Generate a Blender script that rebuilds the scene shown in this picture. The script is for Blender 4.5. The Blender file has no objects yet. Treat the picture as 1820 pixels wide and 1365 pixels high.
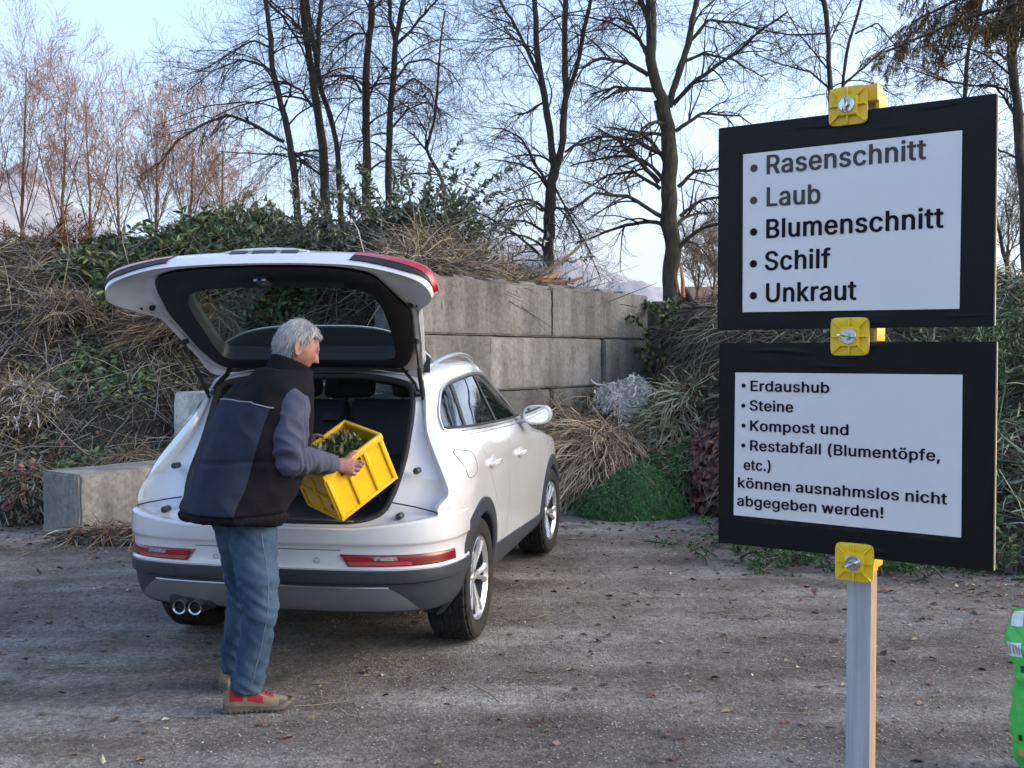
import bpy, bmesh, math, random
import numpy as np
from mathutils import Vector, Matrix, noise as mnoise
from mathutils.bvhtree import BVHTree

SC = bpy.context.scene
COL = SC.collection
R = math.radians

# ------------------------------------------------------------------ camera
CAM_H, FPX = 1.6, 1870.0
PITCH = math.atan(52.5 / FPX)
cam_d = bpy.data.cameras.new('camera')
cam = bpy.data.objects.new('camera', cam_d)
COL.objects.link(cam)
cam.location = (0, 0, CAM_H)
cam.rotation_euler = (math.pi / 2 - PITCH, 0, 0)
cam_d.sensor_width = 36
cam_d.lens = 36 * FPX / 1820
cam_d.clip_start = 0.05
cam_d.clip_end = 12000
SC.camera = cam

# ------------------------------------------------------------------ sky, sun, exposure
SUN_EL, SUN_AZ = R(21), R(92)          # azimuth clockwise from +Y (the view direction)
world = bpy.data.worlds.new('World')
SC.world = world
world.use_nodes = True
wn = world.node_tree
wn.nodes.clear()
wo = wn.nodes.new('ShaderNodeOutputWorld')
wb = wn.nodes.new('ShaderNodeBackground')
sky = wn.nodes.new('ShaderNodeTexSky')
sky.sky_type = 'NISHITA'
sky.sun_disc = False
sky.sun_elevation = SUN_EL
sky.sun_rotation = SUN_AZ
sky.air_density = 1.0
sky.dust_density = 3.6
sky.ozone_density = 2.4
sky.altitude = 500
wb.inputs['Strength'].default_value = 0.15
wn.links.new(sky.outputs[0], wb.inputs[0])
wn.links.new(wb.outputs[0], wo.inputs[0])
sun_d = bpy.data.lights.new('sun', 'SUN')
sun = bpy.data.objects.new('sun', sun_d)
COL.objects.link(sun)
sun_d.energy = 0.65
sun_d.angle = R(55)
sun_d.color = (1.0, 0.84, 0.66)
_sv = Vector((math.sin(SUN_AZ) * math.cos(SUN_EL), math.cos(SUN_AZ) * math.cos(SUN_EL), math.sin(SUN_EL)))
sun.rotation_euler = (-_sv).to_track_quat('-Z', 'Y').to_euler()
SC.view_settings.view_transform = 'Standard'
SC.view_settings.look = 'None'
SC.view_settings.exposure = 1.95
SC.view_settings.gamma = 1.0
SC.cycles.max_bounces = 8
SC.cycles.transparent_max_bounces = 24
SC.cycles.sample_clamp_indirect = 6

# ------------------------------------------------------------------ placing helpers
def ray(px, py):
    x = (px - 910) / FPX
    v = -(py - 682.5) / FPX
    return Vector((x, math.cos(PITCH) + v * math.sin(PITCH), -math.sin(PITCH) + v * math.cos(PITCH)))
def at(px, py, Y):
    d = ray(px, py)
    return Vector((0, 0, CAM_H)) + d * (Y / d.y)
def gnd(px, py, z=0.0):
    d = ray(px, py)
    return Vector((0, 0, CAM_H)) + d * ((z - CAM_H) / d.z)

# ------------------------------------------------------------------ object helpers
def tag(o, label=None, cat=None, group=None, kind=None):
    if label: o['label'] = label
    if cat: o['category'] = cat
    if group: o['group'] = group
    if kind: o['kind'] = kind
    return o
def empty(name, loc=(0, 0, 0), rot=(0, 0, 0)):
    o = bpy.data.objects.new(name, None)
    COL.objects.link(o)
    o.location = loc
    o.rotation_euler = rot
    o.empty_display_size = 0.2
    return o
def link_mesh(name, me, mats=None, parent=None, smooth=False, sharp=None):
    o = bpy.data.objects.new(name, me)
    COL.objects.link(o)
    if mats:
        for m in (mats if isinstance(mats, (list, tuple)) else [mats]):
            me.materials.append(m)
    if smooth:
        me.polygons.foreach_set('use_smooth', [True] * len(me.polygons))
        if sharp is not None:
            me.set_sharp_from_angle(angle=R(sharp))
    if parent: o.parent = parent
    return o
def np_mesh(name, V, F, mi=None):
    """V (n,3), F (m,k) arrays -> mesh, quickly"""
    V = np.asarray(V, dtype=np.float32)
    F = np.asarray(F, dtype=np.int32)
    me = bpy.data.meshes.new(name)
    m, k = F.shape
    me.vertices.add(len(V))
    me.vertices.foreach_set('co', V.ravel())
    me.loops.add(m * k)
    me.loops.foreach_set('vertex_index', F.ravel())
    me.polygons.add(m)
    me.polygons.foreach_set('loop_start', np.arange(0, m * k, k, dtype=np.int32))
    if mi is not None:
        me.polygons.foreach_set('material_index', np.asarray(mi, dtype=np.int32))
    me.update(calc_edges=True)
    return me
class MB:
    """collects shapes into ONE mesh"""
    def __init__(s):
        s.v, s.f, s.m = [], [], []
        s.cm = 0
    def add(s, vs, fs):
        b = len(s.v)
        s.v += [tuple(x) for x in vs]
        s.f += [tuple(b + i for i in f) for f in fs]
        s.m += [s.cm] * len(fs)
        return b
    def box(s, c, d, rot=None, bev=0.0):
        bm = bmesh.new()
        bmesh.ops.create_cube(bm, size=1)
        bmesh.ops.scale(bm, vec=d, verts=bm.verts)
        if bev:
            bmesh.ops.bevel(bm, geom=bm.edges[:], offset=bev, segments=2, affect='EDGES', profile=0.5)
        M = Matrix.Translation(c) @ (rot.to_4x4() if rot else Matrix())
        vs = [M @ v.co for v in bm.verts]
        bm.verts.index_update()
        s.add(vs, [[v.index for v in f.verts] for f in bm.faces])
        bm.free()
        return s
    def tube(s, pts, rad, n=8, caps=True, flat=None):
        """swept circle along pts; rad scalar / list / list of (a,b)"""
        pts = [Vector(p) for p in pts]
        k = len(pts)
        rs = rad if isinstance(rad, (list, tuple)) else [rad] * k
        up = None
        vs = []
        for i, p in enumerate(pts):
            t = (pts[min(i + 1, k - 1)] - pts[max(i - 1, 0)])
            if t.length < 1e-9: t = Vector((0, 0, 1))
            t.normalize()
            if up is None:
                up = flat.copy() if flat is not None else (Vector((0, 0, 1)) if abs(t.z) < .9 else Vector((1, 0, 0)))
            up = (up - t * up.dot(t))
            if up.length < 1e-6: up = t.orthogonal()
            up.normalize()
            sd = t.cross(up)
            r = rs[i]
            ra, rb = r if isinstance(r, (tuple, list)) else (r, r)
            for j in range(n):
                a = 2 * math.pi * j / n
                vs.append(p + sd * (math.cos(a) * ra) + up * (math.sin(a) * rb))
        fs = []
        for i in range(k - 1):
            for j in range(n):
                fs.append((i * n + j, i * n + (j + 1) % n, (i + 1) * n + (j + 1) % n, (i + 1) * n + j))
        if caps:
            fs.append(tuple(range(n))[::-1])
            fs.append(tuple((k - 1) * n + j for j in range(n)))
        s.add(vs, fs)
        return s
    def grid(s, rows, close_u=False, close_v=False, flip=False):
        """rows: list of equal-length point lists"""
        nr, nc = len(rows), len(rows[0])
        vs = [p for r in rows for p in r]
        fs = []
        for i in range(nr if close_v else nr - 1):
            for j in range(nc if close_u else nc - 1):
                a, b = i * nc + j, i * nc + (j + 1) % nc
                c, d = ((i + 1) % nr) * nc + (j + 1) % nc, ((i + 1) % nr) * nc + j
                fs.append((a, d, c, b) if flip else (a, b, c, d))
        s.add(vs, fs)
        return s
    def prism(s, poly, z0, z1, M=None):
        n = len(poly)
        vs = [Vector((x, y, z0)) for x, y in poly] + [Vector((x, y, z1)) for x, y in poly]
        if M: vs = [M @ v for v in vs]
        s.add(vs, [tuple(range(n))[::-1], tuple(range(n, 2 * n))] + [(i, (i + 1) % n, n + (i + 1) % n, n + i) for i in range(n)])
        return s
    def lathe(s, prof, n=48, M=None):
        """prof: (r, h) revolved about local Z"""
        rows = []
        for i in range(n):
            a = 2 * math.pi * i / n
            rows.append([Vector((r * math.cos(a), r * math.sin(a), h)) for r, h in prof])
        if M: rows = [[M @ p for p in r] for r in rows]
        return s.grid(rows, close_v=True)
    def build(s, name, mats, parent=None, smooth=True, sharp=35, fixn=True):
        me = bpy.data.meshes.new(name)
        me.from_pydata(s.v, [], s.f)
        me.polygons.foreach_set('material_index', s.m)
        if fixn:
            bm = bmesh.new(); bm.from_mesh(me)
            bmesh.ops.recalc_face_normals(bm, faces=bm.faces[:])
            bm.to_mesh(me); bm.free()
        me.update()
        return link_mesh(name, me, mats, parent, smooth, sharp)
def apply_mods(o):
    dg = bpy.context.evaluated_depsgraph_get()
    me = bpy.data.meshes.new_from_object(o.evaluated_get(dg))
    o.modifiers.clear()
    old = o.data
    o.data = me
    if old.users == 0: bpy.data.meshes.remove(old)
    return o
def boolean(o, cutter, op='DIFFERENCE', solver='EXACT'):
    m = o.modifiers.new('cut', 'BOOLEAN')
    m.object = cutter; m.operation = op; m.solver = solver
    return apply_mods(o)
def drop(o):
    me = o.data
    bpy.data.objects.remove(o)
    if me and me.users == 0: bpy.data.meshes.remove(me)
def smooth_poly(pts, n=8, closed=False):
    """Catmull-Rom through pts (2D/3D tuples)"""
    P = [Vector(p) for p in pts]
    k = len(P)
    out = []
    for i in range(k if closed else k - 1):
        g = (lambda j: P[j % k]) if closed else (lambda j: P[max(0, min(k - 1, j))])
        p0, p1, p2, p3 = g(i - 1), g(i), g(i + 1), g(i + 2)
        for j in range(n):
            t = j / n
            out.append(0.5 * ((2 * p1) + (p2 - p0) * t + (2 * p0 - 5 * p1 + 4 * p2 - p3) * t * t + (3 * p1 - p0 - 3 * p2 + p3) * t ** 3))
    if not closed: out.append(P[-1])
    return out
def interp(x, xs, ys):
    return float(np.interp(x, xs, ys))
def pchip(xs, ys):
    xs = np.asarray(xs, float); ys = np.asarray(ys, float)
    h = np.diff(xs); d = np.diff(ys) / h
    m = np.zeros(len(xs))
    if len(xs) > 2:
        for i in range(1, len(xs) - 1):
            if d[i - 1] * d[i] > 0:
                w1, w2 = 2 * h[i] + h[i - 1], h[i] + 2 * h[i - 1]
                m[i] = (w1 + w2) / (w1 / d[i - 1] + w2 / d[i])
    m[0], m[-1] = d[0], d[-1]
    def f(x):
        x = min(max(x, xs[0]), xs[-1])
        i = min(max(int(np.searchsorted(xs, x) - 1), 0), len(xs) - 2)
        t = (x - xs[i]) / h[i]
        return ((2 * t**3 - 3 * t**2 + 1) * ys[i] + (t**3 - 2 * t**2 + t) * h[i] * m[i]
                + (-2 * t**3 + 3 * t**2) * ys[i + 1] + (t**3 - t**2) * h[i] * m[i + 1])
    return f

# ------------------------------------------------------------------ materials
def lin(c):
    c = c / 255.0
    return c / 12.92 if c <= 0.04045 else ((c + 0.055) / 1.055) ** 2.4
def rgb(r, g, b): return (lin(r), lin(g), lin(b), 1)
def mat(name, col, rough=0.6, metal=0.0, spec=0.5, coat=0.0, col2=None, nscale=8.0, ndetail=4.0, bump=0.0, bscale=40.0,
        lo=0.35, hi=0.65, island=None, trans=0.0, stretch=None, col3=None, bdist=0.01):
    """principled with an object-space noise blend of col/col2, optional random-per-island colours and bump"""
    m = bpy.data.materials.new(name)
    m.use_nodes = True
    nt = m.node_tree
    b = nt.nodes['Principled BSDF']
    col = tuple(col) + ((1,) if len(col) == 3 else ())
    b.inputs['Base Color'].default_value = col
    b.inputs['Roughness'].default_value = rough
    b.inputs['Metallic'].default_value = metal
    b.inputs['Specular IOR Level'].default_value = spec
    b.inputs['Coat Weight'].default_value = coat
    b.inputs['Coat Roughness'].default_value = 0.03
    if trans: b.inputs['Transmission Weight'].default_value = trans
    tc = nt.nodes.new('ShaderNodeTexCoord')
    vec = tc.outputs['Object']
    if stretch:
        mp = nt.nodes.new('ShaderNodeMapping')
        mp.inputs['Scale'].default_value = stretch
        nt.links.new(vec, mp.inputs[0]); vec = mp.outputs[0]
    src = None
    if col2 is not None:
        col2 = tuple(col2) + ((1,) if len(col2) == 3 else ())
        n = nt.nodes.new('ShaderNodeTexNoise')
        n.inputs['Scale'].default_value = nscale
        n.inputs['Detail'].default_value = ndetail
        n.inputs['Roughness'].default_value = 0.65
        nt.links.new(vec, n.inputs['Vector'])
        r = nt.nodes.new('ShaderNodeValToRGB')
        r.color_ramp.elements[0].position = lo; r.color_ramp.elements[0].color = col
        r.color_ramp.elements[1].position = hi; r.color_ramp.elements[1].color = col2
        if col3 is not None:
            e = r.color_ramp.elements.new((lo + hi) / 2); e.color = tuple(col3) + ((1,) if len(col3) == 3 else ())
        nt.links.new(n.outputs['Fac'], r.inputs[0])
        src = r.outputs[0]
    if island:
        g = nt.nodes.new('ShaderNodeNewGeometry')
        r = nt.nodes.new('ShaderNodeValToRGB')
        k = len(island)
        r.color_ramp.elements[0].position = 0; r.color_ramp.elements[0].color = tuple(island[0])[:3] + (1,)
        r.color_ramp.elements[1].position = 1; r.color_ramp.elements[1].color = tuple(island[-1])[:3] + (1,)
        for i in range(1, k - 1):
            e = r.color_ramp.elements.new(i / (k - 1)); e.color = tuple(island[i])[:3] + (1,)
        nt.links.new(g.outputs['Random Per Island'], r.inputs[0])
        if src is None: src = r.outputs[0]
        else:
            mx = nt.nodes.new('ShaderNodeMix'); mx.data_type = 'RGBA'; mx.blend_type = 'MULTIPLY'
            mx.inputs[0].default_value = 1
            nt.links.new(src, mx.inputs[6]); nt.links.new(r.outputs[0], mx.inputs[7]); src = mx.outputs[2]
    if src is not None: nt.links.new(src, b.inputs['Base Color'])
    if bump:
        n2 = nt.nodes.new('ShaderNodeTexNoise')
        n2.inputs['Scale'].default_value = bscale; n2.inputs['Detail'].default_value = 5
        nt.links.new(vec, n2.inputs['Vector'])
        bp = nt.nodes.new('ShaderNodeBump')
        bp.inputs['Strength'].default_value = bump; bp.inputs['Distance'].default_value = bdist
        nt.links.new(n2.outputs['Fac'], bp.inputs['Height'])
        nt.links.new(bp.outputs[0], b.inputs['Normal'])
    return m
def glass_mat(name, tint=(0.9, 0.95, 0.93), refl=0.5, rough=0.02, graze=0.9):
    """thin window glass: mirror reflection by fresnel over tinted see-through"""
    m = bpy.data.materials.new(name); m.use_nodes = True
    nt = m.node_tree; nt.nodes.clear()
    o = nt.nodes.new('ShaderNodeOutputMaterial')
    t = nt.nodes.new('ShaderNodeBsdfTransparent'); t.inputs[0].default_value = tuple(tint) + (1,)
    g = nt.nodes.new('ShaderNodeBsdfGlossy'); g.inputs['Roughness'].default_value = rough
    g.inputs['Color'].default_value = (1, 1, 1, 1)
    lw = nt.nodes.new('ShaderNodeLayerWeight'); lw.inputs[0].default_value = 0.5
    pw = nt.nodes.new('ShaderNodeMath'); pw.operation = 'POWER'; pw.inputs[1].default_value = 4.0
    ml = nt.nodes.new('ShaderNodeMath'); ml.operation = 'MULTIPLY_ADD'; ml.inputs[1].default_value = graze; ml.inputs[2].default_value = refl
    ml.use_clamp = True
    nt.links.new(lw.outputs['Facing'], pw.inputs[0]); nt.links.new(pw.outputs[0], ml.inputs[0])
    mx = nt.nodes.new('ShaderNodeMixShader')
    nt.links.new(ml.outputs[0], mx.inputs[0]); nt.links.new(t.outputs[0], mx.inputs[1]); nt.links.new(g.outputs[0], mx.inputs[2])
    nt.links.new(mx.outputs[0], o.inputs[0])
    return m

# ================================================================== scatter helpers
RNG = np.random.default_rng(11)
def unit(v): return v / np.maximum(np.linalg.norm(v, axis=-1, keepdims=True), 1e-9)
def batch_tubes(P, Rr, sides=3):
    """P (n,k,3), Rr (n,k) -> V,F of n tapered tubes"""
    n, k, _ = P.shape
    T = np.empty_like(P)
    T[:, 1:-1] = P[:, 2:] - P[:, :-2]; T[:, 0] = P[:, 1] - P[:, 0]; T[:, -1] = P[:, -1] - P[:, -2]
    T = unit(T)
    ref = np.where(np.abs(T[..., 2:3]) < 0.9, np.array([0, 0, 1.0]), np.array([1.0, 0, 0]))
    S = unit(np.cross(T, ref)); U = np.cross(S, T)
    a = 2 * np.pi * np.arange(sides) / sides
    V = P[:, :, None] + Rr[:, :, None, None] * (np.cos(a)[:, None] * S[:, :, None] + np.sin(a)[:, None] * U[:, :, None])
    idx = np.arange(n * k * sides).reshape(n, k, sides)
    A = idx[:, :-1]; B = np.roll(idx, -1, 2)[:, :-1]; C = np.roll(idx, -1, 2)[:, 1:]; D = idx[:, 1:]
    F = np.stack([A, B, C, D], -1).reshape(-1, 4)
    return V.reshape(-1, 3), F
def cat_mesh(name, parts):
    """parts: list of (V,F,matindex)"""
    Vs, Fs, Ms, b = [], [], [], 0
    for V, F, m in parts:
        if len(V) == 0: continue
        Vs.append(V); Fs.append(F + b); Ms.append(np.full(len(F), m)); b += len(V)
    return np_mesh(name, np.concatenate(Vs), np.concatenate(Fs), np.concatenate(Ms))
def ribbons(P0, D, L, W, droop=0.3, k=4, curl=0.25, taper=True, rng=RNG):
    """flat blades from P0 along D, length L, width W, bending down"""
    n = len(P0)
    D = unit(D)
    P = np.empty((n, k, 3)); P[:, 0] = P0
    d = D.copy()
    st = (L / (k - 1))[:, None]
    for i in range(1, k):
        d = unit(d + np.array([0, 0, -1.0]) * droop / (k - 1) + rng.normal(0, curl / (k - 1), (n, 3)))
        P[:, i] = P[:, i - 1] + d * st
    S = unit(np.cross(D, rng.normal(size=(n, 3))))
    w = np.ones(k) if not taper else np.concatenate([[.7], np.ones(k - 2), [.15]])
    off = S[:, None] * (W[:, None, None] * w[None, :, None] * .5)
    V = np.stack([P - off, P + off], 2)                   # n,k,2,3
    idx = np.arange(n * k * 2).reshape(n, k, 2)
    F = np.stack([idx[:, :-1, 0], idx[:, :-1, 1], idx[:, 1:, 1], idx[:, 1:, 0]], -1).reshape(-1, 4)
    return V.reshape(-1, 3), F
def leaves(P0, D, N, L, W, rng=RNG):
    """pointed leaves folded along the midrib: 2 quads each sharing the rib"""
    n = len(P0)
    D = unit(D); S = unit(np.cross(D, N)); U = np.cross(S, D)
    L = L[:, None]; W = W[:, None]
    cup = (rng.uniform(.1, .35, (n, 1))) * W
    tip = P0 + D * L + U * rng.normal(0, .12, (n, 1)) * L
    m1 = P0 + D * L * .38
    a = m1 + S * W * .5 + U * cup; b = m1 - S * W * .5 + U * cup
    mid = P0 + D * L * .62
    a2 = mid + S * W * .42 + U * cup; b2 = mid - S * W * .42 + U * cup
    V = np.stack([P0, a, a2, tip, b2, b], 1).reshape(-1, 3)
    i = np.arange(n)[:, None] * 6
    F = np.concatenate([i + np.array([0, 1, 2, 3]), i + np.array([0, 3, 4, 5])], 0)
    return V, F

# ================================================================== ground
def axis(fine0, fine1, step, far):
    a = list(np.arange(fine0, fine1 + 1e-6, step))
    g, x, y = step, fine0, fine1
    while y < far:
        g *= 1.35; y += g; a.append(y)
    while x > -far:
        g2 = max(step, (fine0 - x + step) * .35); x -= g2; a.insert(0, x)
    return np.array(a)
gx, gy = axis(-6, 5, .05, 4000), axis(2.2, 12, .05, 4000)
GX, GY = np.meshgrid(gx, gy)
def vnoise(X, Y, s, seed=0):
    """cheap smooth value noise"""
    r = np.random.default_rng(seed)
    G = r.uniform(-1, 1, (128, 128))
    x, y = X / s + 37.3, Y / s + 11.7
    xi, yi = np.floor(x).astype(int), np.floor(y).astype(int)
    fx, fy = x - xi, y - yi
    fx = fx * fx * (3 - 2 * fx); fy = fy * fy * (3 - 2 * fy)
    g = lambda a, b: G[a % 128, b % 128]
    return (g(xi, yi) * (1 - fx) + g(xi + 1, yi) * fx) * (1 - fy) + (g(xi, yi + 1) * (1 - fx) + g(xi + 1, yi + 1) * fx) * fy
def ground_z(X, Y):
    near = np.clip(1 - (np.hypot(X, Y - 6) - 8) / 6, 0, 1)
    return near * (vnoise(X, Y, 1.1, 1) * .012 + vnoise(X, Y, .33, 2) * .006 + vnoise(X, Y, .11, 3) * .003) - .012
GZ = ground_z(GX, GY)
nx_, ny_ = len(gx), len(gy)
idx = np.arange(nx_ * ny_).reshape(ny_, nx_)
F = np.stack([idx[:-1, :-1], idx[:-1, 1:], idx[1:, 1:], idx[1:, :-1]], -1).reshape(-1, 4)
def ground_mat():
    m = bpy.data.materials.new('packed grit and dirt'); m.use_nodes = True
    nt = m.node_tree; b = nt.nodes['Principled BSDF']
    N = nt.nodes.new; Lk = nt.links.new
    tc = N('ShaderNodeTexCoord')
    def noise(scale, det=6, rough=.6, vec=None):
        n = N('ShaderNodeTexNoise'); n.inputs['Scale'].default_value = scale; n.inputs['Detail'].default_value = det
        n.inputs['Roughness'].default_value = rough
        Lk(vec or tc.outputs['Object'], n.inputs['Vector']); return n.outputs['Fac']
    def ramp(f, *st):
        r = N('ShaderNodeValToRGB')
        for i, (p, c) in enumerate(st):
            e = r.color_ramp.elements[i] if i < 2 else r.color_ramp.elements.new(p)
            e.position = p; e.color = tuple(c) + (1,)
        Lk(f, r.inputs[0]); return r.outputs[0]
    def mix(f, a, c, t='MIX'):
        x = N('ShaderNodeMix'); x.data_type = 'RGBA'; x.blend_type = t
        if isinstance(f, float): x.inputs[0].default_value = f
        else: Lk(f, x.inputs[0])
        Lk(a, x.inputs[6]); Lk(c, x.inputs[7]); return x.outputs[2]
    mp = N('ShaderNodeMapping'); mp.inputs['Rotation'].default_value = (0, 0, R(-28)); mp.inputs['Scale'].default_value = (.35, 1.6, 1)
    Lk(tc.outputs['Object'], mp.inputs[0])
    big = ramp(noise(.9, 5, .6, mp.outputs[0]), (.34, (.108, .092, .080)), (.66, (.32, .302, .280)), (.5, (.180, .160, .142)))
    grit = ramp(noise(38, 8, .75), (.36, (.30, .29, .28)), (.70, (1.55, 1.53, 1.50)))
    c = mix(.8, big, grit, 'MULTIPLY')
    v = N('ShaderNodeTexVoronoi'); v.inputs['Scale'].default_value = 75; Lk(tc.outputs['Object'], v.inputs['Vector'])
    sep = N('ShaderNodeSeparateColor'); Lk(v.outputs['Color'], sep.inputs[0])
    th = N('ShaderNodeMath'); th.operation = 'GREATER_THAN'; th.inputs[1].default_value = .88; Lk(sep.outputs[0], th.inputs[0])
    near = N('ShaderNodeMath'); near.operation = 'LESS_THAN'; near.inputs[1].default_value = .42; Lk(v.outputs['Distance'], near.inputs[0])
    mul = N('ShaderNodeMath'); mul.operation = 'MULTIPLY'; Lk(th.outputs[0], mul.inputs[0]); Lk(near.outputs[0], mul.inputs[1])
    stone = ramp(sep.outputs[1], (0, (.10, .10, .10)), (1, (.42, .40, .38)))
    c = mix(mul.outputs[0], c, stone)
    wet = ramp(noise(1.7, 6, .7), (.42, (1.08, 1.08, 1.08)), (.64, (.60, .56, .52)))
    c = mix(.9, c, wet, 'MULTIPLY')
    Lk(c, b.inputs['Base Color']); b.inputs['Roughness'].default_value = .9
    b.inputs['Specular IOR Level'].default_value = .3
    h = N('ShaderNodeMath'); h.operation = 'ADD'; Lk(noise(16, 8, .75), h.inputs[0])
    vm = N('ShaderNodeMath'); vm.operation = 'MULTIPLY'; vm.inputs[1].default_value = -.35; Lk(v.outputs['Distance'], vm.inputs[0]); Lk(vm.outputs[0], h.inputs[1])
    bp = N('ShaderNodeBump'); bp.inputs['Strength'].default_value = .75; bp.inputs['Distance'].default_value = .025
    Lk(h.outputs[0], bp.inputs['Height']); Lk(bp.outputs[0], b.inputs['Normal'])
    return m
ground = link_mesh('ground', np_mesh('ground', np.stack([GX, GY, GZ], -1).reshape(-1, 3), F), ground_mat(), smooth=True)
tag(ground, kind='structure')

# ================================================================== far mountains
def mountain(name, ridge, Yr, depth, seed, col, col2):
    """ridge: pixel skyline; the slope falls from it towards the viewer"""
    xs = [p[0] for p in ridge]
    px = np.linspace(xs[0], xs[-1], 160)
    zr = np.interp(px, xs, [at(x, y, Yr).z for x, y in ridge])
    X = (px - 910) / FPX * Yr
    rows = []
    for j in range(40):
        t = j / 39
        Y = Yr - depth * (1 - t)
        sp = (1 - (1 - t) ** 1.0)
        gul = vnoise(X * 1.0 + t * 120, np.full_like(X, t * 600.0), 130, seed) * 60 + vnoise(X, np.full_like(X, t * depth), 55, seed + 1) * 26 + vnoise(X, np.full_like(X, t * depth), 24, seed + 2) * 10
        Z = zr * sp + gul * 4 * t * (1 - t) + vnoise(X, np.full_like(X, 7.0), 18, seed + 3) * 5 * t
        rows.append(np.stack([X, np.full_like(X, Y), Z - 2], -1))
    for j in range(1, 6):
        rows.append(np.stack([X, np.full_like(X, Yr + 60 * j), zr * (1 - .2 * j)], -1))
    V = np.concatenate(rows); n, k = len(rows), len(px)
    ix = np.arange(n * k).reshape(n, k)
    Fm = np.stack([ix[:-1, :-1], ix[:-1, 1:], ix[1:, 1:], ix[1:, :-1]], -1).reshape(-1, 4)
    m = mat(name + ' haze-tinted rock and forest', col, rough=1, col2=col2, nscale=.012, ndetail=9, lo=.42, hi=.6)  # the lilac of distant haze is put into these slope colours
    o = link_mesh(name, np_mesh(name, V, Fm), m, smooth=True)
    tag(o, kind='structure')
mountain('mountain', [(-400, 420), (-180, 360), (-60, 335), (0, 318), (30, 288), (52, 282), (75, 300), (110, 345), (160, 380), (230, 420), (330, 470), (480, 540)], 2600, 900, 4, (.13, .14, .17), (.30, .285, .29))
mountain('mountain', [(560, 430), (680, 420), (800, 425), (900, 428), (935, 432), (985, 442), (1040, 462), (1100, 488), (1150, 506), (1250, 530), (1400, 560), (1500, 600)], 3000, 1000, 9, (.19, .185, .21), (.36, .335, .34))

# ================================================================== concrete block walls
def concrete(name, k, seed, moss=0.0):
    m = bpy.data.materials.new(name); m.use_nodes = True
    nt = m.node_tree; b = nt.nodes['Principled BSDF']; N = nt.nodes.new; Lk = nt.links.new
    tc = N('ShaderNodeTexCoord')
    mp = N('ShaderNodeMapping'); mp.inputs['Location'].default_value = (seed * 3.1, seed * 1.7, 0); Lk(tc.outputs['Object'], mp.inputs[0])
    def noise(sc, det, vec): 
        n = N('ShaderNodeTexNoise'); n.inputs['Scale'].default_value = sc; n.inputs['Detail'].default_value = det; n.inputs['Roughness'].default_value = .65
        Lk(vec, n.inputs['Vector']); return n.outputs['Fac']
    def ramp(f, a, c, lo, hi):
        r = N('ShaderNodeValToRGB'); r.color_ramp.elements[0].position = lo; r.color_ramp.elements[0].color = tuple(a) + (1,)
        r.color_ramp.elements[1].position = hi; r.color_ramp.elements[1].color = tuple(c) + (1,); Lk(f, r.inputs[0]); return r.outputs[0]
    def mul(a, c):
        x = N('ShaderNodeMix'); x.data_type = 'RGBA'; x.blend_type = 'MULTIPLY'; x.inputs[0].default_value = 1; Lk(a, x.inputs[6]); Lk(c, x.inputs[7]); return x.outputs[2]
    st = N('ShaderNodeMapping'); st.inputs['Scale'].default_value = (3.2, 3.2, .35); Lk(mp.outputs[0], st.inputs[0])
    base = ramp(noise(1.6, 6, mp.outputs[0]), [k * .24, k * .235, k * .215], [k * .40, k * .385, k * .35], .35, .68)
    streak = ramp(noise(1.0, 7, st.outputs[0]), (.58, .57, .55), (1, 1, 1), .36, .60)
    spots = ramp(noise(22, 6, mp.outputs[0]), (.74, .73, .70), (1.06, 1.06, 1.06), .36, .56)
    c = mul(mul(base, streak), spots)
    if moss:
        x = N('ShaderNodeMix'); x.data_type = 'RGBA'; Lk(ramp(noise(3, 7, mp.outputs[0]), (0, 0, 0), (moss, moss, moss), .38, .62), x.inputs[0])
        Lk(c, x.inputs[6]); x.inputs[7].default_value = (.045, .052, .022, 1); c = x.outputs[2]
    Lk(c, b.inputs['Base Color']); b.inputs['Roughness'].default_value = .92
    bp = N('ShaderNodeBump'); bp.inputs['Strength'].default_value = .5; bp.inputs['Distance'].default_value = .012
    Lk(noise(30, 9, mp.outputs[0]), bp.inputs['Height']); Lk(bp.outputs[0], b.inputs['Normal'])
    return m
CON = [concrete('weathered concrete', .58, 1), concrete('weathered concrete', .47, 2), concrete('weathered concrete', .76, 3), concrete('mossy concrete', .42, 4, .9), concrete('pale concrete', 1.7, 5)]
WD = Vector((.576, .817, 0)).normalized()
WN = Vector((-WD.y, WD.x, 0))              # towards the back of the wall
W0 = Vector((-.92, 10.35, 0))
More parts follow.
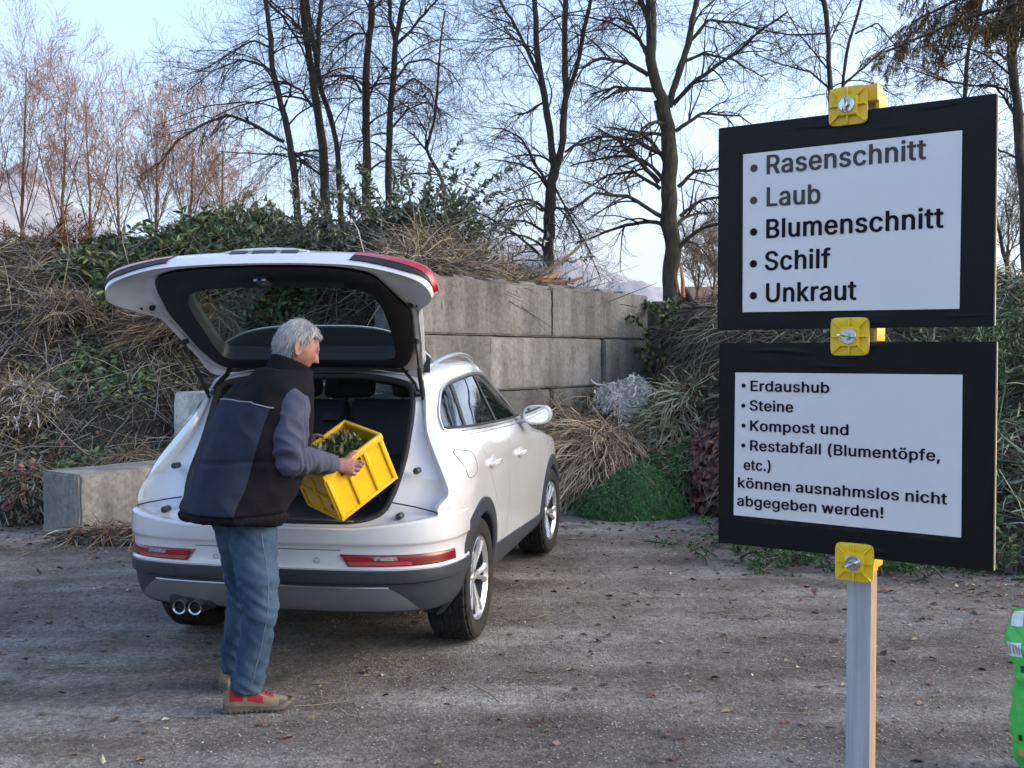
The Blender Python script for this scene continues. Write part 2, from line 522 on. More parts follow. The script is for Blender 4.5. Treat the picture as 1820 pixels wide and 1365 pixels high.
def block(start, length, z0, h, m, label, studs=False, d=WD, name='concrete_block', depth=.6, group='concrete blocks of the compost bays'):
    bm = bmesh.new()
    bmesh.ops.create_cube(bm, size=1)
    bmesh.ops.scale(bm, vec=(length - .012, depth, h - .012), verts=bm.verts)
    bmesh.ops.bevel(bm, geom=bm.edges[:], offset=.018, segments=2, affect='EDGES')
    bmesh.ops.subdivide_edges(bm, edges=[e for e in bm.edges if e.calc_length() > .3], cuts=14, use_grid_fill=True)
    rs = random.Random(int(start.x * 1000 + z0 * 100))
    for v in bm.verts:
        n = mnoise.noise_vector(v.co * 3.0 + Vector((start.x * 5, z0 * 7, 0)))
        v.co += n * .0035
        e = (abs(v.co.x) > length / 2 - .04) + (abs(v.co.y) > depth / 2 - .04) + (abs(v.co.z) > h / 2 - .04)
        if e >= 2 and mnoise.noise(v.co * 6 + Vector((start.x, 3, z0))) > .12: v.co *= .992
    if studs:
        n = int(length / .6)
        for i in range(n):
            r = bmesh.ops.create_cube(bm, size=1)
            for v in r['verts']:
                tp = .72 if v.co.z > 0 else 1
                v.co = Vector((v.co.x * .40 * tp - length / 2 + .3 + .6 * i, v.co.y * .40 * tp, v.co.z * .05 + h / 2 + .014))
    me = bpy.data.meshes.new(name); bm.to_mesh(me); bm.free()
    o = link_mesh(name, me, m, None, True, 40)
    yaw = math.atan2(d.y, d.x)
    n = Vector((-d.y, d.x, 0))
    o.location = start + d * length / 2 + n * depth / 2 + Vector((0, 0, z0 + h / 2))
    o.rotation_euler = (0, 0, yaw)
    tag(o, label, 'concrete block', group)
    return o
rows_spec = [
    (0, [(0, 1.2), (1.2, 2.4), (3.6, 1.2)], [1, 0, 1]), (1, [(0, 2.4), (2.4, 2.4)], [1, 0]),
    (2, [(0, 1.2), (1.2, 2.4), (3.6, 1.2)], [1, 2, 0]), (3, [(0, 2.4), (2.4, 2.4)], [0, 0])]
wlab = {(0, 0): 'dark block in the lowest course of the tall wall, hidden low behind the car', (0, 1): 'middle grey block in the lowest course of the tall wall', (0, 2): 'short end block in the lowest course behind the white fleece',
        (1, 0): 'grey block in the second course just above the car window', (1, 1): 'grey block in the second course beside the heap of straw',
        (2, 0): 'short dark streaked block beside the open tailgate in the third course', (2, 1): 'long pale block in the third course, above the car roof', (2, 2): 'short block at the heap end of the third course',
        (3, 0): 'long top block under the dry straw, nearest the tailgate', (3, 1): 'long top block at the far end below the leafless trees'}
for r, segs, ms in rows_spec:
    for i, (t, ln) in enumerate(segs):
        jit = (.014, -.012, .02, 0)[r] * (1 if i % 2 else -1)
        block(W0 + WD * t + WN * jit, ln, r * .6, .6, CON[ms[i]], wlab[(r, i)], studs=(r == 3))
block(Vector((-3.80, 9.2, 0)), 2.4, -.05, .6, CON[2], 'low block lying by itself at the left of the car')
block(Vector((-3.20, 11.08, 0)), 2.4, .0, .6, CON[4], 'pale block low in the green waste behind the car')
block(Vector((-3.20, 11.08, 0)), 2.4, .6, .6, CON[4], 'pale upright end of a block showing beside the left rear pillar')
block(Vector((1.98, 14.7, 0)), 1.8, 1.75, .6, CON[3], 'dark mossy block beyond the end of the wall', d=Vector((.97, .24, 0)))
block(Vector((1.98, 14.7, 0)), 1.8, 1.15, .6, CON[3], 'lower mossy block beyond the end of the wall', d=Vector((.97, .24, 0)))

# ================================================================== heaps of green waste
def poly_y(pts, X): return np.interp(X, [p[0] for p in pts], [p[1] for p in pts])
def sstep(x): x = np.clip(x, 0, 1); return x * x * (3 - 2 * x)
def H_left(X, Y):
    foot = poly_y([(-12, 9.6), (-7, 10.5), (-5.4, 10.95), (-4.3, 10.6), (-3.3, 11.4), (-2.4, 11.3), (-1.6, 10.9), (-1.2, 10.8)], X)
    ridge = poly_y([(-12, 14), (-6, 14.6), (-4, 14.8), (-2, 14.3), (0, 14.0), (3, 14.4)], X)
    zr = poly_y([(-14, 2.2), (-9, 2.75), (-6.5, 3.0), (-5.2, 3.15), (-4.2, 3.32), (-3, 3.25), (-2, 3.02), (-1, 2.86), (0, 2.82), (.6, 2.62), (1.2, 2.3), (2.2, 1.9)], X)
    s = np.clip((Y - foot) / (ridge - foot), 0, 1)
    h = zr * (s ** .72 * .55 + sstep(s) * .45)
    e = (X - W0.x) * WN.x + (Y - W0.y) * WN.y
    t = (X - W0.x) * WD.x + (Y - W0.y) * WD.y
    behind = np.clip((e - .35) / 1.6, 0, 1)
    zt = np.interp(t, [-.3, .2, 1.8, 2.6, 3.6, 5], [2.30, 2.44, 2.46, 2.36, 2.1, 1.8])
    hw = zt + (np.maximum(zr, zt) - zt) * sstep(behind)
    h = np.where((t > -.15) & (X > -1.5), np.where(e > .3, hw, -.4), h)
    nz = vnoise(X, Y, .9, 21) * .16 + vnoise(X, Y, .4, 22) * .09 + vnoise(X, Y, .17, 23) * .05
    return np.where(h > .05, h + nz * np.clip(h * 2, 0, 1), h - .1)
def H_right(X, Y):
    foot = poly_y([(1.2, 13.6), (1.7, 12.6), (2.0, 11.0), (2.25, 9.4), (2.6, 8.5), (3.5, 7.7), (5, 7.0), (9, 6)], X)
    ridge = poly_y([(1.2, 15), (2, 14.6), (3, 13.2), (4, 12.2), (6, 11.4), (9, 10.5)], X)
    zr = poly_y([(1.2, .1), (1.7, .7), (2.1, 1.7), (2.5, 2.12), (3.2, 2.3), (4, 2.3), (5.5, 2.4), (9, 2.2)], X)
    s = np.clip((Y - foot) / (ridge - foot), 0, 1)
    h = zr * (s ** .7 * .6 + sstep(s) * .4)
    nz = vnoise(X, Y, .9, 31) * .16 + vnoise(X, Y, .4, 32) * .10 + vnoise(X, Y, .17, 33) * .05
    return np.where(h > .03, h + nz * np.clip(h * 2, 0, 1), h - .1)
def heap_mesh(name, Hf, x0, x1, y0, y1, step, m):
    xs, ys = np.arange(x0, x1, step), np.arange(y0, y1, step)
    X, Y = np.meshgrid(xs, ys)
    Z = Hf(X, Y)
    ix = np.arange(X.size).reshape(X.shape)
    Fq = np.stack([ix[:-1, :-1], ix[:-1, 1:], ix[1:, 1:], ix[1:, :-1]], -1).reshape(-1, 4)
    zz = Z.reshape(-1)
    ok = (zz[Fq] > -.06).any(1) & ((zz[Fq].max(1) - zz[Fq].min(1)) < 1.6)
    Fq = Fq[ok]
    used = np.unique(Fq); mp = np.full(X.size, -1); mp[used] = np.arange(len(used))
    V = np.stack([X, Y, Z], -1).reshape(-1, 3)[used]
    return link_mesh(name, np_mesh(name, V, mp[Fq]), m, smooth=True)
def on_heap(Hf, n, x0, x1, y0, y1, zmin=.05, rng=RNG, keep=None):
    X = rng.uniform(x0, x1, n * 2); Y = rng.uniform(y0, y1, n * 2)
    Z = Hf(X, Y)
    k = Z > zmin
    if keep is not None: k &= keep(X, Y, Z)
    X, Y, Z = X[k][:n], Y[k][:n], Z[k][:n]
    e = .05
    Nn = unit(np.stack([-(Hf(X + e, Y) - Hf(X - e, Y)) / (2 * e), -(Hf(X, Y + e) - Hf(X, Y - e)) / (2 * e), np.ones_like(X)], -1))
    return np.stack([X, Y, Z], -1), Nn
def tangent(N, rng=RNG, down=.4):
    d = rng.normal(size=N.shape); d -= N * (d * N).sum(1, keepdims=True)
    g = np.array([0, 0, -1.0]) - N * (-N[:, 2:3])
    return unit(unit(d) + g * down * 2)
DIRT = mat('dark rotting green waste', (.020, .016, .011), rough=.95, col2=(.055, .042, .028), nscale=9, ndetail=8, bump=1.0, bscale=26, bdist=.04)
PAL = dict(
    straw=[(.32, .25, .145), (.21, .16, .092), (.40, .325, .20), (.16, .125, .078), (.28, .225, .14)],
    dry=[(.14, .105, .066), (.22, .17, .108), (.08, .06, .042), (.27, .21, .14), (.11, .088, .063)],
    dark=[(.042, .032, .022), (.078, .06, .042), (.026, .021, .016), (.115, .09, .064), (.055, .046, .037)],
    grey=[(.20, .18, .155), (.12, .107, .093), (.29, .26, .22), (.09, .078, .065)],
    green=[(.045, .080, .024), (.075, .12, .038), (.03, .055, .018), (.12, .16, .06), (.06, .085, .038)],
    olive=[(.10, .115, .045), (.16, .16, .075), (.065, .08, .03), (.21, .20, .11)],
    pale=[(.44, .43, .27), (.33, .34, .18), (.52, .50, .36), (.26, .26, .13)],
    moss=[(.034, .108, .024), (.062, .165, .040), (.022, .072, .020), (.095, .185, .055)],
    leafbrown=[(.11, .045, .03), (.07, .028, .022), (.16, .075, .05), (.05, .024, .02), (.20, .13, .10)],
    white=[(.60, .575, .55), (.50, .475, .455), (.68, .655, .63), (.42, .40, .375)],
    bluegreen=[(.090, .122, .078), (.125, .155, .105), (.058, .082, .050), (.17, .19, .125)],
    reed=[(.52, .40, .25), (.38, .29, .175), (.60, .48, .32), (.30, .22, .14)],
    rust=[(.20, .085, .025), (.14, .06, .02), (.26, .13, .04), (.10, .06, .025)],
)
SCALE_ = dict(dark=1.1, dry=.95, straw=.98, grey=1.3, green=1.25, olive=1.2, bluegreen=1.15, leafbrown=1.25)
PAL = {k: [tuple(c * SCALE_.get(k, 1) for c in v_) for v_ in v] for k, v in PAL.items()}
LM = {k: mat('plant matter ' + k, (.1, .1, .1), rough=.8 if k not in ('green', 'bluegreen') else .42, island=v) for k, v in PAL.items()}
def uni(a, b, n, rng=RNG): return rng.uniform(a, b, n)
def stuff_child(name, parts, mats, parent):
    o = link_mesh(name, cat_mesh(name, parts), mats, parent)
    o['kind'] = 'stuff'
    return o

# ---------------- big heap on the left and behind the wall
hl_ = heap_mesh('green_waste_heap', H_left, -12, 2.6, 9.4, 19, .07, DIRT)
tag(hl_, 'big dark heap of garden waste rising behind the car and the tall wall', 'heap')
vis = lambda X, Y, Z: (np.abs(X) < .55 * Y + .3)
def field(Hf, n, box, keep=None, seed=0):
    r = np.random.default_rng(seed)
    return on_heap(Hf, n, *box, rng=r, keep=(lambda X, Y, Z: vis(X, Y, Z) & (keep(X, Y, Z) if keep else True)))
def patchy(s, seed, lo):
    return lambda X, Y, Z: vnoise(X, Y + Z, s, seed) > lo
BOXL = (-9, 2.2, 10, 16)
def lay(Hf, n, box, L, W, pal, mats, parts, seed, keep=None, down=.5, lift=.03, droop=.25, curl=.5, outw=.25, k=4):
    r = np.random.default_rng(seed)
    P, N = field(Hf, n, box, keep, seed)
    m = len(P)
    D = tangent(N, r, down) + N * r.normal(outw, .25, (m, 1))
    V, Fq = ribbons(P + N * r.uniform(-.02, lift, (m, 1)), D, uni(*L, m, r), uni(*W, m, r), droop, k, curl, rng=r)
    parts.append((V, Fq, mats.index(pal)))
mats_l = ['dark', 'dry', 'straw', 'grey', 'green', 'olive', 'bluegreen', 'leafbrown']
pl_ = []
lay(H_left, 19000, BOXL, (.10, .45), (.005, .014), 'dark', mats_l, pl_, 41)
lay(H_left, 7500, BOXL, (.10, .4), (.005, .013), 'dry', mats_l, pl_, 42, patchy(.8, 51, -.25))
lay(H_left, 2600, BOXL, (.2, .6), (.005, .012), 'grey', mats_l, pl_, 43, None, .2, .06)
lay(H_left, 2600, BOXL, (.12, .45), (.005, .011), 'straw', mats_l, pl_, 44, patchy(.7, 52, .28))
lay(H_left, 5000, BOXL, (.06, .2), (.01, .03), 'olive', mats_l, pl_, 45, patchy(.8, 53, .1))
# straw lying on top of the wall
sk_ = lambda X, Y, Z: (X > -1.15) & ((X - W0.x) * WN.x + (Y - W0.y) * WN.y < 1.7) & ((X - W0.x) * WN.x + (Y - W0.y) * WN.y > .32) & (((X - W0.x) * WD.x + (Y - W0.y) * WD.y) > .35) & (((X - W0.x) * WD.x + (Y - W0.y) * WD.y) < 2.75)
lay(H_left, 5200, (-1.4, 2, 10.5, 15), (.25, .75), (.006, .013), 'straw', mats_l, pl_, 46, sk_, .5, .16, .7, .6, .5, 5)
lay(H_left, 3000, (-1.4, 2, 10.5, 15), (.25, .7), (.006, .013), 'dry', mats_l, pl_, 47, sk_, .5, .16, .8, .6, .5, 5)
# tangled twigs
def twigs(Hf, n, box, L, r0, pal, mats, parts, seed, keep=None, outw=.15, curl=.25):
    r = np.random.default_rng(seed)
    P, N = field(Hf, n, box, keep, seed)
    m = len(P)
    d = unit(tangent(N, r, .1) + N * r.normal(outw, .3, (m, 1)))
    k = 5
    Q = np.empty((m, k, 3)); Q[:, 0] = P + N * .02
    st = uni(*L, m, r)[:, None] / (k - 1)
    for i in range(1, k):
        d = unit(d + r.normal(0, curl / 2, (m, 3)) + np.array([0, 0, -.06])); Q[:, i] = Q[:, i - 1] + d * st
    rr = uni(*r0, m, r)[:, None] * np.linspace(1, .35, k)[None]
    V, Fq = batch_tubes(Q, rr, 4)
    parts.append((V, Fq, mats.index(pal)))
twigs(H_left, 2300, BOXL, (.3, 1.2), (.003, .009), 'grey', mats_l, pl_, 61)
twigs(H_left, 1300, BOXL, (.3, 1.3), (.003, .008), 'dark', mats_l, pl_, 62)
twigs(H_left, 260, BOXL, (.5, 1.6), (.004, .011), 'straw', mats_l, pl_, 63, None, .3)
# leaves: laurel on the crest, ivy patches on the slope
def strew(Hf, n, box, L, W, pal, mats, parts, seed, keep=None, lift=(0, .08), up=.6):
    r = np.random.default_rng(seed)
    P, N = field(Hf, n, box, keep, seed)
    m = len(P)
    D = tangent(N, r, .25) + N * r.normal(.25, .35, (m, 1))
    Nn = unit(N * up + r.normal(0, .5, (m, 3)))
    V, Fq = leaves(P + N * uni(*lift, m, r)[:, None], D, Nn, uni(*L, m, r), uni(*W, m, r), r)
    parts.append((V, Fq, mats.index(pal)))
strew(H_left, 5200, (-6, -3.4, 13.2, 15.8), (.09, .17), (.035, .06), 'green', mats_l, pl_, 71, lambda X, Y, Z: Z > 2.55, (0, .22))
strew(H_left, 3200, (-4.5, -1.5, 13.0, 15.5), (.09, .16), (.035, .055), 'green', mats_l, pl_, 72, lambda X, Y, Z: (Z > 2.3), (0, .2))
strew(H_left, 4300, (-5.2, -2.4, 10.8, 14.2), (.05, .11), (.03, .055), 'green', mats_l, pl_, 73, patchy(.8, 54, -.05), (0, .16))
strew(H_left, 2600, BOXL, (.05, .10), (.025, .05), 'olive', mats_l, pl_, 74, patchy(.7, 55, .05), (0, .1))
strew(H_left, 1800, BOXL, (.05, .10), (.03, .05), 'leafbrown', mats_l, pl_, 75, patchy(.9, 56, .1), (0, .06))
stuff_child('plant_waste', pl_, [LM[k] for k in mats_l], hl_)

# ---------------- heap on the right
hr_ = heap_mesh('green_waste_heap', H_right, 1.0, 9.5, 6, 17, .07, DIRT)
tag(hr_, 'long brown and green heap of garden waste behind the sign', 'heap')
BOXR = (1.2, 7.5, 6.8, 15)
mats_r = ['dark', 'dry', 'straw', 'grey', 'green', 'olive', 'moss', 'leafbrown', 'pale']
pr_ = []
lay(H_right, 9000, BOXR, (.12, .5), (.006, .016), 'dark', mats_r, pr_, 81)
lay(H_right, 7500, BOXR, (.15, .6), (.005, .013), 'dry', mats_r, pr_, 82, patchy(.9, 91, -.2), .6, .05, .35)
lay(H_right, 4200, BOXR, (.15, .6), (.006, .013), 'straw', mats_r, pr_, 83, patchy(.8, 92, .05), .6, .08, .4)
lay(H_right, 3000, (3, 7.5, 6.8, 12), (.1, .35), (.008, .022), 'green', mats_r, pr_, 84, patchy(.7, 93, -.1), .4, .1, .3)
lay(H_right, 1500, (2.2, 7.5, 6.8, 12), (.2, .5), (.008, .016), 'pale', mats_r, pr_, 85, patchy(.6, 94, .15), .5, .1, .3)
lay(H_right, 3500, (2, 7, 6.8, 10.5), (.05, .14), (.006, .014), 'moss', mats_r, pr_, 86, lambda X, Y, Z: (Z < 1.0) & (vnoise(X, Y, .6, 95) > .0), .3, .05, .3)
twigs(H_right, 700, BOXR, (.3, 1.0), (.003, .008), 'dark', mats_r, pr_, 87)
strew(H_right, 2500, (2, 7, 6.8, 12), (.05, .11), (.03, .055), 'green', mats_r, pr_, 88, patchy(.6, 96, .0), (0, .12))
strew(H_right, 1800, (1.8, 7, 6.8, 10), (.05, .10), (.03, .05), 'leafbrown', mats_r, pr_, 89, lambda X, Y, Z: Z < .9, (0, .05))
# ferny sprigs against the sky at the right
stuff_child('plant_waste', pr_, [LM[k] for k in mats_r], hr_)

# ---------------- small separate heaps
def mound(name, c, rx, ry, h, m, label, layers, seed, lumpy=.12, rot=0.0, cat='heap'):
    """layers: list of dict(pal, n, L, W, droop, comb, k, lift)"""
    r = np.random.default_rng(seed)
    def Hm(X, Y):
        ca, sa = math.cos(rot), math.sin(rot)
        x, y = (X - c[0]) * ca + (Y - c[1]) * sa, -(X - c[0]) * sa + (Y - c[1]) * ca
        q = 1 - np.clip((x / rx) ** 2 + (y / ry) ** 2, 0, 1.2)
        z = h * np.sign(q) * np.abs(q) ** .62
        return c[2] + z + np.where(q > 0, 1, 0) * h * (vnoise(X, Y, .35, seed) * lumpy + vnoise(X, Y, .14, seed + 1) * lumpy * .6)
    R_ = max(rx, ry)
    base = heap_mesh(name, lambda X, Y: np.where(Hm(X, Y) > c[2] - .02, Hm(X, Y), -1), c[0] - R_ * 1.1, c[0] + R_ * 1.1, c[1] - R_ * 1.1, c[1] + R_ * 1.1, .04, m)
    tag(base, label, cat)
    mats, parts = [], []
    for ly in layers:
        if ly['pal'] not in mats: mats.append(ly['pal'])
        n = ly['n']
        P, N = on_heap(Hm, n, c[0] - R_, c[0] + R_, c[1] - R_, c[1] + R_, c[2] + .01, r)
        k = len(P)
        if ly.get('leaf'):
            D = tangent(N, r, .2) + N * r.normal(.3, .3, (k, 1))
            V, Fq = leaves(P + N * r.uniform(0, .05, (k, 1)), D, unit(N + r.normal(0, .5, (k, 3))), uni(*ly['L'], k, r), uni(*ly['W'], k, r), r)
        else:
            comb = ly.get('comb')
            D = tangent(N, r, ly.get('down', .6))
            if comb is not None: D = unit(D * .45 + np.array(comb))
            D = D + N * r.normal(ly.get('outw', .2), .2, (k, 1))
            V, Fq = ribbons(P + N * r.uniform(-.02, ly.get('lift', .05), (k, 1)), D, uni(*ly['L'], k, r), uni(*ly['W'], k, r), ly.get('droop', .5), ly.get('k', 5), ly.get('curl', .4), rng=r)
        parts.append((V, Fq, mats.index(ly['pal'])))
    stuff_child('stalks' if not layers[0].get('leaf') else 'leaves', parts, [LM[q] for q in mats], base)
    return base
onl = lambda x, y, dz: (x, y, float(H_left(np.array([x]), np.array([y]))[0]) + dz)
S_ = lambda pal, n, L, W, **kw: dict(pal=pal, n=n, L=L, W=W, **kw)
mound('reed_heap', (.92, 11.75, 0), .72, .85, .78, DIRT, 'tan heap of dry reed stalks beside the front wheel of the car', [S_('reed', 2800, (.3, .8), (.005, .011), comb=(-.35, -.5, .0), droop=.6, curl=.7), S_('dry', 1700, (.2, .6), (.005, .011), droop=.6, curl=.9), S_('dark', 700, (.2, .5), (.006, .012))], 101)
mound('grass_clump', (.52, 12.1, 0), .42, .5, .98, DIRT, 'drooping brown clump of dead grass by the wing mirror', [S_('reed', 900, (.3, .65), (.004, .009), droop=1.3, outw=.5), S_('dry', 1300, (.35, .7), (.004, .009), droop=1.3, outw=.5), S_('grey', 400, (.3, .6), (.004, .009), droop=1.3, outw=.4)], 102)
mound('grass_heap', (1.98, 12.35, 0), .78, .8, 1.08, DIRT, 'yellow-green heap of wilted iris leaves left of the sign', [S_('straw', 1300, (.35, .8), (.008, .018), droop=.7, curl=.8, comb=(.3, -.4, .1), outw=.3), S_('olive', 900, (.2, .6), (.007, .016), droop=.8, curl=.9, outw=.3), S_('pale', 1100, (.2, .6), (.009, .020), droop=.7, curl=.9, comb=(-.3, -.3, .1), outw=.35), S_('dark', 400, (.2, .4), (.01, .02))], 103)
mound('grass_tuft', (1.0, 12.9, 0), .36, .4, 1.12, DIRT, 'olive tuft of combed grass below the white fleece', [S_('olive', 900, (.25, .6), (.006, .012), droop=1.2, outw=.4), S_('dry', 700, (.25, .6), (.006, .012), droop=1.2, outw=.4)], 104)
mound('fleece_bundle', (1.38, 12.7, .78), .40, .34, .40, mat('dirty white fleece', (.52, .50, .48), rough=.95, col2=(.68, .66, .63), nscale=14, bump=.8, bscale=40), 'crumpled dirty white bundle lying on the heap against the wall', [S_('white', 5200, (.02, .09), (.006, .022), droop=.9, outw=.25, curl=1.6, lift=.03), S_('white', 160, (.08, .2), (.01, .03), droop=.8, outw=.4, curl=1.4)], 105, .42)
mound('moss_heap', (1.20, 10.55, 0), .56, .44, .39, mat('wet green moss', (.016, .050, .014), rough=1, col2=(.038, .105, .028), nscale=12, bump=.8, bscale=60), 'bright dark green mound of moss on the ground by the front wheel', [S_('moss', 9500, (.02, .07), (.004, .010), droop=.8, outw=.35, k=3, curl=1.0), S_('dry', 90, (.05, .2), (.004, .008), droop=.3), S_('leafbrown', 40, (.03, .06), (.02, .035), leaf=True)], 106, .30)
mound('moss_heap', (1.72, 11.15, 0), .45, .45, .62, mat('wet green moss', (.012, .035, .012), rough=1, col2=(.03, .065, .022), nscale=12, bump=.8, bscale=60), 'darker moss mound with dead leaves, close to the sign', [S_('moss', 3600, (.03, .09), (.006, .014), droop=.4, outw=.7, k=3), S_('leafbrown', 260, (.05, .1), (.03, .05), leaf=True), S_('grey', 160, (.1, .3), (.006, .01))], 107, .2)
mound('leaf_heap', (2.25, 11.0, 0), .48, .7, .82, DIRT, 'heap of reddish brown dead leaves at the edge of the sign', [S_('leafbrown', 2600, (.06, .13), (.04, .075), leaf=True), S_('dry', 260, (.2, .5), (.006, .012), droop=.6)], 108)
mound('straw_heap', onl(-5.75, 11.95, -.15), .75, .5, .50, DIRT, 'pale bleached straw patch on the slope at the left edge', [S_('straw', 1100, (.12, .4), (.005, .012), droop=.4, curl=1.1, down=.2), S_('white', 700, (.06, .22), (.008, .02), droop=.5, curl=1.4, down=.2), S_('dry', 600, (.15, .4), (.005, .011), droop=.4, curl=1.1)], 109, .3)
mound('straw_heap', onl(-5.45, 12.9, -.12), .40, .38, .42, DIRT, 'small blond straw bundle half way up the slope', [S_('straw', 520, (.15, .42), (.005, .010), droop=.4, curl=1.0, down=.2), S_('dry', 500, (.15, .4), (.005, .01), droop=.4, curl=1.1, down=.2)], 110, .4)
mound('straw_heap', onl(-3.95, 12.75, -.15), .62, .45, .45, DIRT, 'rust-brown straw bundle seen beside the open tailgate', [S_('dry', 800, (.25, .7), (.006, .012), droop=.4, curl=.9, comb=(-.5, -.3, .1)), S_('rust', 350, (.25, .6), (.005, .01), droop=.4, curl=.9, comb=(-.5, -.4, .1)), S_('straw', 350, (.2, .5), (.005, .010), droop=.4, curl=1.0)], 111, .3)
mound('twig_heap', (-3.85, 10.95, 0), .75, .45, .52, DIRT, 'brown tangle of dry roots behind the low block', [S_('dry', 1500, (.15, .45), (.005, .011), droop=.5, curl=1.0), S_('straw', 400, (.15, .4), (.005, .011), droop=.5, curl=1.0)], 112)
mound('leaf_heap', (-4.75, 10.2, -.02), .35, .35, .5, DIRT, 'dark conifer clippings leaning at the left end of the low block', [S_('bluegreen', 1200, (.05, .14), (.006, .012), droop=.4, outw=.5), S_('leafbrown', 300, (.05, .1), (.03, .05), leaf=True)], 113)
mound('leaf_heap', (-5.7, 10.6, -.02), .7, .4, .25, DIRT, 'scatter of brown leaves and straw at the far left foot of the heap', [S_('leafbrown', 700, (.05, .11), (.03, .06), leaf=True), S_('dry', 400, (.2, .4), (.006, .01))], 114)
mound('straw_heap', (-3.35, 9.0, -.02), .62, .22, .12, DIRT, 'thin line of straw and leaves at the foot of the low block', [S_('dry', 500, (.12, .35), (.005, .01), droop=.3), S_('straw', 200, (.12, .35), (.005, .01), droop=.3), S_('leafbrown', 160, (.04, .08), (.025, .045), leaf=True)], 115)

# ---------------- cut evergreen branches standing on the crest
def leafy_branches(name, bases, n, L, leafL, leafW, pal, label, seed, up=.7, spread=1.0, nl=34, stem='dark', cat='cut branches'):
    r = np.random.default_rng(seed)
    B = np.array(bases)[r.integers(0, len(bases), n)] + r.normal(0, .28, (n, 3)) * np.array([1, 1, .25])
    d = unit(np.stack([r.normal(0, spread, n), r.normal(-.15, spread * .6, n), np.abs(r.normal(up, .35, n))], -1))
    k = 8
    Q = np.empty((n, k, 3)); Q[:, 0] = B
    Ls = uni(*L, n, r)
    for i in range(1, k):
        d = unit(d + r.normal(0, .12, (n, 3)) + np.array([0, 0, -.05])); Q[:, i] = Q[:, i - 1] + d * (Ls / (k - 1))[:, None]
    V1, F1 = batch_tubes(Q, (.008 * np.linspace(1, .3, k))[None] * np.ones((n, 1)), 4)
    t = r.uniform(.12, 1, (n, nl)) ** .8 * (k - 1 - 1e-3)
    i0 = t.astype(int); f = (t - i0)[..., None]
    ar = np.arange(n)[:, None]
    P = Q[ar, i0] * (1 - f) + Q[ar, i0 + 1] * f
    T = unit(Q[ar, i0 + 1] - Q[ar, i0])
    D = unit(T * .6 + r.normal(0, .75, P.shape))
    P, D = P.reshape(-1, 3), D.reshape(-1, 3)
    m = len(P)
    V2, F2 = leaves(P, D, unit(np.array([0, 0, 1.0]) + r.normal(0, .6, (m, 3))), uni(*leafL, m, r), uni(*leafW, m, r), r)
    o = empty(name, tuple(np.mean(bases, 0)))
    tag(o, label, cat)
    off = np.mean(bases, 0)
    bo_ = link_mesh('branches', np_mesh('branches', V1 - off, F1), LM[stem], o); bo_['kind'] = 'stuff'
    fo = link_mesh('leaves', np_mesh('leaves', V2 - off, F2), LM[pal], o); fo['kind'] = 'stuff'
    return o
def crest(px, Y): 
    X = (px - 910) / FPX * Y
    return (X, Y, float(H_left(np.array([X]), np.array([Y]))[0]) + .0)
leafy_branches('evergreen_branches', [crest(560, 13.6), crest(620, 13.6), crest(690, 13.4), crest(640, 14.2), crest(740, 13.5)], 190, (.6, 1.4), (.05, .11), (.024, .044), 'bluegreen', 'bushy grey-green evergreen branches thrown on the crest, behind the open tailgate', 131, .85, .8, 72)
leafy_branches('evergreen_branches', [crest(780, 13.3), crest(810, 13.2), crest(840, 13.5)], 50, (.6, 1.3), (.06, .12), (.022, .038), 'bluegreen', 'spiky evergreen branches leaning towards the straw above the wall', 132, .6, .85, 36)
leafy_branches('laurel_branches', [crest(260, 14.3), crest(320, 14.3), crest(380, 14.2), crest(440, 14.0), crest(300, 13.6), crest(230, 13.8), crest(210, 13.2)], 90, (.35, .8), (.10, .18), (.035, .06), 'green', 'glossy cut laurel branches lying on the crest above the car', 133, .3, .9, 30)
leafy_branches('conifer_branches', [crest(470, 14.3), crest(520, 14.4), crest(430, 14.6)], 40, (.4, .9), (.04, .10), (.008, .014), 'olive', 'feathery olive conifer branches between laurel and evergreen', 134, .5, .8, 70)
leafy_branches('thuja_branches', [(-6.9, 15.4, 2.85), (-6.6, 15.2, 2.85), (-7.1, 15.0, 2.8), (-6.2, 15.0, 2.9), (-7.6, 15.2, 2.8)], 110, (.35, .9), (.05, .13), (.008, .016), 'rust', 'orange-brown withered conifer branches on the crest at the left', 135, .8, .6, 60)
rr_ = lambda X, Y: (X, Y, float(H_right(np.array([X]), np.array([Y]))[0]))
leafy_branches('juniper_branches', [rr_(4.6, 9.6), rr_(4.9, 9.9), rr_(4.7, 10.3)], 50, (.3, .7), (.05, .12), (.007, .013), 'green', 'fresh green conifer sprays right of the upper sign board', 136, .6, .7, 70)
leafy_branches('reed_branches', [rr_(4.0, 8.9), rr_(4.2, 8.6), rr_(4.1, 8.2)], 30, (.3, .7), (.18, .42), (.010, .018), 'bluegreen', 'blue-green grassy leaves right of the lower sign board', 137, .3, .9, 26)
leafy_branches('ivy_branches', [(1.9, 13.9, 1.6), (1.85, 13.9, 1.9), (1.95, 13.9, 2.1)], 22, (.15, .4), (.06, .10), (.04, .06), 'green', 'small ivy growing over the end of the wall', 138, .2, .7, 18, cat='ivy')
leafy_branches('moss_sprigs', [(1.95, 8.15, .02), (2.3, 7.95, .02), (2.55, 7.75, .02), (3.0, 7.6, .02), (2.1, 8.3, .02)], 150, (.1, .3), (.03, .07), (.006, .012), 'moss', 'mossy green clippings below the lower sign board', 139, .6, .9, 40)

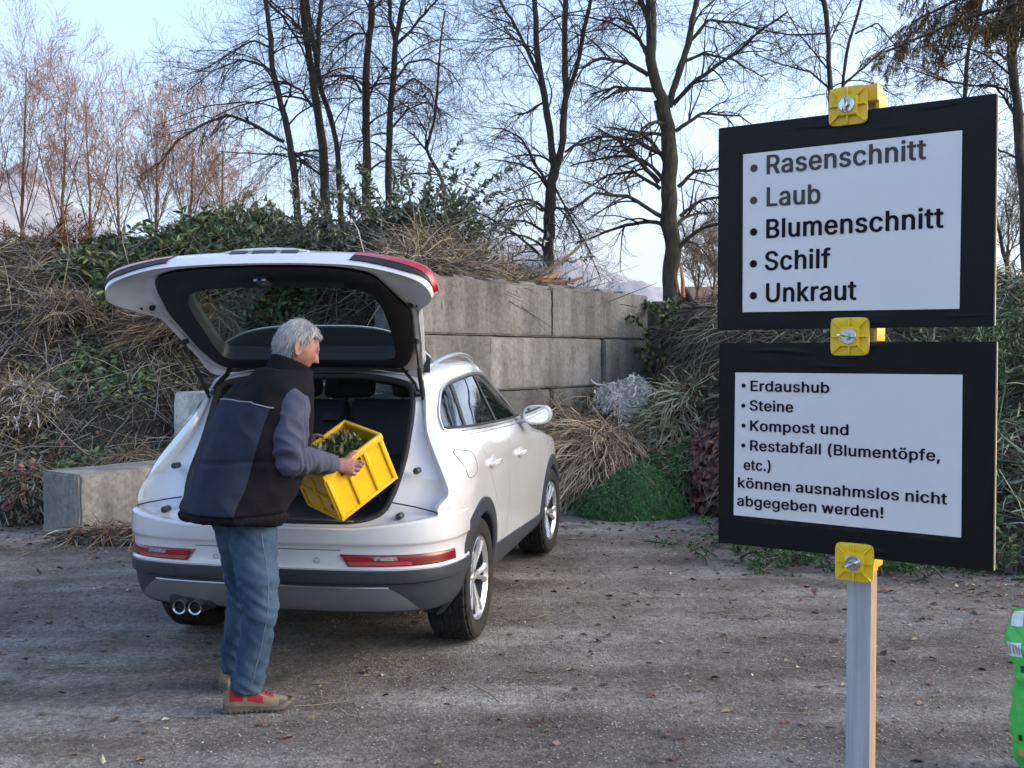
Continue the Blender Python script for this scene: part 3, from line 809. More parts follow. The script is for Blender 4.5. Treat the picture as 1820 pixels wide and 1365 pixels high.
# ---------------- planks and sticks on top of the wall
PLK = mat('split orange wood', (.42, .20, .075), rough=.8, col2=(.30, .14, .055), nscale=12, stretch=(1, 1, 8))
def stick(p0, p1, w, m, label, name='wood_stick', cat='stick'):
    p0, p1 = Vector(p0), Vector(p1)
    s_ = MB()
    P = [p0.lerp(p1, t) + Vector((0, 0, .012 * math.sin(t * 7))) for t in (0, .25, .5, .75, 1)]
    s_.tube(P, [w, w, w * .9, w * .8, w * .5], 6)
    tag(s_.build(name, m), label, cat)
wp = lambda t, e, z: W0 + WD * t + WN * e + Vector((0, 0, z))
stick(wp(2.5, .35, 2.43), at(1046, 425, 12.6), .022, mat('peeled branch', (.30, .20, .11), rough=.8), 'long peeled branch slanting up from the wall top by the middle tree')
stick(wp(2.75, .4, 2.47), wp(3.05, .3, 2.62), .040, PLK, 'short orange split log on the wall top')
stick(wp(3.0, .5, 2.47), wp(3.9, .5, 2.60), .028, mat('dark red wood', (.16, .06, .035), rough=.85), 'dark reddish stick beside the orange log')
stick(at(198, 455, 14.2), at(262, 425, 14.2), .018, LM['grey'], 'grey stick poking out of the crest over the laurel')
stick((-6.3, 13.6, 2.1), (-5.2, 13.1, 2.15), .02, LM['grey'], 'bare grey branch lying across the slope at the left')

# ================================================================== bare trees
def resample(P, k):
    P = np.asarray(P, float)
    s = np.concatenate([[0], np.cumsum(np.linalg.norm(np.diff(P, axis=0), axis=1))])
    t = np.linspace(0, s[-1], k)
    return np.stack([np.interp(t, s, P[:, i]) for i in range(3)], -1)
def spawn(P, Rr, m, r, trange=(.2, 1), ang=(.6, 1.1), L=(.5, 1), rad=.5, k=8, droop=0.0, tipup=0.0, wig=.08, upb=.0, rmin=.0012, taper=.3, flat=None):
    """children branches on parents P (n,kp,3)"""
    n, kp, _ = P.shape
    N = n * m
    t = (trange[0] + (trange[1] - trange[0]) * (np.arange(m)[None] + r.uniform(0, 1, (n, m))) / m) * (kp - 1.001)
    i0 = t.astype(int); f = t - i0
    ar = np.arange(n)[:, None]
    p = P[ar, i0] * (1 - f)[..., None] + P[ar, i0 + 1] * f[..., None]
    T = unit(P[ar, i0 + 1] - P[ar, i0])
    pr = Rr[ar, i0] * (1 - f) + Rr[ar, i0 + 1] * f
    a = r.uniform(*ang, (n, m))[..., None]
    q = unit(np.cross(T, unit(r.normal(size=T.shape))))
    if flat is not None: q = unit(q * np.array(flat))
    d = unit(T * np.cos(a) + q * np.sin(a) + np.array([0, 0, upb]))
    p, d, pr = p.reshape(N, 3), d.reshape(N, 3), pr.reshape(N)
    ln = r.uniform(*L, N) * (1 - .35 * (t.reshape(N) / (kp - 1)))
    Q = np.empty((N, k, 3)); Q[:, 0] = p
    st = (ln / (k - 1))[:, None]
    for i in range(1, k):
        g = droop * (1 - (i / (k - 1)) * 1.0) - tipup * (i / (k - 1))
        d = unit(d + np.array([0, 0, -1.0]) * g / (k - 1) + r.normal(0, wig, (N, 3)))
        Q[:, i] = Q[:, i - 1] + d * st
    r0 = np.maximum(pr * rad, rmin * 1.3)
    Ro = np.maximum(r0[:, None] * np.linspace(1, taper, k)[None], rmin)
    return Q, Ro
BARK = mat('dark bark', (.022, .017, .013), rough=.9, col2=(.06, .049, .038), nscale=7, stretch=(3, 3, .6), bump=.9, bscale=18, bdist=.03)
BARKG = mat('bark with green algae', (.028, .023, .015), rough=.9, col2=(.085, .074, .045), nscale=6, stretch=(3, 3, .6), bump=.9, bscale=16, bdist=.03)
TWIG = mat('twig', (.036, .027, .021), rough=.9)
TWIGR = mat('reddish twig', (.10, .055, .04), rough=.9, island=[(.26, .145, .085), (.40, .19, .085), (.18, .10, .07), (.48, .25, .11)])
BUD = mat('leaf buds', (.10, .065, .04), rough=.8)
def px3(pts, Y, dY=0.0):
    k = max(1, len(pts) - 1)
    return np.array([at(x, y, Y + dY * i / k) for i, (x, y) in enumerate(pts)])
def bare_tree(name, trunks, limbs, label, seed, spec, bark=BARK, twig=TWIG, group=None, bud=0, cat='tree'):
    """trunks, limbs: (points (k,3), r0, r1)"""
    r = np.random.default_rng(seed)
    base = trunks[0][0][0]
    big = []
    for pts, r0, r1 in [(p_, a_ * .87, b_ * .87) for p_, a_, b_ in trunks] + [(p_, a_ * .72, b_ * .8) for p_, a_, b_ in limbs]:
        Q = resample(pts, 26)
        nzz = r.normal(0, 1, Q.shape); nzz = (nzz + np.roll(nzz, 1, 0) + np.roll(nzz, 2, 0)) / 3
        nzz[0] = 0
        Q = Q + nzz * min(.035, r0 * .30)
        big.append((Q, np.linspace(r0, r1, 26) * (1 + r.normal(0, .05, 26))))
    parts = []
    for Q, Ro in big[:len(trunks)]:
        V, F_ = batch_tubes(Q[None], Ro[None], 12); parts.append((V - base, F_, 0))
    if base[2] > .05:                                     # the foot of the trunk, down to the ground behind the heap
        ft = np.array([[base[0], base[1], -.1], [base[0], base[1], base[2] * .5], base, big[0][0][1]])
        V, F_ = batch_tubes(ft[None], (big[0][1][0] * np.array([1.3, 1.1, 1.0, .97]))[None], 12); parts.append((V - base, F_, 0))
    tw = []
    for Q, Ro in big[len(trunks):]:
        V, F_ = batch_tubes(Q[None], Ro[None], 8); tw.append((V - base, F_, 0))
    TP, TR = np.stack([b[0] for b in big[:len(trunks)]]), np.stack([b[1] for b in big[:len(trunks)]])
    limbsP, limbsR = [b[0][None] for b in big[len(trunks):]], [b[1][None] for b in big[len(trunks):]]
    lv = [(TP, TR)]
    first = True
    for s_ in spec:
        src = s_.pop('src', None) if isinstance(s_, dict) else None
        par = lv[-1]
        m = s_['m']
        kw = {a: b for a, b in s_.items() if a not in ('m', 'sides')}
        Q, Ro = spawn(par[0], par[1], m, r, **kw)
        V, F_ = batch_tubes(Q, Ro, s_.get('sides', 3)); tw.append((V - base, F_, 0 if first else 1))
        if first and limbsP:
            k = Q.shape[1]
            LP = np.stack([resample(q[0], k) for q in limbsP]); LR = np.stack([np.interp(np.linspace(0, 1, k), np.linspace(0, 1, 26), q[0]) for q in limbsR])
            Q, Ro = np.concatenate([Q, LP, LP]), np.concatenate([Ro, LR, LR])
        first = False
        lv.append((Q, Ro))
    if bud:
        Q = lv[-1][0]
        e, d = Q[:, -1], unit(Q[:, -1] - Q[:, -2])
        B = np.stack([e - d * bud * .3, e + d * bud * .5, e + d * bud * 1.3], 1)
        V, F_ = batch_tubes(B, np.tile(np.array([[bud * .2, bud * .38, bud * .06]]), (len(B), 1)), 4); tw.append((V - base, F_, 2))
    o = empty(name, tuple(base))
    tag(o, label, cat, group)
    tro = link_mesh('trunk', cat_mesh('trunk', parts), bark, o, True)
    cro = link_mesh('crown', cat_mesh('crown', tw), [bark, twig, BUD], o)
    cro['kind'] = 'stuff'
    return o
ARCH = lambda m1=15, m2=9, m3=7, m4=5, s=1.0: [
    dict(m=m1, trange=(.16, 1), ang=(.7, 1.25), L=(1.1 * s, 2.6 * s), rad=.30, k=14, droop=2.7, tipup=.25, wig=.075, upb=.55, sides=6),
    dict(m=m2, trange=(.15, 1), ang=(.5, 1.1), L=(.5 * s, 1.25 * s), rad=.5, k=10, droop=1.6, tipup=.6, wig=.10, upb=.1, rmin=.0032, sides=4),
    dict(m=m3, trange=(.15, 1), ang=(.5, 1.1), L=(.22 * s, .60 * s), rad=.55, k=7, droop=.9, tipup=1.2, wig=.12, rmin=.0021),
    dict(m=m4, trange=(.2, 1), ang=(.4, 1.0), L=(.08 * s, .26 * s), rad=.7, k=5, droop=.0, tipup=1.3, wig=.14, rmin=.0016)]
YL = 20.0
T = lambda pts, Y, r0, r1, dY=0.0: (px3(pts, Y, dY), r0, r1)
def ext(pts, n=1, dy=-170):
    """carry a trunk above the frame"""
    (x0, y0), (x1, y1) = pts[-2], pts[-1]
    return pts + [(x1 + (x1 - x0) * .8, y1 + dy)]
GL = 'leafless trees behind the heap'
bare_tree('leafless_tree', [T(ext([(530, 420), (525, 324), (512, 221), (498, 184), (484, 112), (478, 51), (471, 0)]), YL, .085, .035)],
          [T([(505, 252), (443, 218), (406, 204), (365, 218), (314, 252), (276, 300)], YL, .05, .012, -.8), T([(512, 265), (535, 283), (552, 296)], YL, .035, .012),
           T([(503, 195), (516, 168), (517, 150), (510, 146), (470, 145), (420, 165)], YL, .035, .008), T([(492, 150), (470, 118), (430, 105), (380, 125), (330, 165)], YL - .4, .034, .008), T([(482, 85), (450, 72), (410, 95), (360, 125), (305, 118)], YL, .03, .008),
           T([(472, 0), (500, 25), (528, 70), (545, 105)], YL + .2, .04, .02)],
          'leafless tree with a long arching bough, the leftmost trunk of the clump on the crest', 201, ARCH(20, 9, 6, 3, 1.15), group=GL, bud=.012)
bare_tree('leafless_tree', [T(ext([(580, 420), (576, 307), (566, 204), (558, 136), (547, 85), (536, 0)]), YL + .8, .115, .05), T(ext([(562, 150), (564, 85), (571, 0)]), YL + .8, .06, .035)],
          [T([(555, 190), (535, 160), (505, 148), (478, 150), (440, 172)], YL + .8, .04, .01), T([(565, 80), (540, 62), (515, 30), (480, 0)], YL + .8, .045, .02)],
          'leafless tree forking into two stems, second trunk of the clump', 202, ARCH(11, 7, 6, 3, 1.15), bark=BARKG, group=GL)
bare_tree('leafless_tree', [T(ext([(606, 420), (602, 290), (587, 204), (573, 164), (564, 119), (552, 51), (546, 0)]), YL + .3, .07, .035)], [],
          'thin leaning leafless tree between two thicker trunks of the clump', 203, ARCH(9, 7, 6, 3, 1.1), group=GL)
bare_tree('leafless_tree', [T(ext([(652, 420), (651, 317), (650, 187), (655, 102), (658, 0)]), YL + .5, .105, .05)],
          [T([(643, 165), (628, 140), (605, 138), (575, 160)], YL, .035, .01), T([(652, 180), (668, 145), (690, 118)], YL, .035, .012), T([(654, 60), (630, 60), (600, 80), (575, 110)], YL, .03, .01), T([(660, 20), (680, 0), (700, -20)], YL, .03, .01)],
          'straight dark leafless tree in the middle of the clump', 204, ARCH(12, 7, 6, 3, 1.15), group=GL)
bare_tree('leafless_tree', [T(ext([(688, 420), (690, 307), (694, 204), (704, 85), (719, 0)]), YL, .08, .045), T(ext([(703, 85), (694, 34), (693, 0)]), YL, .045, .03)],
          [T([(706, 82), (740, 40), (777, 0), (800, -25)], YL, .045, .02), T([(700, 145), (725, 112), (760, 105), (800, 125), (825, 165)], YL, .036, .008), T([(700, 165), (735, 138), (765, 160), (778, 190)], YL - .3, .03, .008), T([(694, 230), (725, 195), (760, 180), (800, 210)], YL, .03, .008)],
          'leafless tree with a wide fork, the thick rightmost trunk of the clump', 205, ARCH(15, 8, 6, 3, 1.2), group=GL, bud=.012)
bare_tree('leafless_tree', [T([(800, 420), (784, 317), (757, 266), (766, 230), (774, 211), (777, 153), (782, 90), (790, 20)], YL + .6, .05, .015)],
          [T([(757, 266), (735, 240), (715, 225)], YL + .6, .03, .01), T([(757, 262), (758, 235), (740, 205), (710, 180)], YL + .6, .028, .008)],
          'slender crooked leafless tree right of the clump', 206, ARCH(11, 7, 6, 3), group=GL)
YM = 18.5
bare_tree('leafless_tree', [T([(972, 560), (974, 494), (978, 356), (988, 290)], YM, .125, .10), T(ext([(986, 300), (978, 257), (966, 158), (954, 79), (952, 0)]), YM, .075, .04), T(ext([(988, 300), (1000, 257), (1006, 158), (1004, 79), (1006, 0)]), YM, .075, .04), T(ext([(1006, 178), (1025, 119), (1049, 0)]), YM, .05, .03)],
          [T([(956, 130), (940, 95), (923, 59), (887, 0), (870, -40)], YM, .05, .02), T([(975, 330), (950, 290), (925, 245), (895, 228), (860, 225)], YM, .04, .01), T([(985, 330), (1010, 380), (1040, 430), (1070, 500)], YM, .03, .008, -.6), T([(966, 375), (940, 362), (905, 370), (880, 400)], YM, .035, .008), T([(968, 180), (940, 200), (905, 208)], YM, .03, .01),
           T([(1004, 270), (1040, 245), (1080, 240)], YM, .03, .008)],
          'leafless tree splitting into three stems, behind the middle of the block wall', 207, ARCH(10, 8, 6, 3, 1.1))
YR = 18.0
bare_tree('leafless_tree', [T([(1193, 560), (1192, 526), (1190, 356), (1190, 237), (1178, 180)], YR, .165, .145), T(ext([(1180, 190), (1172, 166), (1158, 99), (1156, 0)]), YR, .115, .07), T(ext([(1190, 190), (1200, 150), (1223, 79), (1239, 0)]), YR, .07, .04), T(ext([(1160, 60), (1148, 25), (1136, 0)]), YR, .06, .04)],
          [T([(1196, 186), (1235, 142), (1314, 91), (1340, 63), (1400, 20)], YR, .06, .02, -1), T([(1152, 134), (1116, 111), (1069, 103), (1037, 119), (1020, 150)], YR, .06, .014), T([(1160, 160), (1130, 158), (1090, 155), (1050, 168)], YR, .06, .015),
           T([(1174, 273), (1128, 249), (1077, 241), (1021, 261), (998, 285)], YR, .06, .012, -.8), T([(1172, 324), (1140, 290), (1093, 245), (1053, 225)], YR, .065, .015, -.5), T([(1174, 384), (1116, 348), (1057, 344), (1006, 380), (985, 430)], YR, .055, .008, -1), T([(1174, 336), (1124, 305), (1077, 312), (1029, 344)], YR, .05, .01),
           T([(1205, 332), (1235, 305), (1275, 300), (1320, 320)], YR, .05, .01), T([(1209, 384), (1243, 356), (1275, 352), (1320, 375)], YR, .05, .01), T([(1201, 233), (1247, 202), (1314, 206), (1345, 228)], YR, .05, .01), T([(1225, 75), (1260, 35), (1310, 40), (1380, 60)], YR, .045, .012), T([(1215, 110), (1250, 95), (1300, 105), (1360, 140)], YR, .04, .01), T([(1150, 100), (1125, 45), (1095, 30), (1060, 50)], YR, .045, .01)],
          'thick leafless tree with drooping boughs and a scarred trunk, left of the sign', 208, ARCH(7, 8, 6, 3, 1.1), bark=BARKG)
sc_ = MB()
for (x0, y0, x1, y1, w) in ((1214, 528, 1209, 470, .045), (1203, 520, 1201, 500, .03)):
    p0, p1 = at(x0, y0, YR - .12), at(x1, y1, YR - .14)
    sc_.tube([p0, p0.lerp(p1, .5) + Vector((.02, 0, 0)), p1], [w, w * .8, w * .3], 6)
bare_scar = sc_.build('bark_scar', mat('raw orange wood', (.45, .20, .06), rough=.8, col2=(.30, .12, .04), nscale=14))
for o in list(bpy.data.objects):
    if o.get('label', '').startswith('thick leafless tree'):
        bare_scar.parent = o; bare_scar.matrix_parent_inverse = Matrix.Translation(-Vector(o.location))
bare_tree('leafless_tree', [T(ext([(1478, 520), (1478, 300), (1476, 149), (1473, 71), (1464, 0)]), 21, .075, .05)],
          [T([(1477, 160), (1440, 128), (1390, 115), (1340, 95)], 21, .035, .01), T([(1475, 72), (1500, 20), (1520, -10)], 21, .03, .01), T([(1472, 60), (1400, 62), (1340, 50), (1300, 40)], 21, .03, .01), T([(1478, 130), (1420, 60), (1390, 0)], 21, .03, .01)],
          'slim leafless tree rising behind the upper clamp of the sign', 209, ARCH(12, 8, 6, 3, 1.1))
bare_tree('leafless_tree', [T([(1500, 420), (1498, 155), (1506, 90), (1530, 0), (1550, -80)], 23, .06, .03)],
          [T([(1500, 150), (1535, 120), (1575, 85), (1620, 70)], 23, .04, .012), T([(1520, 60), (1560, 40), (1590, 80), (1600, 130)], 23, .03, .008)],
          'slim leafless tree just right of the upper clamp', 210, ARCH(11, 7, 6, 3, 1.1))
bare_tree('leafless_tree', [T([(1830, 560), (1822, 430), (1818, 330), (1811, 229), (1803, 114), (1800, 43), (1797, -10), (1790, -120)], 15, .085, .065)],
          [T([(1805, 115), (1775, 95), (1745, 92)], 15, .03, .008), T([(1810, 210), (1785, 175), (1770, 152), (1740, 150)], 15, .035, .01), T([(1803, 60), (1770, 55), (1735, 45)], 15, .03, .01)],
          'leafless tree at the right edge, beside the upper sign board', 211, ARCH(16, 7, 6, 4, .8), bark=BARKG)
bare_tree('leafless_tree', [T([(1706, 460), (1712, 240), (1714, 166), (1720, 94), (1729, 57), (1742, 20), (1750, -60)], 17, .05, .03)],
          [T([(1714, 150), (1680, 143), (1640, 130), (1610, 118)], 17, .025, .008), T([(1716, 150), (1750, 155), (1780, 150)], 17, .025, .008), T([(1720, 100), (1690, 115), (1660, 120)], 17, .02, .006)],
          'thin dark leafless tree behind the top corner of the sign board', 212, ARCH(16, 7, 6, 4, .8))
bare_tree('leafless_tree', [T([(1800, 560), (1792, 480), (1778, 420), (1765, 370), (1750, 330), (1740, 250)], 19, .05, .02)], [], 'short leaning leafless tree in the gap right of the sign', 213, ARCH(14, 7, 6, 4, .7))
# sprays of the larch hanging into the top right corner
def hanging_tree(label, seed):
    r = np.random.default_rng(seed)
    Y = 12.5
    base = np.array(at(2010, 640, Y)); top = np.array(at(1960, -200, Y))
    o = empty('larch_tree', (base[0], base[1], 0)); off = np.array([base[0], base[1], 0])
    tag(o, label, 'tree')
    tr = resample(np.array([[base[0], base[1], 0], base, top]), 20)
    V, F_ = batch_tubes(tr[None], np.linspace(.16, .09, 20)[None], 12)
    link_mesh('trunk', np_mesh('trunk', V - off, F_), BARK, o, True)
    boughs = [px3([(1965, -60), (1880, -30), (1800, 10), (1720, 30), (1650, 60), (1575, 92)], Y - .2), px3([(1965, -110), (1900, -60), (1800, -30), (1700, 0), (1620, 40)], Y + .5), px3([(1965, -20), (1900, -10), (1840, 20), (1760, 40)], Y - .6), px3([(1968, -140), (1860, -90), (1740, -60), (1640, -20)], Y)]
    BP = np.stack([resample(b, 20) for b in boughs]); BR = np.tile(np.linspace(.045, .012, 20), (len(boughs), 1))
    tw, V_ = [], None
    V, F_ = batch_tubes(BP, BR, 6); tw.append((V - off, F_, 0))
    Q, Ro = spawn(BP, BR, 40, r, trange=(.05, 1), ang=(.5, 1.3), L=(.15, .75), rad=.35, k=8, droop=1.8, wig=.1, rmin=.0025, flat=(1, 1, .3))
    V, F_ = batch_tubes(Q, Ro, 4); tw.append((V - off, F_, 0))
    Q2, R2 = spawn(Q, Ro, 9, r, trange=(.1, 1), ang=(.5, 1.1), L=(.10, .32), rad=.6, k=5, droop=2.4, wig=.1, rmin=.002)
    V, F_ = batch_tubes(Q2, R2, 3); tw.append((V - off, F_, 0))
    n, k, _ = Q2.shape
    m = 15
    i0 = r.integers(0, k - 1, (n, m)); ar = np.arange(n)[:, None]
    P = (Q2[ar, i0] + (Q2[ar, i0 + 1] - Q2[ar, i0]) * r.uniform(0, 1, (n, m, 1))).reshape(-1, 3)
    D = unit(r.normal(0, .6, P.shape) + np.array([0, 0, -.8]))
    V, F_ = ribbons(P, D, uni(.03, .09, len(P), r), uni(.005, .012, len(P), r), .4, 3, .3, rng=r)
    hi = np.repeat(P[:, 0] > at(1690, 0, Y).x, 2)
    tw.append((V - off, F_[:], 1))
    c = link_mesh('crown', cat_mesh('crown', tw), [BARK, mat('larch needles', (1, 1, 1), rough=.8, island=[(.05, .055, .025), (.10, .065, .025), (.24, .12, .02), (.05, .05, .02), (.34, .18, .02)])], o)
    c['kind'] = 'stuff'
hanging_tree('conifer with drooping orange-brown sprays reaching in at the top right corner', 221)
# fine reddish trees in the distance on the left
UPR = lambda m1, s=1.0: [
    dict(m=m1, trange=(.12, 1), ang=(.35, .8), L=(2.2 * s, 4.4 * s), rad=.34, k=12, droop=.1, tipup=.5, wig=.06, upb=.25, sides=4),
    dict(m=9, trange=(.15, 1), ang=(.45, 1.0), L=(.8 * s, 1.8 * s), rad=.5, k=8, droop=.1, tipup=.4, wig=.08, upb=.15, rmin=.0048),
    dict(m=6, trange=(.15, 1), ang=(.4, .9), L=(.35 * s, .9 * s), rad=.6, k=6, droop=.0, tipup=.4, wig=.10, rmin=.0036),
    dict(m=3, trange=(.2, 1), ang=(.3, .8), L=(.15 * s, .4 * s), rad=.7, k=4, droop=.0, tipup=.4, wig=.1, rmin=.003)]
BARKR = mat('reddish bark', (.11, .066, .044), rough=.9, col2=(.19, .12, .08), nscale=6, stretch=(2, 2, .5))
far = [(38, 470, 95, 34, 'tall reddish birch at the left edge of the picture', 12), (-20, 470, 110, 35, 'reddish birch cut by the left edge of the picture', 11), (106, 470, 150, 33, 'reddish birch with two crossing stems, second from the left edge', 12), (160, 480, 175, 36, 'light reddish birch left of the rust-brown conifer clippings', 11), (215, 480, 235, 34, 'low bushy reddish birch behind the laurel crest', 11),
       (275, 480, 215, 32, 'orange-tipped birch behind the laurel crest, below the arching bough', 12), (335, 480, 235, 31, 'small reddish birch behind the drooping twigs of the clump', 11), (400, 490, 250, 30, 'small brown birch behind the clump, above the car', 10)]
for i, (x, yb, yt, Y, lab, m1) in enumerate(far):
    rj = random.Random(i)
    hx = x + rj.uniform(-15, 15)
    tr = T([(x, yb), (x + rj.uniform(-6, 6), yb * .6 + yt * .4), (hx, yt + 25)], Y, .075, .014)
    lm = [T([(x, yb - 60), (x + s_ * 22, yb - 140), (x + s_ * 48, yt + 70)], Y, .035, .009) for s_ in (-1, 1)]
    bare_tree('birch_tree', [tr], lm, lab, 230 + i, UPR(m1, Y / 36), bark=BARKR, twig=TWIGR, group='reddish birches in the distance')
for i, (x, yb, yt, Y, lab) in enumerate([(1240, 530, 430, 26, 'low twiggy shrub between the scarred tree and the sign'), (1268, 530, 410, 28, 'pale twiggy shrub half hidden by the sign board'), (1290, 530, 420, 27, 'low twiggy shrub behind the left edge of the sign'), (1790, 470, 330, 27, 'pale twiggy shrub in the gap right of the upper board'), (1840, 470, 250, 28, 'pale twiggy shrub cut by the right edge of the picture')]):
    bare_tree('leafless_shrub', [T([(x, yb), (x + 3, yb * .5 + yt * .5), (x - 4, yt + 20)], Y, .05, .01)], [T([(x, yb - 8), (x + 16, yb - 50), (x + 30, yt + 40)], Y, .03, .01), T([(x, yb - 8), (x - 12, yb - 50), (x - 26, yt + 40)], Y, .03, .01)], lab, 250 + i, UPR(9, .42), bark=BARKR, twig=mat('pale twig', (.16, .12, .085), rough=.9), cat='shrub', group='leafless shrubs in the distance')
# house roof far behind the end of the wall
hs_ = empty('house', (11.9, 42, 0)); tag(hs_, 'low house with a reddish brown roof peeping over the end of the wall', 'house')
w_ = MB(); w_.box((0, 0, 1.6), (9, 6, 3.2)); w_.build('wall', mat('dark timber wall', (.06, .045, .035), rough=.9), hs_, sharp=30)
r_ = MB(); r_.grid([[(-5, -3.6, 3.2), (5, -3.6, 3.2)], [(-5, 0, 4.3), (5, 0, 4.3)], [(-5, 3.6, 3.2), (5, 3.6, 3.2)]]); r_.grid([[(-5, -3.6, 3.08), (5, -3.6, 3.08)], [(-5, 0, 4.18), (5, 0, 4.18)], [(-5, 3.6, 3.08), (5, 3.6, 3.08)]])
r_.build('roof', mat('brown roof tiles', (.11, .05, .032), rough=.85, col2=(.17, .08, .05), nscale=3, stretch=(1, 6, 6)), hs_)

# ================================================================== evening haze over the valley
hz = MB(); hz.box((0, 0, 399), (15000, 15000, 802))
hm_ = bpy.data.materials.new('valley haze'); hm_.use_nodes = True
hn = hm_.node_tree; hn.nodes.clear()
ho_ = hn.nodes.new('ShaderNodeOutputMaterial'); pv = hn.nodes.new('ShaderNodeVolumePrincipled')
pv.inputs['Color'].default_value = (.90, .88, .90, 1); pv.inputs['Density'].default_value = 1.7e-4; pv.inputs['Anisotropy'].default_value = .2
hn.links.new(pv.outputs[0], ho_.inputs['Volume'])
haze = hz.build('haze', hm_, None, smooth=False)
tag(haze, kind='stuff')

# ================================================================== the white car
M_PAINT = mat('white car paint', (0.59, 0.592, 0.595), rough=0.24, coat=1.0, col2=(0.565, 0.57, 0.575), nscale=3)
M_DARKP = mat('dark grey cladding plastic', (0.022, 0.026, 0.034), rough=0.42, col2=(0.03, 0.034, 0.042), nscale=20, bump=0.04, bscale=500)
M_BLACK = mat('black trim plastic', (0.006, 0.007, 0.009), rough=0.55, bump=0.05, bscale=400)
M_SEAL = mat('black rubber', (0.008, 0.008, 0.009), rough=0.7)
M_GREYP = mat('grey skid panel', (0.15, 0.152, 0.155), rough=0.34, metal=0.3)
M_ALU = mat('satin aluminium', (0.62, 0.62, 0.61), rough=0.28, metal=0.9)
M_CHROME = mat('polished steel', (0.72, 0.72, 0.72), rough=0.1, metal=1.0)
M_RIM = mat('silver wheel paint', (0.55, 0.56, 0.57), rough=0.25, metal=0.75, coat=0.5)
M_TYRE = mat('tyre rubber', (0.008, 0.008, 0.008), rough=0.8, spec=.3, col2=(0.022, 0.020, 0.018), nscale=9, bump=0.1, bscale=160)
M_RED = mat('red light lens', (0.38, 0.003, 0.008), rough=0.25, coat=0.25, col2=(0.22, 0.002, 0.006), nscale=14)
M_REDD = mat('dark red light lens', (0.15, 0.002, 0.005), rough=0.25, coat=0.25)
M_CLEAR = mat('clear light lens', (0.42, 0.38, 0.36), rough=0.2, coat=.4, col2=(0.12, 0.10, 0.10), nscale=45)
M_SEAT = mat('charcoal seat cloth', (0.012, 0.017, 0.028), rough=0.8, bump=0.1, bscale=300)
M_CARPET = mat('black boot carpet', (0.006, 0.006, 0.007), rough=0.95, bump=0.3, bscale=600)
M_GLASS = glass_mat('car side glass', tint=(0.42, 0.5, 0.47), refl=0.16)
M_GLASSR = glass_mat('car rear glass', tint=(0.52, 0.60, 0.57), refl=0.025, graze=0.3)
M_MIRROR = mat('mirror glass', (0.8, 0.8, 0.8), rough=0.02, metal=1.0)

CAR_A = R(11)
car = empty('parked_car', (-1.06, 6.07, 0), (0, 0, -CAR_A))
tag(car, 'white parked car seen from behind with its tailgate wide open', 'car')

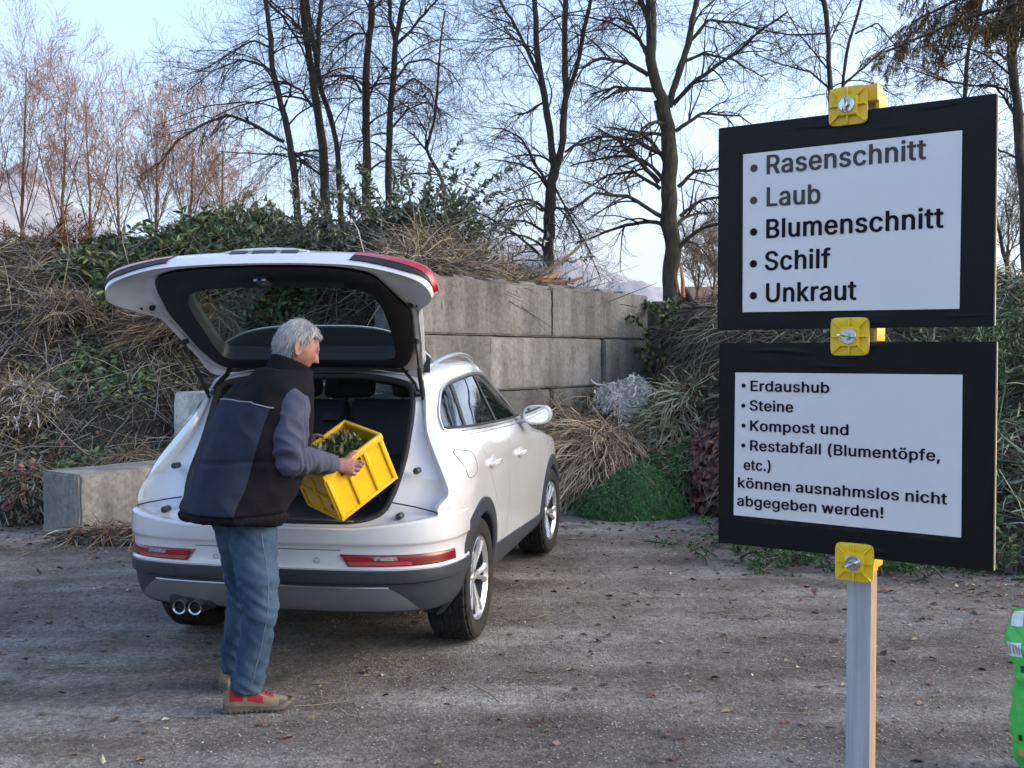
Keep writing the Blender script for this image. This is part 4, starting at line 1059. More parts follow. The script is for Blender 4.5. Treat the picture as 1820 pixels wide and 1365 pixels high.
def build_car():
    # ---- feature lines from sill to roof centre: (y, x, z) from rear to front
    L = [
        [(-.30, .74, .21), (.3, .76, .21), (1.3, .77, .21), (2.4, .76, .21), (2.9, .72, .24), (3.2, .55, .26)],
        [(-.30, .84, .33), (.4, .862, .33), (1.3, .868, .33), (2.4, .865, .33), (3.0, .84, .34), (3.25, .70, .36)],
        [(-.30, .895, .55), (.4, .900, .55), (1.3, .893, .55), (2.2, .893, .55), (2.9, .895, .55), (3.2, .80, .55), (3.40, .5, .55)],
        [(-.64, .823, .79), (-.5, .885, .79), (-.2, .915, .79), (.3, .914, .78), (1.3, .902, .77), (2.3, .902, .77), (2.9, .885, .75), (3.2, .78, .72), (3.42, .45, .68)],
        [(-.56, .858, .885), (-.42, .895, .90), (-.15, .918, .92), (.4, .915, .925), (1.3, .905, .925), (2.3, .90, .92), (2.8, .88, .9), (3.15, .76, .86), (3.40, .42, .80)],
        [(-.5, .822, .96), (-.40, .868, 1.0), (-.2, .905, 1.045), (.1, .912, 1.055), (.8, .907, 1.045), (1.5, .897, 1.03), (2.2, .88, 1.0), (2.7, .84, .955), (3.1, .70, .91), (3.38, .38, .85)],
        [(-.35, .69, 1.18), (-.28, .765, 1.185), (-.1, .822, 1.18), (.3, .845, 1.165), (.8, .845, 1.155), (1.4, .835, 1.145), (1.8, .815, 1.125), (2.2, .77, 1.06), (2.7, .72, 1.0), (3.1, .58, .945), (3.36, .3, .86)],
        [(-.27, .66, 1.30), (-.15, .725, 1.31), (.1, .765, 1.32), (.5, .775, 1.32), (1.0, .765, 1.31), (1.4, .755, 1.28), (1.65, .76, 1.2), (1.85, .74, 1.13), (2.2, .68, 1.075), (2.7, .6, 1.02), (3.1, .45, .96), (3.36, .2, .865)],
        [(-.2, .633, 1.415), (-.05, .665, 1.44), (.15, .69, 1.465), (.6, .695, 1.50), (.95, .675, 1.495), (1.25, .67, 1.43), (1.5, .70, 1.31), (1.75, .71, 1.16), (1.9, .69, 1.125), (2.2, .60, 1.09), (2.7, .5, 1.035), (3.1, .35, .97), (3.36, .12, .868)],
        [(-.16, .585, 1.48), (0, .61, 1.505), (.3, .625, 1.545), (.7, .62, 1.56), (1.0, .60, 1.545), (1.3, .60, 1.46), (1.55, .63, 1.32), (1.8, .64, 1.16), (1.95, .6, 1.12), (2.2, .5, 1.10), (2.7, .4, 1.045), (3.1, .25, .975), (3.36, .07, .87)],
        [(-.12, .35, 1.535), (.3, .36, 1.575), (.7, .36, 1.585), (1.05, .35, 1.565), (1.4, .36, 1.44), (1.7, .38, 1.25), (1.95, .36, 1.12), (2.3, .28, 1.10), (2.7, .22, 1.05), (3.1, .14, .98), (3.36, .03, .87)],
        [(-.10, 0, 1.54), (.3, 0, 1.58), (.7, 0, 1.59), (1.05, 0, 1.572), (1.4, 0, 1.45), (1.7, 0, 1.27), (1.95, 0, 1.13), (2.3, 0, 1.105), (2.7, 0, 1.055), (3.1, 0, .985), (3.36, 0, .872)],
    ]
    NC = 150
    lines = []
    for k in L:
        ys = [q[0] for q in k]
        fx, fz = pchip(ys, [q[1] for q in k]), pchip(ys, [q[2] for q in k])
        lines.append([(ys[0] + (ys[-1] - ys[0]) * c / NC) for c in range(NC + 1)])
        lines[-1] = [Vector((fx(y), y, fz(y))) for y in lines[-1]]
    cols = []
    for c in range(NC + 1):
        cols.append(smooth_poly([ln[c] for ln in lines], 5))
    nr = len(cols[0])
    def shell_mb(full=True):
        mb = MB()
        rows = []
        for c in range(NC + 1):
            r = [Vector(p) for p in cols[c]]
            rows.append(r + [Vector((-p.x, p.y, p.z)) for p in r[:-1][::-1]])
        mb.grid(rows)
        n = len(rows[0])
        mb.f.append(tuple(NC * n + j for j in range(n))); mb.m.append(0)
        return mb
    mb = shell_mb()
    # leave the windscreen open (its glass is a part of its own)
    keep, ws = [], []
    for f in mb.f:
        c = sum((Vector(mb.v[i]) for i in f), Vector()) / len(f)
        if len(f) == 4 and 1.10 < c.y < 1.88 and abs(c.x) < .595 and c.z > 1.135: ws.append(f)
        else: keep.append(f)
    bvh = BVHTree.FromPolygons([Vector(v) for v in mb.v], keep + ws)
    def sx(y, z, off=0.0):
        h = bvh.ray_cast(Vector((2, y, z)), Vector((-1, 0, 0)))
        return (h[0].x if h[0] else .85) + off
    wv = sorted({i for f in ws for i in f}); wi = {v: i for i, v in enumerate(wv)}
    wmb = MB(); wmb.add([mb.v[i] for i in wv], [[wi[i] for i in f] for f in ws])
    wmb.build('windscreen', M_GLASS, car)
    mb.f, mb.m = keep, [0] * len(keep)
    body = mb.build('body', [M_PAINT, M_SEAL], None)
    s = body.modifiers.new('thick', 'SOLIDIFY'); s.thickness = 0.022; s.offset = -1
    apply_mods(body)

    def cutter(poly, x0, x1):
        c = MB()
        M = Matrix(((0, 0, 1, 0), (1, 0, 0, 0), (0, 1, 0, 0), (0, 0, 0, 1)))     # (y,z,x)
        c.prism(poly, x0, x1, M)
        return c.build('cutter', None, None, smooth=False)
    circ = lambda y, z, r, n=64: [(y + r * math.cos(2 * math.pi * i / n), z + r * math.sin(2 * math.pi * i / n)) for i in range(n)]
    for yy in (0, 2.603):
        c = cutter(circ(yy, .335, .405), -1.2, 1.2); boolean(body, c); drop(c)
    # ---- side windows: one opening per side
    dlo = smooth_poly([(-.275, 1.195), (-.215, 1.28), (-.09, 1.385), (.05, 1.436), (.22, 1.457), (.60, 1.483), (.92, 1.478), (1.14, 1.432), (1.33, 1.355), (1.53, 1.252), (1.70, 1.158)], 4)
    dlo = [(p[0], p[1]) for p in dlo]
    bot = [(1.70, 1.150), (1.2, 1.156), (.7, 1.165), (.2, 1.176), (-.1, 1.184), (-.262, 1.188)]
    dlo_poly = dlo + bot
    ftop = lambda y: interp(y, [p[0] for p in dlo], [p[1] for p in dlo])
    fbot = lambda y: interp(y, [p[0] for p in bot[::-1]], [p[1] for p in bot[::-1]])
    # ---- doors
    rear_door = [(-.03, 1.155), (.03, 1.07), (.14, .955), (.29, .84), (.42, .72), (.485, .58), (.50, .452), (.797, .432), (.797, 1.135)]
    front_door = [(.803, 1.135), (.803, .432), (1.98, .385), (2.06, .55), (2.06, .75), (2.0, .95), (1.9, 1.06), (1.80, 1.112)]
    def grow(poly, d):
        cy = sum(p[0] for p in poly) / len(poly); cz = sum(p[1] for p in poly) / len(poly)
        out = []
        n = len(poly)
        for i in range(n):
            a, b, c = Vector(poly[i - 1]), Vector(poly[i]), Vector(poly[(i + 1) % n])
            t1, t2 = (b - a).normalized(), (c - b).normalized()
            nn = Vector((t1.y + t2.y, -t1.x - t2.x))
            if nn.length < 1e-6: nn = Vector((t1.y, -t1.x))
            nn.normalize()
            if nn.dot(b - Vector((cy, cz))) < 0: nn = -nn
            out.append(tuple(b + nn * d))
        return out
    full_doors = body.copy(); full_doors.data = body.data.copy(); COL.objects.link(full_doors)
    for sgn in (1, -1):
        xr = (.52, 1.2) if sgn > 0 else (-1.2, -.52)
        c = cutter(dlo_poly, *xr); boolean(body, c); drop(c)
        for poly in (rear_door, front_door):
            c = cutter(grow(poly, .0035), *xr); boolean(body, c); drop(c)
    doors = {}
    for nm, poly in (('rear_door', rear_door), ('front_door', front_door)):
        d = full_doors.copy(); d.data = full_doors.data.copy(); COL.objects.link(d)
        c = cutter(poly, .52, 1.2); boolean(d, c, 'INTERSECT'); drop(c)
        d.name = nm
        d.data.materials.clear(); d.data.materials.append(M_PAINT)
        d.data.polygons.foreach_set('material_index', [0] * len(d.data.polygons))
        d.data.polygons.foreach_set('use_smooth', [True] * len(d.data.polygons))
        d.data.set_sharp_from_angle(angle=R(30)); d.parent = car
        doors[nm] = d
        me = d.data.copy()
        for v in me.vertices: v.co.x = -v.co.x
        me.flip_normals()
        d2 = link_mesh(nm, me, None, car)
    drop(full_doors)
    body.data.polygons.foreach_set('use_smooth', [True] * len(body.data.polygons))
    body.data.set_sharp_from_angle(angle=R(30))
    body.parent = car

    # ---- window panes
    def pane(y0b, y0t, y1b, y1t, nm, n=10):
        mbp = MB()
        rows = []
        for i in range(n + 1):
            v = i / n
            row = []
            for j in range(n + 1):
                u = j / n
                yb, yt = y0b + (y1b - y0b) * u, y0t + (y1t - y0t) * u
                zb, zt = fbot(yb), ftop(yt)
                y, z = yb + (yt - yb) * v, zb + (zt - zb) * v
                row.append(Vector((sx(y, z, -.010), y, z)))
            rows.append(row)
        mbp.grid(rows)
        o = mbp.build(nm, M_GLASS, car)
        me = o.data.copy()
        for v in me.vertices: v.co.x = -v.co.x
        me.flip_normals()
        link_mesh(nm, me, None, car)
    pane(-.262, -.262, -.03, .10, 'window')
    pane(.0, .14, .755, .66, 'window')
    pane(.80, .70, 1.70, 1.70, 'window')
    def pillar(yb0, yb1, yt0, yt1, nm):
        for sg in (1, -1):
            mbp = MB()
            rows = []
            for i in range(11):
                v = i / 10
                ya, yb_ = yb0 + (yt0 - yb0) * v, yb1 + (yt1 - yb1) * v
                z = fbot(ya) + (ftop(yt0) - fbot(yb0)) * v
                rows.append([Vector((sg * (sx(y, z) - d), y, z)) for y, d in ((ya, .016), (ya, .004), (yb_, .004), (yb_, .016))])
            mbp.grid(rows)
            mbp.build(nm, M_BLACK, car)
    pillar(-.035, .005, .095, .145, 'door_pillar')
    pillar(.75, .805, .655, .705, 'door_pillar')
    # bright trim round the side windows, with a black gasket inside it
    for sg in (1, -1):
        t, g = MB(), MB()
        loop = [(y, z) for y, z in dlo_poly]
        loop.append(loop[0])
        t.tube([(sg * sx(y, z, .002), y, z) for y, z in loop], [(.011, .006)] * len(loop), 6, flat=Vector((sg, 0, 0)))
        cy, cz = .7, 1.31
        g.tube([(sg * sx(y, z, -.007), y + (.016 if y < cy else -.016) * (1 if abs(y - cy) > .6 else .3), z + (.012 if z < cz else -.014)) for y, z in loop], .010, 6)
        t.build('window_trim', M_ALU, car)
        g.build('window_gasket', M_SEAL, car)
    # ---- handles, fuel flap
    for nm, (y, z) in (('rear_door', (.255, .972)), ('front_door', (1.19, .945))):
        x = sx(y, z)
        h = MB()
        h.tube([(x - .004, y - .09, z - .006), (x + .022, y - .075, z - .002), (x + .034, y, z), (x + .026, y + .085, z), (x - .002, y + .10, z - .002)],
               [(.013, .012), (.017, .013), (.019, .013), (.017, .013), (.011, .01)], 10, flat=Vector((1, 0, 0)))
        h.tube([(x - .006, y + .01, z), (x + .0025, y + .01, z)], [(.075, .045), (.07, .041)], 20, flat=Vector((0, 0, 1)))
        h.build('handle', M_PAINT, doors[nm])
    fl = MB()
    flp = smooth_poly([(-.335, 1.085), (-.26, 1.085), (-.19, 1.065), (-.165, 1.0), (-.175, .955), (-.27, .94), (-.325, .955), (-.345, 1.03)], 5, True)
    fl.tube([(sx(p[0], p[1], .0), p[0], p[1]) for p in flp + [flp[0]]], .0022, 5)
    fl.build('fuel_flap', mat('panel gap', (.05, .05, .055), rough=.8), car)
    # ---- roof rails
    for sg in (1, -1):
        r_ = MB()
        ys = [-.10, -.04, .05, .3, .6, .9, 1.08, 1.16]
        zz = [1.500, 1.528, 1.552, 1.588, 1.603, 1.588, 1.555, 1.51]
        xx = [.600, .603, .612, .625, .622, .605, .598, .60]
        P = smooth_poly(list(zip([sg * x for x in xx], ys, zz)), 5)
        r_.tube(P, [(.018, .012)] * len(P), 8)
        r_.build('roof_rail', M_ALU, car)
    # ---- mirrors
    for sg in (1, -1):
        m_ = MB()
        cx, cy, cz = .985, 1.47, 1.185
        prof = [(-.085, .25), (-.078, .93), (-.03, .99), (.02, 1.0), (.06, .8), (.085, .45), (.095, .1)]
        rows = []
        for d, k in prof[::-1]:
            row = []
            for i in range(20):
                a = 2 * math.pi * i / 20
                ex = math.copysign(abs(math.cos(a)) ** .75, math.cos(a)) * .095 * k
                ez = math.copysign(abs(math.sin(a)) ** .75, math.sin(a)) * .066 * k
                row.append(Vector((sg * (cx + ex), cy + d, cz + ez - .0)))
            rows.append(row)
        # flat rear face with glass set in a white rim
        rows = rows[:-1]
        m_.grid(rows, close_u=True)
        m_.f.append(tuple(range(20))); m_.m.append(0)
        n0 = (len(rows) - 1) * 20
        yface = cy + .07
        m_.tube([(sg * .84, cy + .02, 1.125), (sg * .90, cy + .01, 1.14), (sg * .93, cy, 1.15)], [(.04, .02)] * 3, 8)
        mo = m_.build('wing_mirror', M_PAINT, car)
        g_ = MB()
        pts = []
        for i in range(28):
            a = 2 * math.pi * i / 28
            pts.append(Vector((sg * (cx + math.copysign(abs(math.cos(a)) **   .75, math.cos(a)) * .082), cy - .088, cz + math.copysign(abs(math.sin(a)) ** .75, math.sin(a)) * .054)))
        rows2 = [pts, [Vector((p.x, cy - .03, p.z)) for p in pts]]
        g_.grid(rows2, close_u=True); g_.f.append(tuple(range(28))); g_.m.append(0)
        g_.build('mirror_glass', M_MIRROR, mo)
        w_ = MB()
        pr = [Vector((sg * (cx + math.copysign(abs(math.cos(2 * math.pi * i / 28)) ** .75, math.cos(2 * math.pi * i / 28)) * .089), cy - .082, cz + math.copysign(abs(math.sin(2 * math.pi * i / 28)) ** .75, math.sin(2 * math.pi * i / 28)) * .060)) for i in range(28)]
        w_.tube(pr + [pr[0]], .009, 6, caps=False)
        w_.build('mirror_rim', M_PAINT, mo)

    # ---- wheel arch flares and sills in dark plastic
    for yy, nm in ((0, 'wheel_arch'), (2.603, 'wheel_arch')):
        for sg in (1, -1):
            a_ = MB()
            rows = []
            n = 56
            for i in range(n + 1):
                ang = R(-12) + R(204) * i / n
                ca, sa = math.cos(ang), math.sin(ang)
                row = []
                for r_, off in ((.372, -.10), (.375, .004), (.385, .014), (.44, .016), (.462, .012), (.468, -.012)):
                    y, z = yy - ca * r_, .335 + sa * r_
                    yq, zq = yy - ca * max(r_, .43), max(.335 + sa * max(r_, .43), .24)
                    x = sx(max(yq, -.28) if zq < .78 else yq, zq)
                    row.append(Vector((sg * (x + off), y, z)))
                rows.append(row)
            a_.grid(rows)
            a_.build(nm, M_DARKP, car)
    for sg in (1, -1):
        sl = MB()
        rows = []
        for i in range(41):
            y = .40 + (2.20 - .40) * i / 40
            zt = .455 - .075 * (y - .4) / 1.8
            row = []
            for z, off in ((zt + .006, -.01), (zt, .010), (zt - .05, .014), (.34, .016), (.30, .012), (.26, .0), (.235, -.03), (.225, -.10)):
                row.append(Vector((sg * (sx(y, max(z, .235)) + off), y, z)))
            rows.append(row)
        sl.grid(rows)
        sl.build('sill_cladding', M_DARKP, car)

    # ---- rear frame round the open boot
    A = [(0, -.86, .745), (.24, -.855, .745), (.45, -.84, .748), (.66, -.775, .765), (.77, -.69, .782), (.823, -.64, .79), (.845, -.60, .84), (.858, -.56, .885), (.822, -.5, .96), (.745, -.41, 1.08), (.69, -.35, 1.18), (.66, -.27, 1.30), (.633, -.2, 1.415), (.585, -.16, 1.48), (.35, -.12, 1.535), (0, -.10, 1.54)]
    B = [(0, -.78, .757), (.2, -.775, .756), (.38, -.755, .755), (.46, -.725, .762), (.516, -.68, .782), (.55, -.64, .82), (.566, -.60, .865), (.578, -.56, .915), (.586, -.5, .985), (.588, -.42, 1.07), (.586, -.36, 1.15), (.584, -.29, 1.26), (.575, -.24, 1.36), (.533, -.205, 1.435), (.30, -.17, 1.475), (0, -.16, 1.48)]
    def ring(P, n=6):
        h = smooth_poly(P, n)
        return h + [Vector((-p.x, p.y, p.z)) for p in h[1:-1][::-1]]
    def mixr(Pa, Pb, t, d=(0, 0, 0)):
        return [tuple(Vector(a) * (1 - t) + Vector(b) * t + Vector(d)) for a, b in zip(Pa, Pb)]
    rA, rB = ring(A), ring(B)
    A1 = []
    for i, (a, b) in enumerate(zip(A, B)):
        k = .22 if 5 <= i <= 12 else (.12 if i > 12 else .10)
        dep = .045 if 5 <= i <= 11 else .012
        if i in (4, 12): dep = .025
        p = Vector(a) * (1 - k) + Vector(b) * k
        A1.append((p.x, p.y + dep, p.z - (.012 if i < 4 else 0)))
    rA1 = ring(A1)
    rA2 = ring(mixr(A1, B, .5, (0, .004, 0)))
    fr = MB()
    fr.grid([rA, [p * .6 + q * .4 for p, q in zip(rA, rA1)], rA1, rA2, rB], close_u=True)
    fo = fr.build('boot_frame', M_PAINT, car, sharp=50)
    sm = MB()
    sm.tube(rB + [rB[0]], [(.018, .014)] * (len(rB) + 1), 8, caps=False)
    B2 = [(p[0] * .955, p[1] + .09, p[2] + (.012 if i < 5 else (-.01 if i > 12 else 0))) for i, p in enumerate(B)]
    sm.grid([rB, ring(B2)], close_u=True)
    sm.build('boot_seal', M_SEAL, car)
    for sg in (1, -1):
        for p in ((.679, -.515, .998), (.64, -.695, .788)):
            st = MB()
            q = Vector((sg * p[0], p[1], p[2]))
            st.tube([q + Vector((0, .03, 0)), q + Vector((0, -.020, 0)), q + Vector((0, -.026, .0))], [.017, .017, .012], 16)
            st.build('bump_stop', M_DARKP, fo)
    for sg in (1, -1):               # panel gap in the D pillar foot
        sg_ = MB()
        P = [Vector((sg * b, y, z)) for b, y, z in ((.582, -.632, .846), (.70, -.625, .826), (.80, -.632, .806), (.826, -.648, .798))]
        sg_.tube(P, .004, 5)
        sg_.build('panel_seam', mat('body seam', (.03, .03, .035), rough=.8), fo)
    # ---- boot interior
    inn = MB()
    w0 = .56
    inn.add([(-w0, -.72, .735), (w0, -.72, .735), (w0, .42, .735), (-w0, .42, .735)], [(0, 1, 2, 3)])
    for sg in (1, -1):
        inn.grid([[Vector((sg * .56, -.70, .735)), Vector((sg * .55, .45, .735))], [Vector((sg * .575, -.55, .95)), Vector((sg * .60, .45, .95))],
                  [Vector((sg * .59, -.34, 1.18)), Vector((sg * .66, .45, 1.17))]])
        inn.box((sg * .50, -.20, .86), (.10, .55, .25), bev=.03)
    inn.build('boot_lining', M_CARPET, car)
    hl = MB()
    hl.grid([[Vector((x, y, z - .03 - .06 * (abs(x) / .6) ** 2)) for x in (-.58, -.3, 0, .3, .58)] for y, z in ((-.13, 1.49), (.3, 1.54), (.8, 1.55), (1.1, 1.53))])
    for sg in (1, -1):
        hl.grid([[Vector((sg * .575, -.24, 1.34)), Vector((sg * .60, .0, 1.38))], [Vector((sg * .56, -.2, 1.46)), Vector((sg * .58, .0, 1.46))]])
    hl.build('headlining', mat('grey headlining', (.10, .10, .10), rough=.9), car)
    sb = MB()
    for cx, w in ((-.31, .56), (.26, .52)):
        sb.box((cx, .36, 1.02), (w, .14, .62), Matrix.Rotation(R(-14), 3, 'X'), bev=.04)
    sb.box((-.09, .262, 1.225), (.12, .03, .055), Matrix.Rotation(R(-14), 3, 'X'), bev=.012)
    sb.box((0, .235, 1.01), (1.08, .02, .012), Matrix.Rotation(R(-14), 3, 'X'))
    so = sb.build('rear_seat', M_SEAT, car)
    hr = MB()
    for cx in (-.34, 0.0, .36):
        hr.box((cx, .47, 1.40), (.25, .10, .13), Matrix.Rotation(R(-8), 3, 'X'), bev=.045)
        hr.tube([(cx - .05, .45, 1.28), (cx - .05, .46, 1.36)], .006, 6)
        hr.tube([(cx + .05, .45, 1.28), (cx + .05, .46, 1.36)], .006, 6)
    hr.build('headrest', M_SEAT, so)
    fs = MB()
    for cx in (-.37, .37):
        fs.box((cx, 1.15, .95), (.46, .16, .62), Matrix.Rotation(R(-16), 3, 'X'), bev=.06)
        fs.box((cx, 1.22, 1.38), (.24, .09, .17), Matrix.Rotation(R(-10), 3, 'X'), bev=.04)
        fs.box((cx, 1.45, .62), (.48, .5, .16), bev=.06)
    fs.box((0, 2.0, .98), (1.4, .45, .22), bev=.08)
    fs.tube([Vector((-.37 + .18 * math.cos(a), 1.72 - .05 * math.sin(a), 1.05 + .17 * math.sin(a))) for a in [2 * math.pi * i / 24 for i in range(25)]], .015, 8)
    fs.box((0, 1.2, .33), (1.5, 2.2, .05))
    fs.build('front_seats', M_SEAT, car)
    ls = MB()
    ls.box((0, -.752, .764), (.84, .022, .006))
    for i in range(70):
        ls.box((-.41 + i * .0119, -.768, .766), (.0062, .014, .005))
    ls.build('load_sill_strip', M_ALU, car)
    # ---- under body
    ub = MB()
    ub.box((0, 1.3, .32), (1.22, 4.0, .06))
    ub.box((0, -.45, .40), (1.05, .6, .16), bev=.05)
    for yy in (0, 2.603):
        ub.tube([(-.7, yy, .32), (.7, yy, .32)], .045, 10)
        for sg in (1, -1):            # wheel wells
            ub.grid([[Vector((sg * x, yy - math.cos(R(a)) * .42, .335 + math.sin(R(a)) * .42)) for a in range(20, 161, 10)] for x in (.50, .88)])
            ub.add([Vector((sg * .5, yy - .38, .3)), Vector((sg * .5, yy + .38, .3)), Vector((sg * .5, yy + .38, .76)), Vector((sg * .5, yy - .38, .76))], [(0, 1, 2, 3)])
    ub.build('underbody', M_SEAL, car)

    # ---- rear bumper, swept along its plan curve
    plan = smooth_poly([(-.917, -.33), (-.912, -.46), (-.888, -.585), (-.83, -.705), (-.72, -.798), (-.55, -.856), (-.3, -.88), (0, -.886), (.3, -.88), (.55, -.856), (.72, -.798), (.83, -.705), (.888, -.585), (.912, -.46), (.917, -.33)], 8)
    Ls = [0]
    for i in range(1, len(plan)): Ls.append(Ls[-1] + (plan[i] - plan[i - 1]).length)
    half = Ls[-1] / 2
    Ls = [l - half for l in Ls]
    prof_x = pchip([.24, .27, .30, .36, .42, .468, .474, .50, .534, .5375, .5405, .546, .555, .60, .655, .667, .70, .76, .80],
                   [.22, .13, .085, .042, .026, .018, .004, .0, .0, .002, .008, .002, .010, .016, .013, .002, .0, .003, .008])
    def bump(s, z, off=0.0):
        s = max(min(s, half), -half)
        x, y = interp(s, Ls, [p[0] for p in plan]), interp(s, Ls, [p[1] for p in plan])
        e = .01
        x2, y2 = interp(min(s + e, half), Ls, [p[0] for p in plan]), interp(min(s + e, half), Ls, [p[1] for p in plan])
        x1, y1 = interp(max(s - e, -half), Ls, [p[0] for p in plan]), interp(max(s - e, -half), Ls, [p[1] for p in plan])
        t = Vector((x2 - x1, y2 - y1)); t.normalize()
        nrm = Vector((t.y, -t.x))
        k = off - prof_x(z)
        return Vector((x + nrm.x * k, y + nrm.y * k, z))
    ztop = lambda s: .748 + .042 * min(1, max(0, (abs(s) - .45) / .45))
    ss = [-half + 2 * half * i / 120 for i in range(121)]
    bw = MB()
    rows = []
    for s_ in ss:
        zt = ztop(s_)
        row = [bump(s_, z) for z in (.5385, .5405, .546, .555, .57, .60, .63, .652, .660, .667, .675, .70)]
        row += [bump(s_, zt - .028), bump(s_, zt - .010), bump(s_, zt - .002, -.008), bump(s_, zt, -.020), bump(s_, zt - .004, -.055)]
        rows.append(row)
    bw.grid(rows)
    bo = bw.build('rear_bumper', M_PAINT, car, sharp=40)
    bd = MB()
    rows = [[bump(s_, z) for z in (.5378, .534, .52, .50, .482, .474, .470, .466, .44, .40, .36, .338, .322, .314)] for s_ in ss]
    bd.grid(rows)
    bd.build('lower_bumper', M_DARKP, car, sharp=30)
    sk = MB()                         # grey skid panel
    rows = []
    for i in range(61):
        u = -1 + 2 * i / 60
        row = []
        for z in (.456, .452, .445, .42, .39, .36, .338, .328):
            v = (.452 - z) / .134
            lim = .62 + .20 * max(0, min(1, v)) ** .8
            k = .0 if z == .456 else .010
            row.append(bump(u * lim, z, k))
        rows.append(row)
    sk.grid(rows)
    sk.build('skid_panel', M_GREYP, car)
    ed = MB()
    P = [bump(s_, .4515, .011) for s_ in [-.63 + 1.26 * i / 60 for i in range(61)]]
    ed.tube(P, .0035, 6)
    ed.build('skid_edge', M_ALU, car)
    # exhaust
    exr = MB()
    exr.box((-.415, -.78, .345), (.27, .13, .075), bev=.03)
    exr.build('exhaust_recess', M_SEAL, car)
    ex = MB()
    for a in (-.457, -.372):
        pr = [(.029, .14), (.029, 0), (.0365, -.004), (.0375, .01), (.0375, .14)]
        M = Matrix.Translation((a, -.895, .326)) @ Matrix.Rotation(R(-90), 4, 'X')
        ex.lathe([(r_, h) for r_, h in pr], 28, M)
    ex.cm = 1
    for a in (-.457, -.372): ex.tube([(a, -.872, .326), (a, -.86, .326)], .0292, 24)  # black discs stand in for the darkness inside the pipes
    ex.build('exhaust_pipe', [mat('exhaust steel', (.42, .42, .43), rough=.18, metal=1.0), M_SEAL], car)
    # bumper lamps, sensors, tow covers
    def patch(poly_rows, nm, m, parent=car):
        p_ = MB(); p_.grid(poly_rows); return p_.build(nm, m, parent)
    for sg in (1, -1):
        s_in0, s_in1, s_out = .385, .43, 1.05
        rows, rowsd, rowsc = [], [], []
        def lamp(u, v, off):
            si = s_in0 + (s_in1 - s_in0) * v
            z = (.617 - .006 * u) - (.058 - .004 * u) * v
            return bump(sg * (si + (s_out - si) * u), z, off)
        for i in range(31):
            u = i / 30
            rows.append([lamp(u, 0, -.02), lamp(u, .0, .004)] + [lamp(u, v, .010 - .004 * abs(v - .5)) for v in (.1, .3, .5, .7, .9)] + [lamp(u, 1, .004), lamp(u, 1, -.02)])
        lo = patch(rows, 'bumper_lamp', M_REDD)
        patch([[lamp(.02 + .5 * i / 12, v, .0125) for v in (.58, .72, .88)] for i in range(13)], 'reflector', M_RED, lo)
        patch([[lamp(.24 + .18 * i / 8, v, .0128) for v in (.14, .3, .48)] for i in range(9)], 'reverse_light', M_CLEAR, lo)
        patch([[lamp(.03 + .18 * i / 8, v, .0128) for v in (.12, .3, .48)] for i in range(9)], 'reflector', M_RED, lo)
        # sensors
        sn = MB()
        for s_ in (.27, .74):
            c0 = bump(sg * s_, .585 if s_ < .5 else .592, .001)
            c1 = bump(sg * s_, .585 if s_ < .5 else .592, .004)
            P = [c1 + Vector((math.cos(a) * .0125, 0, math.sin(a) * .0125)) for a in [2 * math.pi * i / 20 for i in range(21)]]
            if s_ < .5: sn.tube(P, .0016, 5, caps=False)
        sn.build('parking_sensor', mat('sensor ring', (.25, .25, .27), rough=.6), car)
        tw = MB()
        q = [(.50, .515), (.502, .522), (.508, .525), (.558, .525), (.564, .522), (.566, .515), (.566, .482)]
        tw.tube([bump(sg * a, b, .0006) for a, b in [(.50, .482)] + q], .0016, 5)
        tw.build('tow_cover', M_BLACK, car)
    gp = MB()
    for sg in (1, -1):                # seam of the bumper ends
        gp.tube([bump(s_, .637, .0012) for s_ in [-.39 + .78 * i / 30 for i in range(31)]], .0018, 5)
    gp.v += []; gp.build('bumper_seam', mat('bumper seam', (.10, .10, .11), rough=.8), bo)


    # ---- wheels
    tw_n = 300
    prof = [(-.095, .232), (-.112, .25), (-.121, .285), (-.119, .315), (-.108, .331)]
    tread = [-.100 + .2 * i / 30 for i in range(31)]
    ty = MB()
    rows = []
    for i in range(tw_n):
        a = 2 * math.pi * i / tw_n
        row = [(x, r_) for x, r_ in prof]
        for x in tread:
            r_ = .345 - .35 * x * x - (.010 if abs(x) > .098 else 0)
            gr = 0
            if any(abs(abs(x) - g) < .0042 for g in (.030, .066)) or abs(x) < .003: gr = .008
            ph = (i + (abs(x) * 150 if abs(x) < .07 else 9 + (abs(x) - .07) * 40)) % 10
            if ph < 2.2 and abs(x) > .004: gr = .0065
            row.append((x, r_ - gr))
        row += [(-x, r_) for x, r_ in prof[::-1]]
        rows.append([Vector((x, r_ * math.cos(a), r_ * math.sin(a))) for x, r_ in row])
    ty.grid(rows, close_v=True)
    rm = MB()
    MX = Matrix.Rotation(R(90), 4, 'Y')
    rm.cm = 1  # barrel coloured dark to put shade between the spokes
    rm.lathe([(.232, -.10), (.226, -.09), (.218, -.04), (.19, -.02), (.202, .06), (.209, .088)], 72, MX)
    rm.cm = 0
    rm.lathe([(.206, .084), (.213, .094), (.222, .102), (.232, .108), (.236, .102), (.233, .088)], 72, MX)
    rm.lathe([(.001, .075), (.028, .076), (.034, .07), (.06, .062), (.068, .045), (.07, -.02)], 40, MX)
    for i in range(5):
        a0 = 2 * math.pi * i / 5 + .3
        for dd in (-.19, .19):
            P = []
            for k, (r_, x, w) in enumerate(((.045, .060, .024), (.11, .070, .019), (.17, .082, .019), (.216, .088, .026))):
                aa = a0 + dd * (.35 + .65 * k / 3) + (0 if k else -dd * .1)
                P.append((Vector((x, r_ * math.cos(aa), r_ * math.sin(aa))), w))
            rm.tube([p for p, _ in P], [(w * .82, .020) for _, w in P], 8, flat=Vector((1, 0, 0)))
    dk = MB()
    dk.lathe([(.001, .0), (.155, .0), (.155, -.02)], 40, MX)
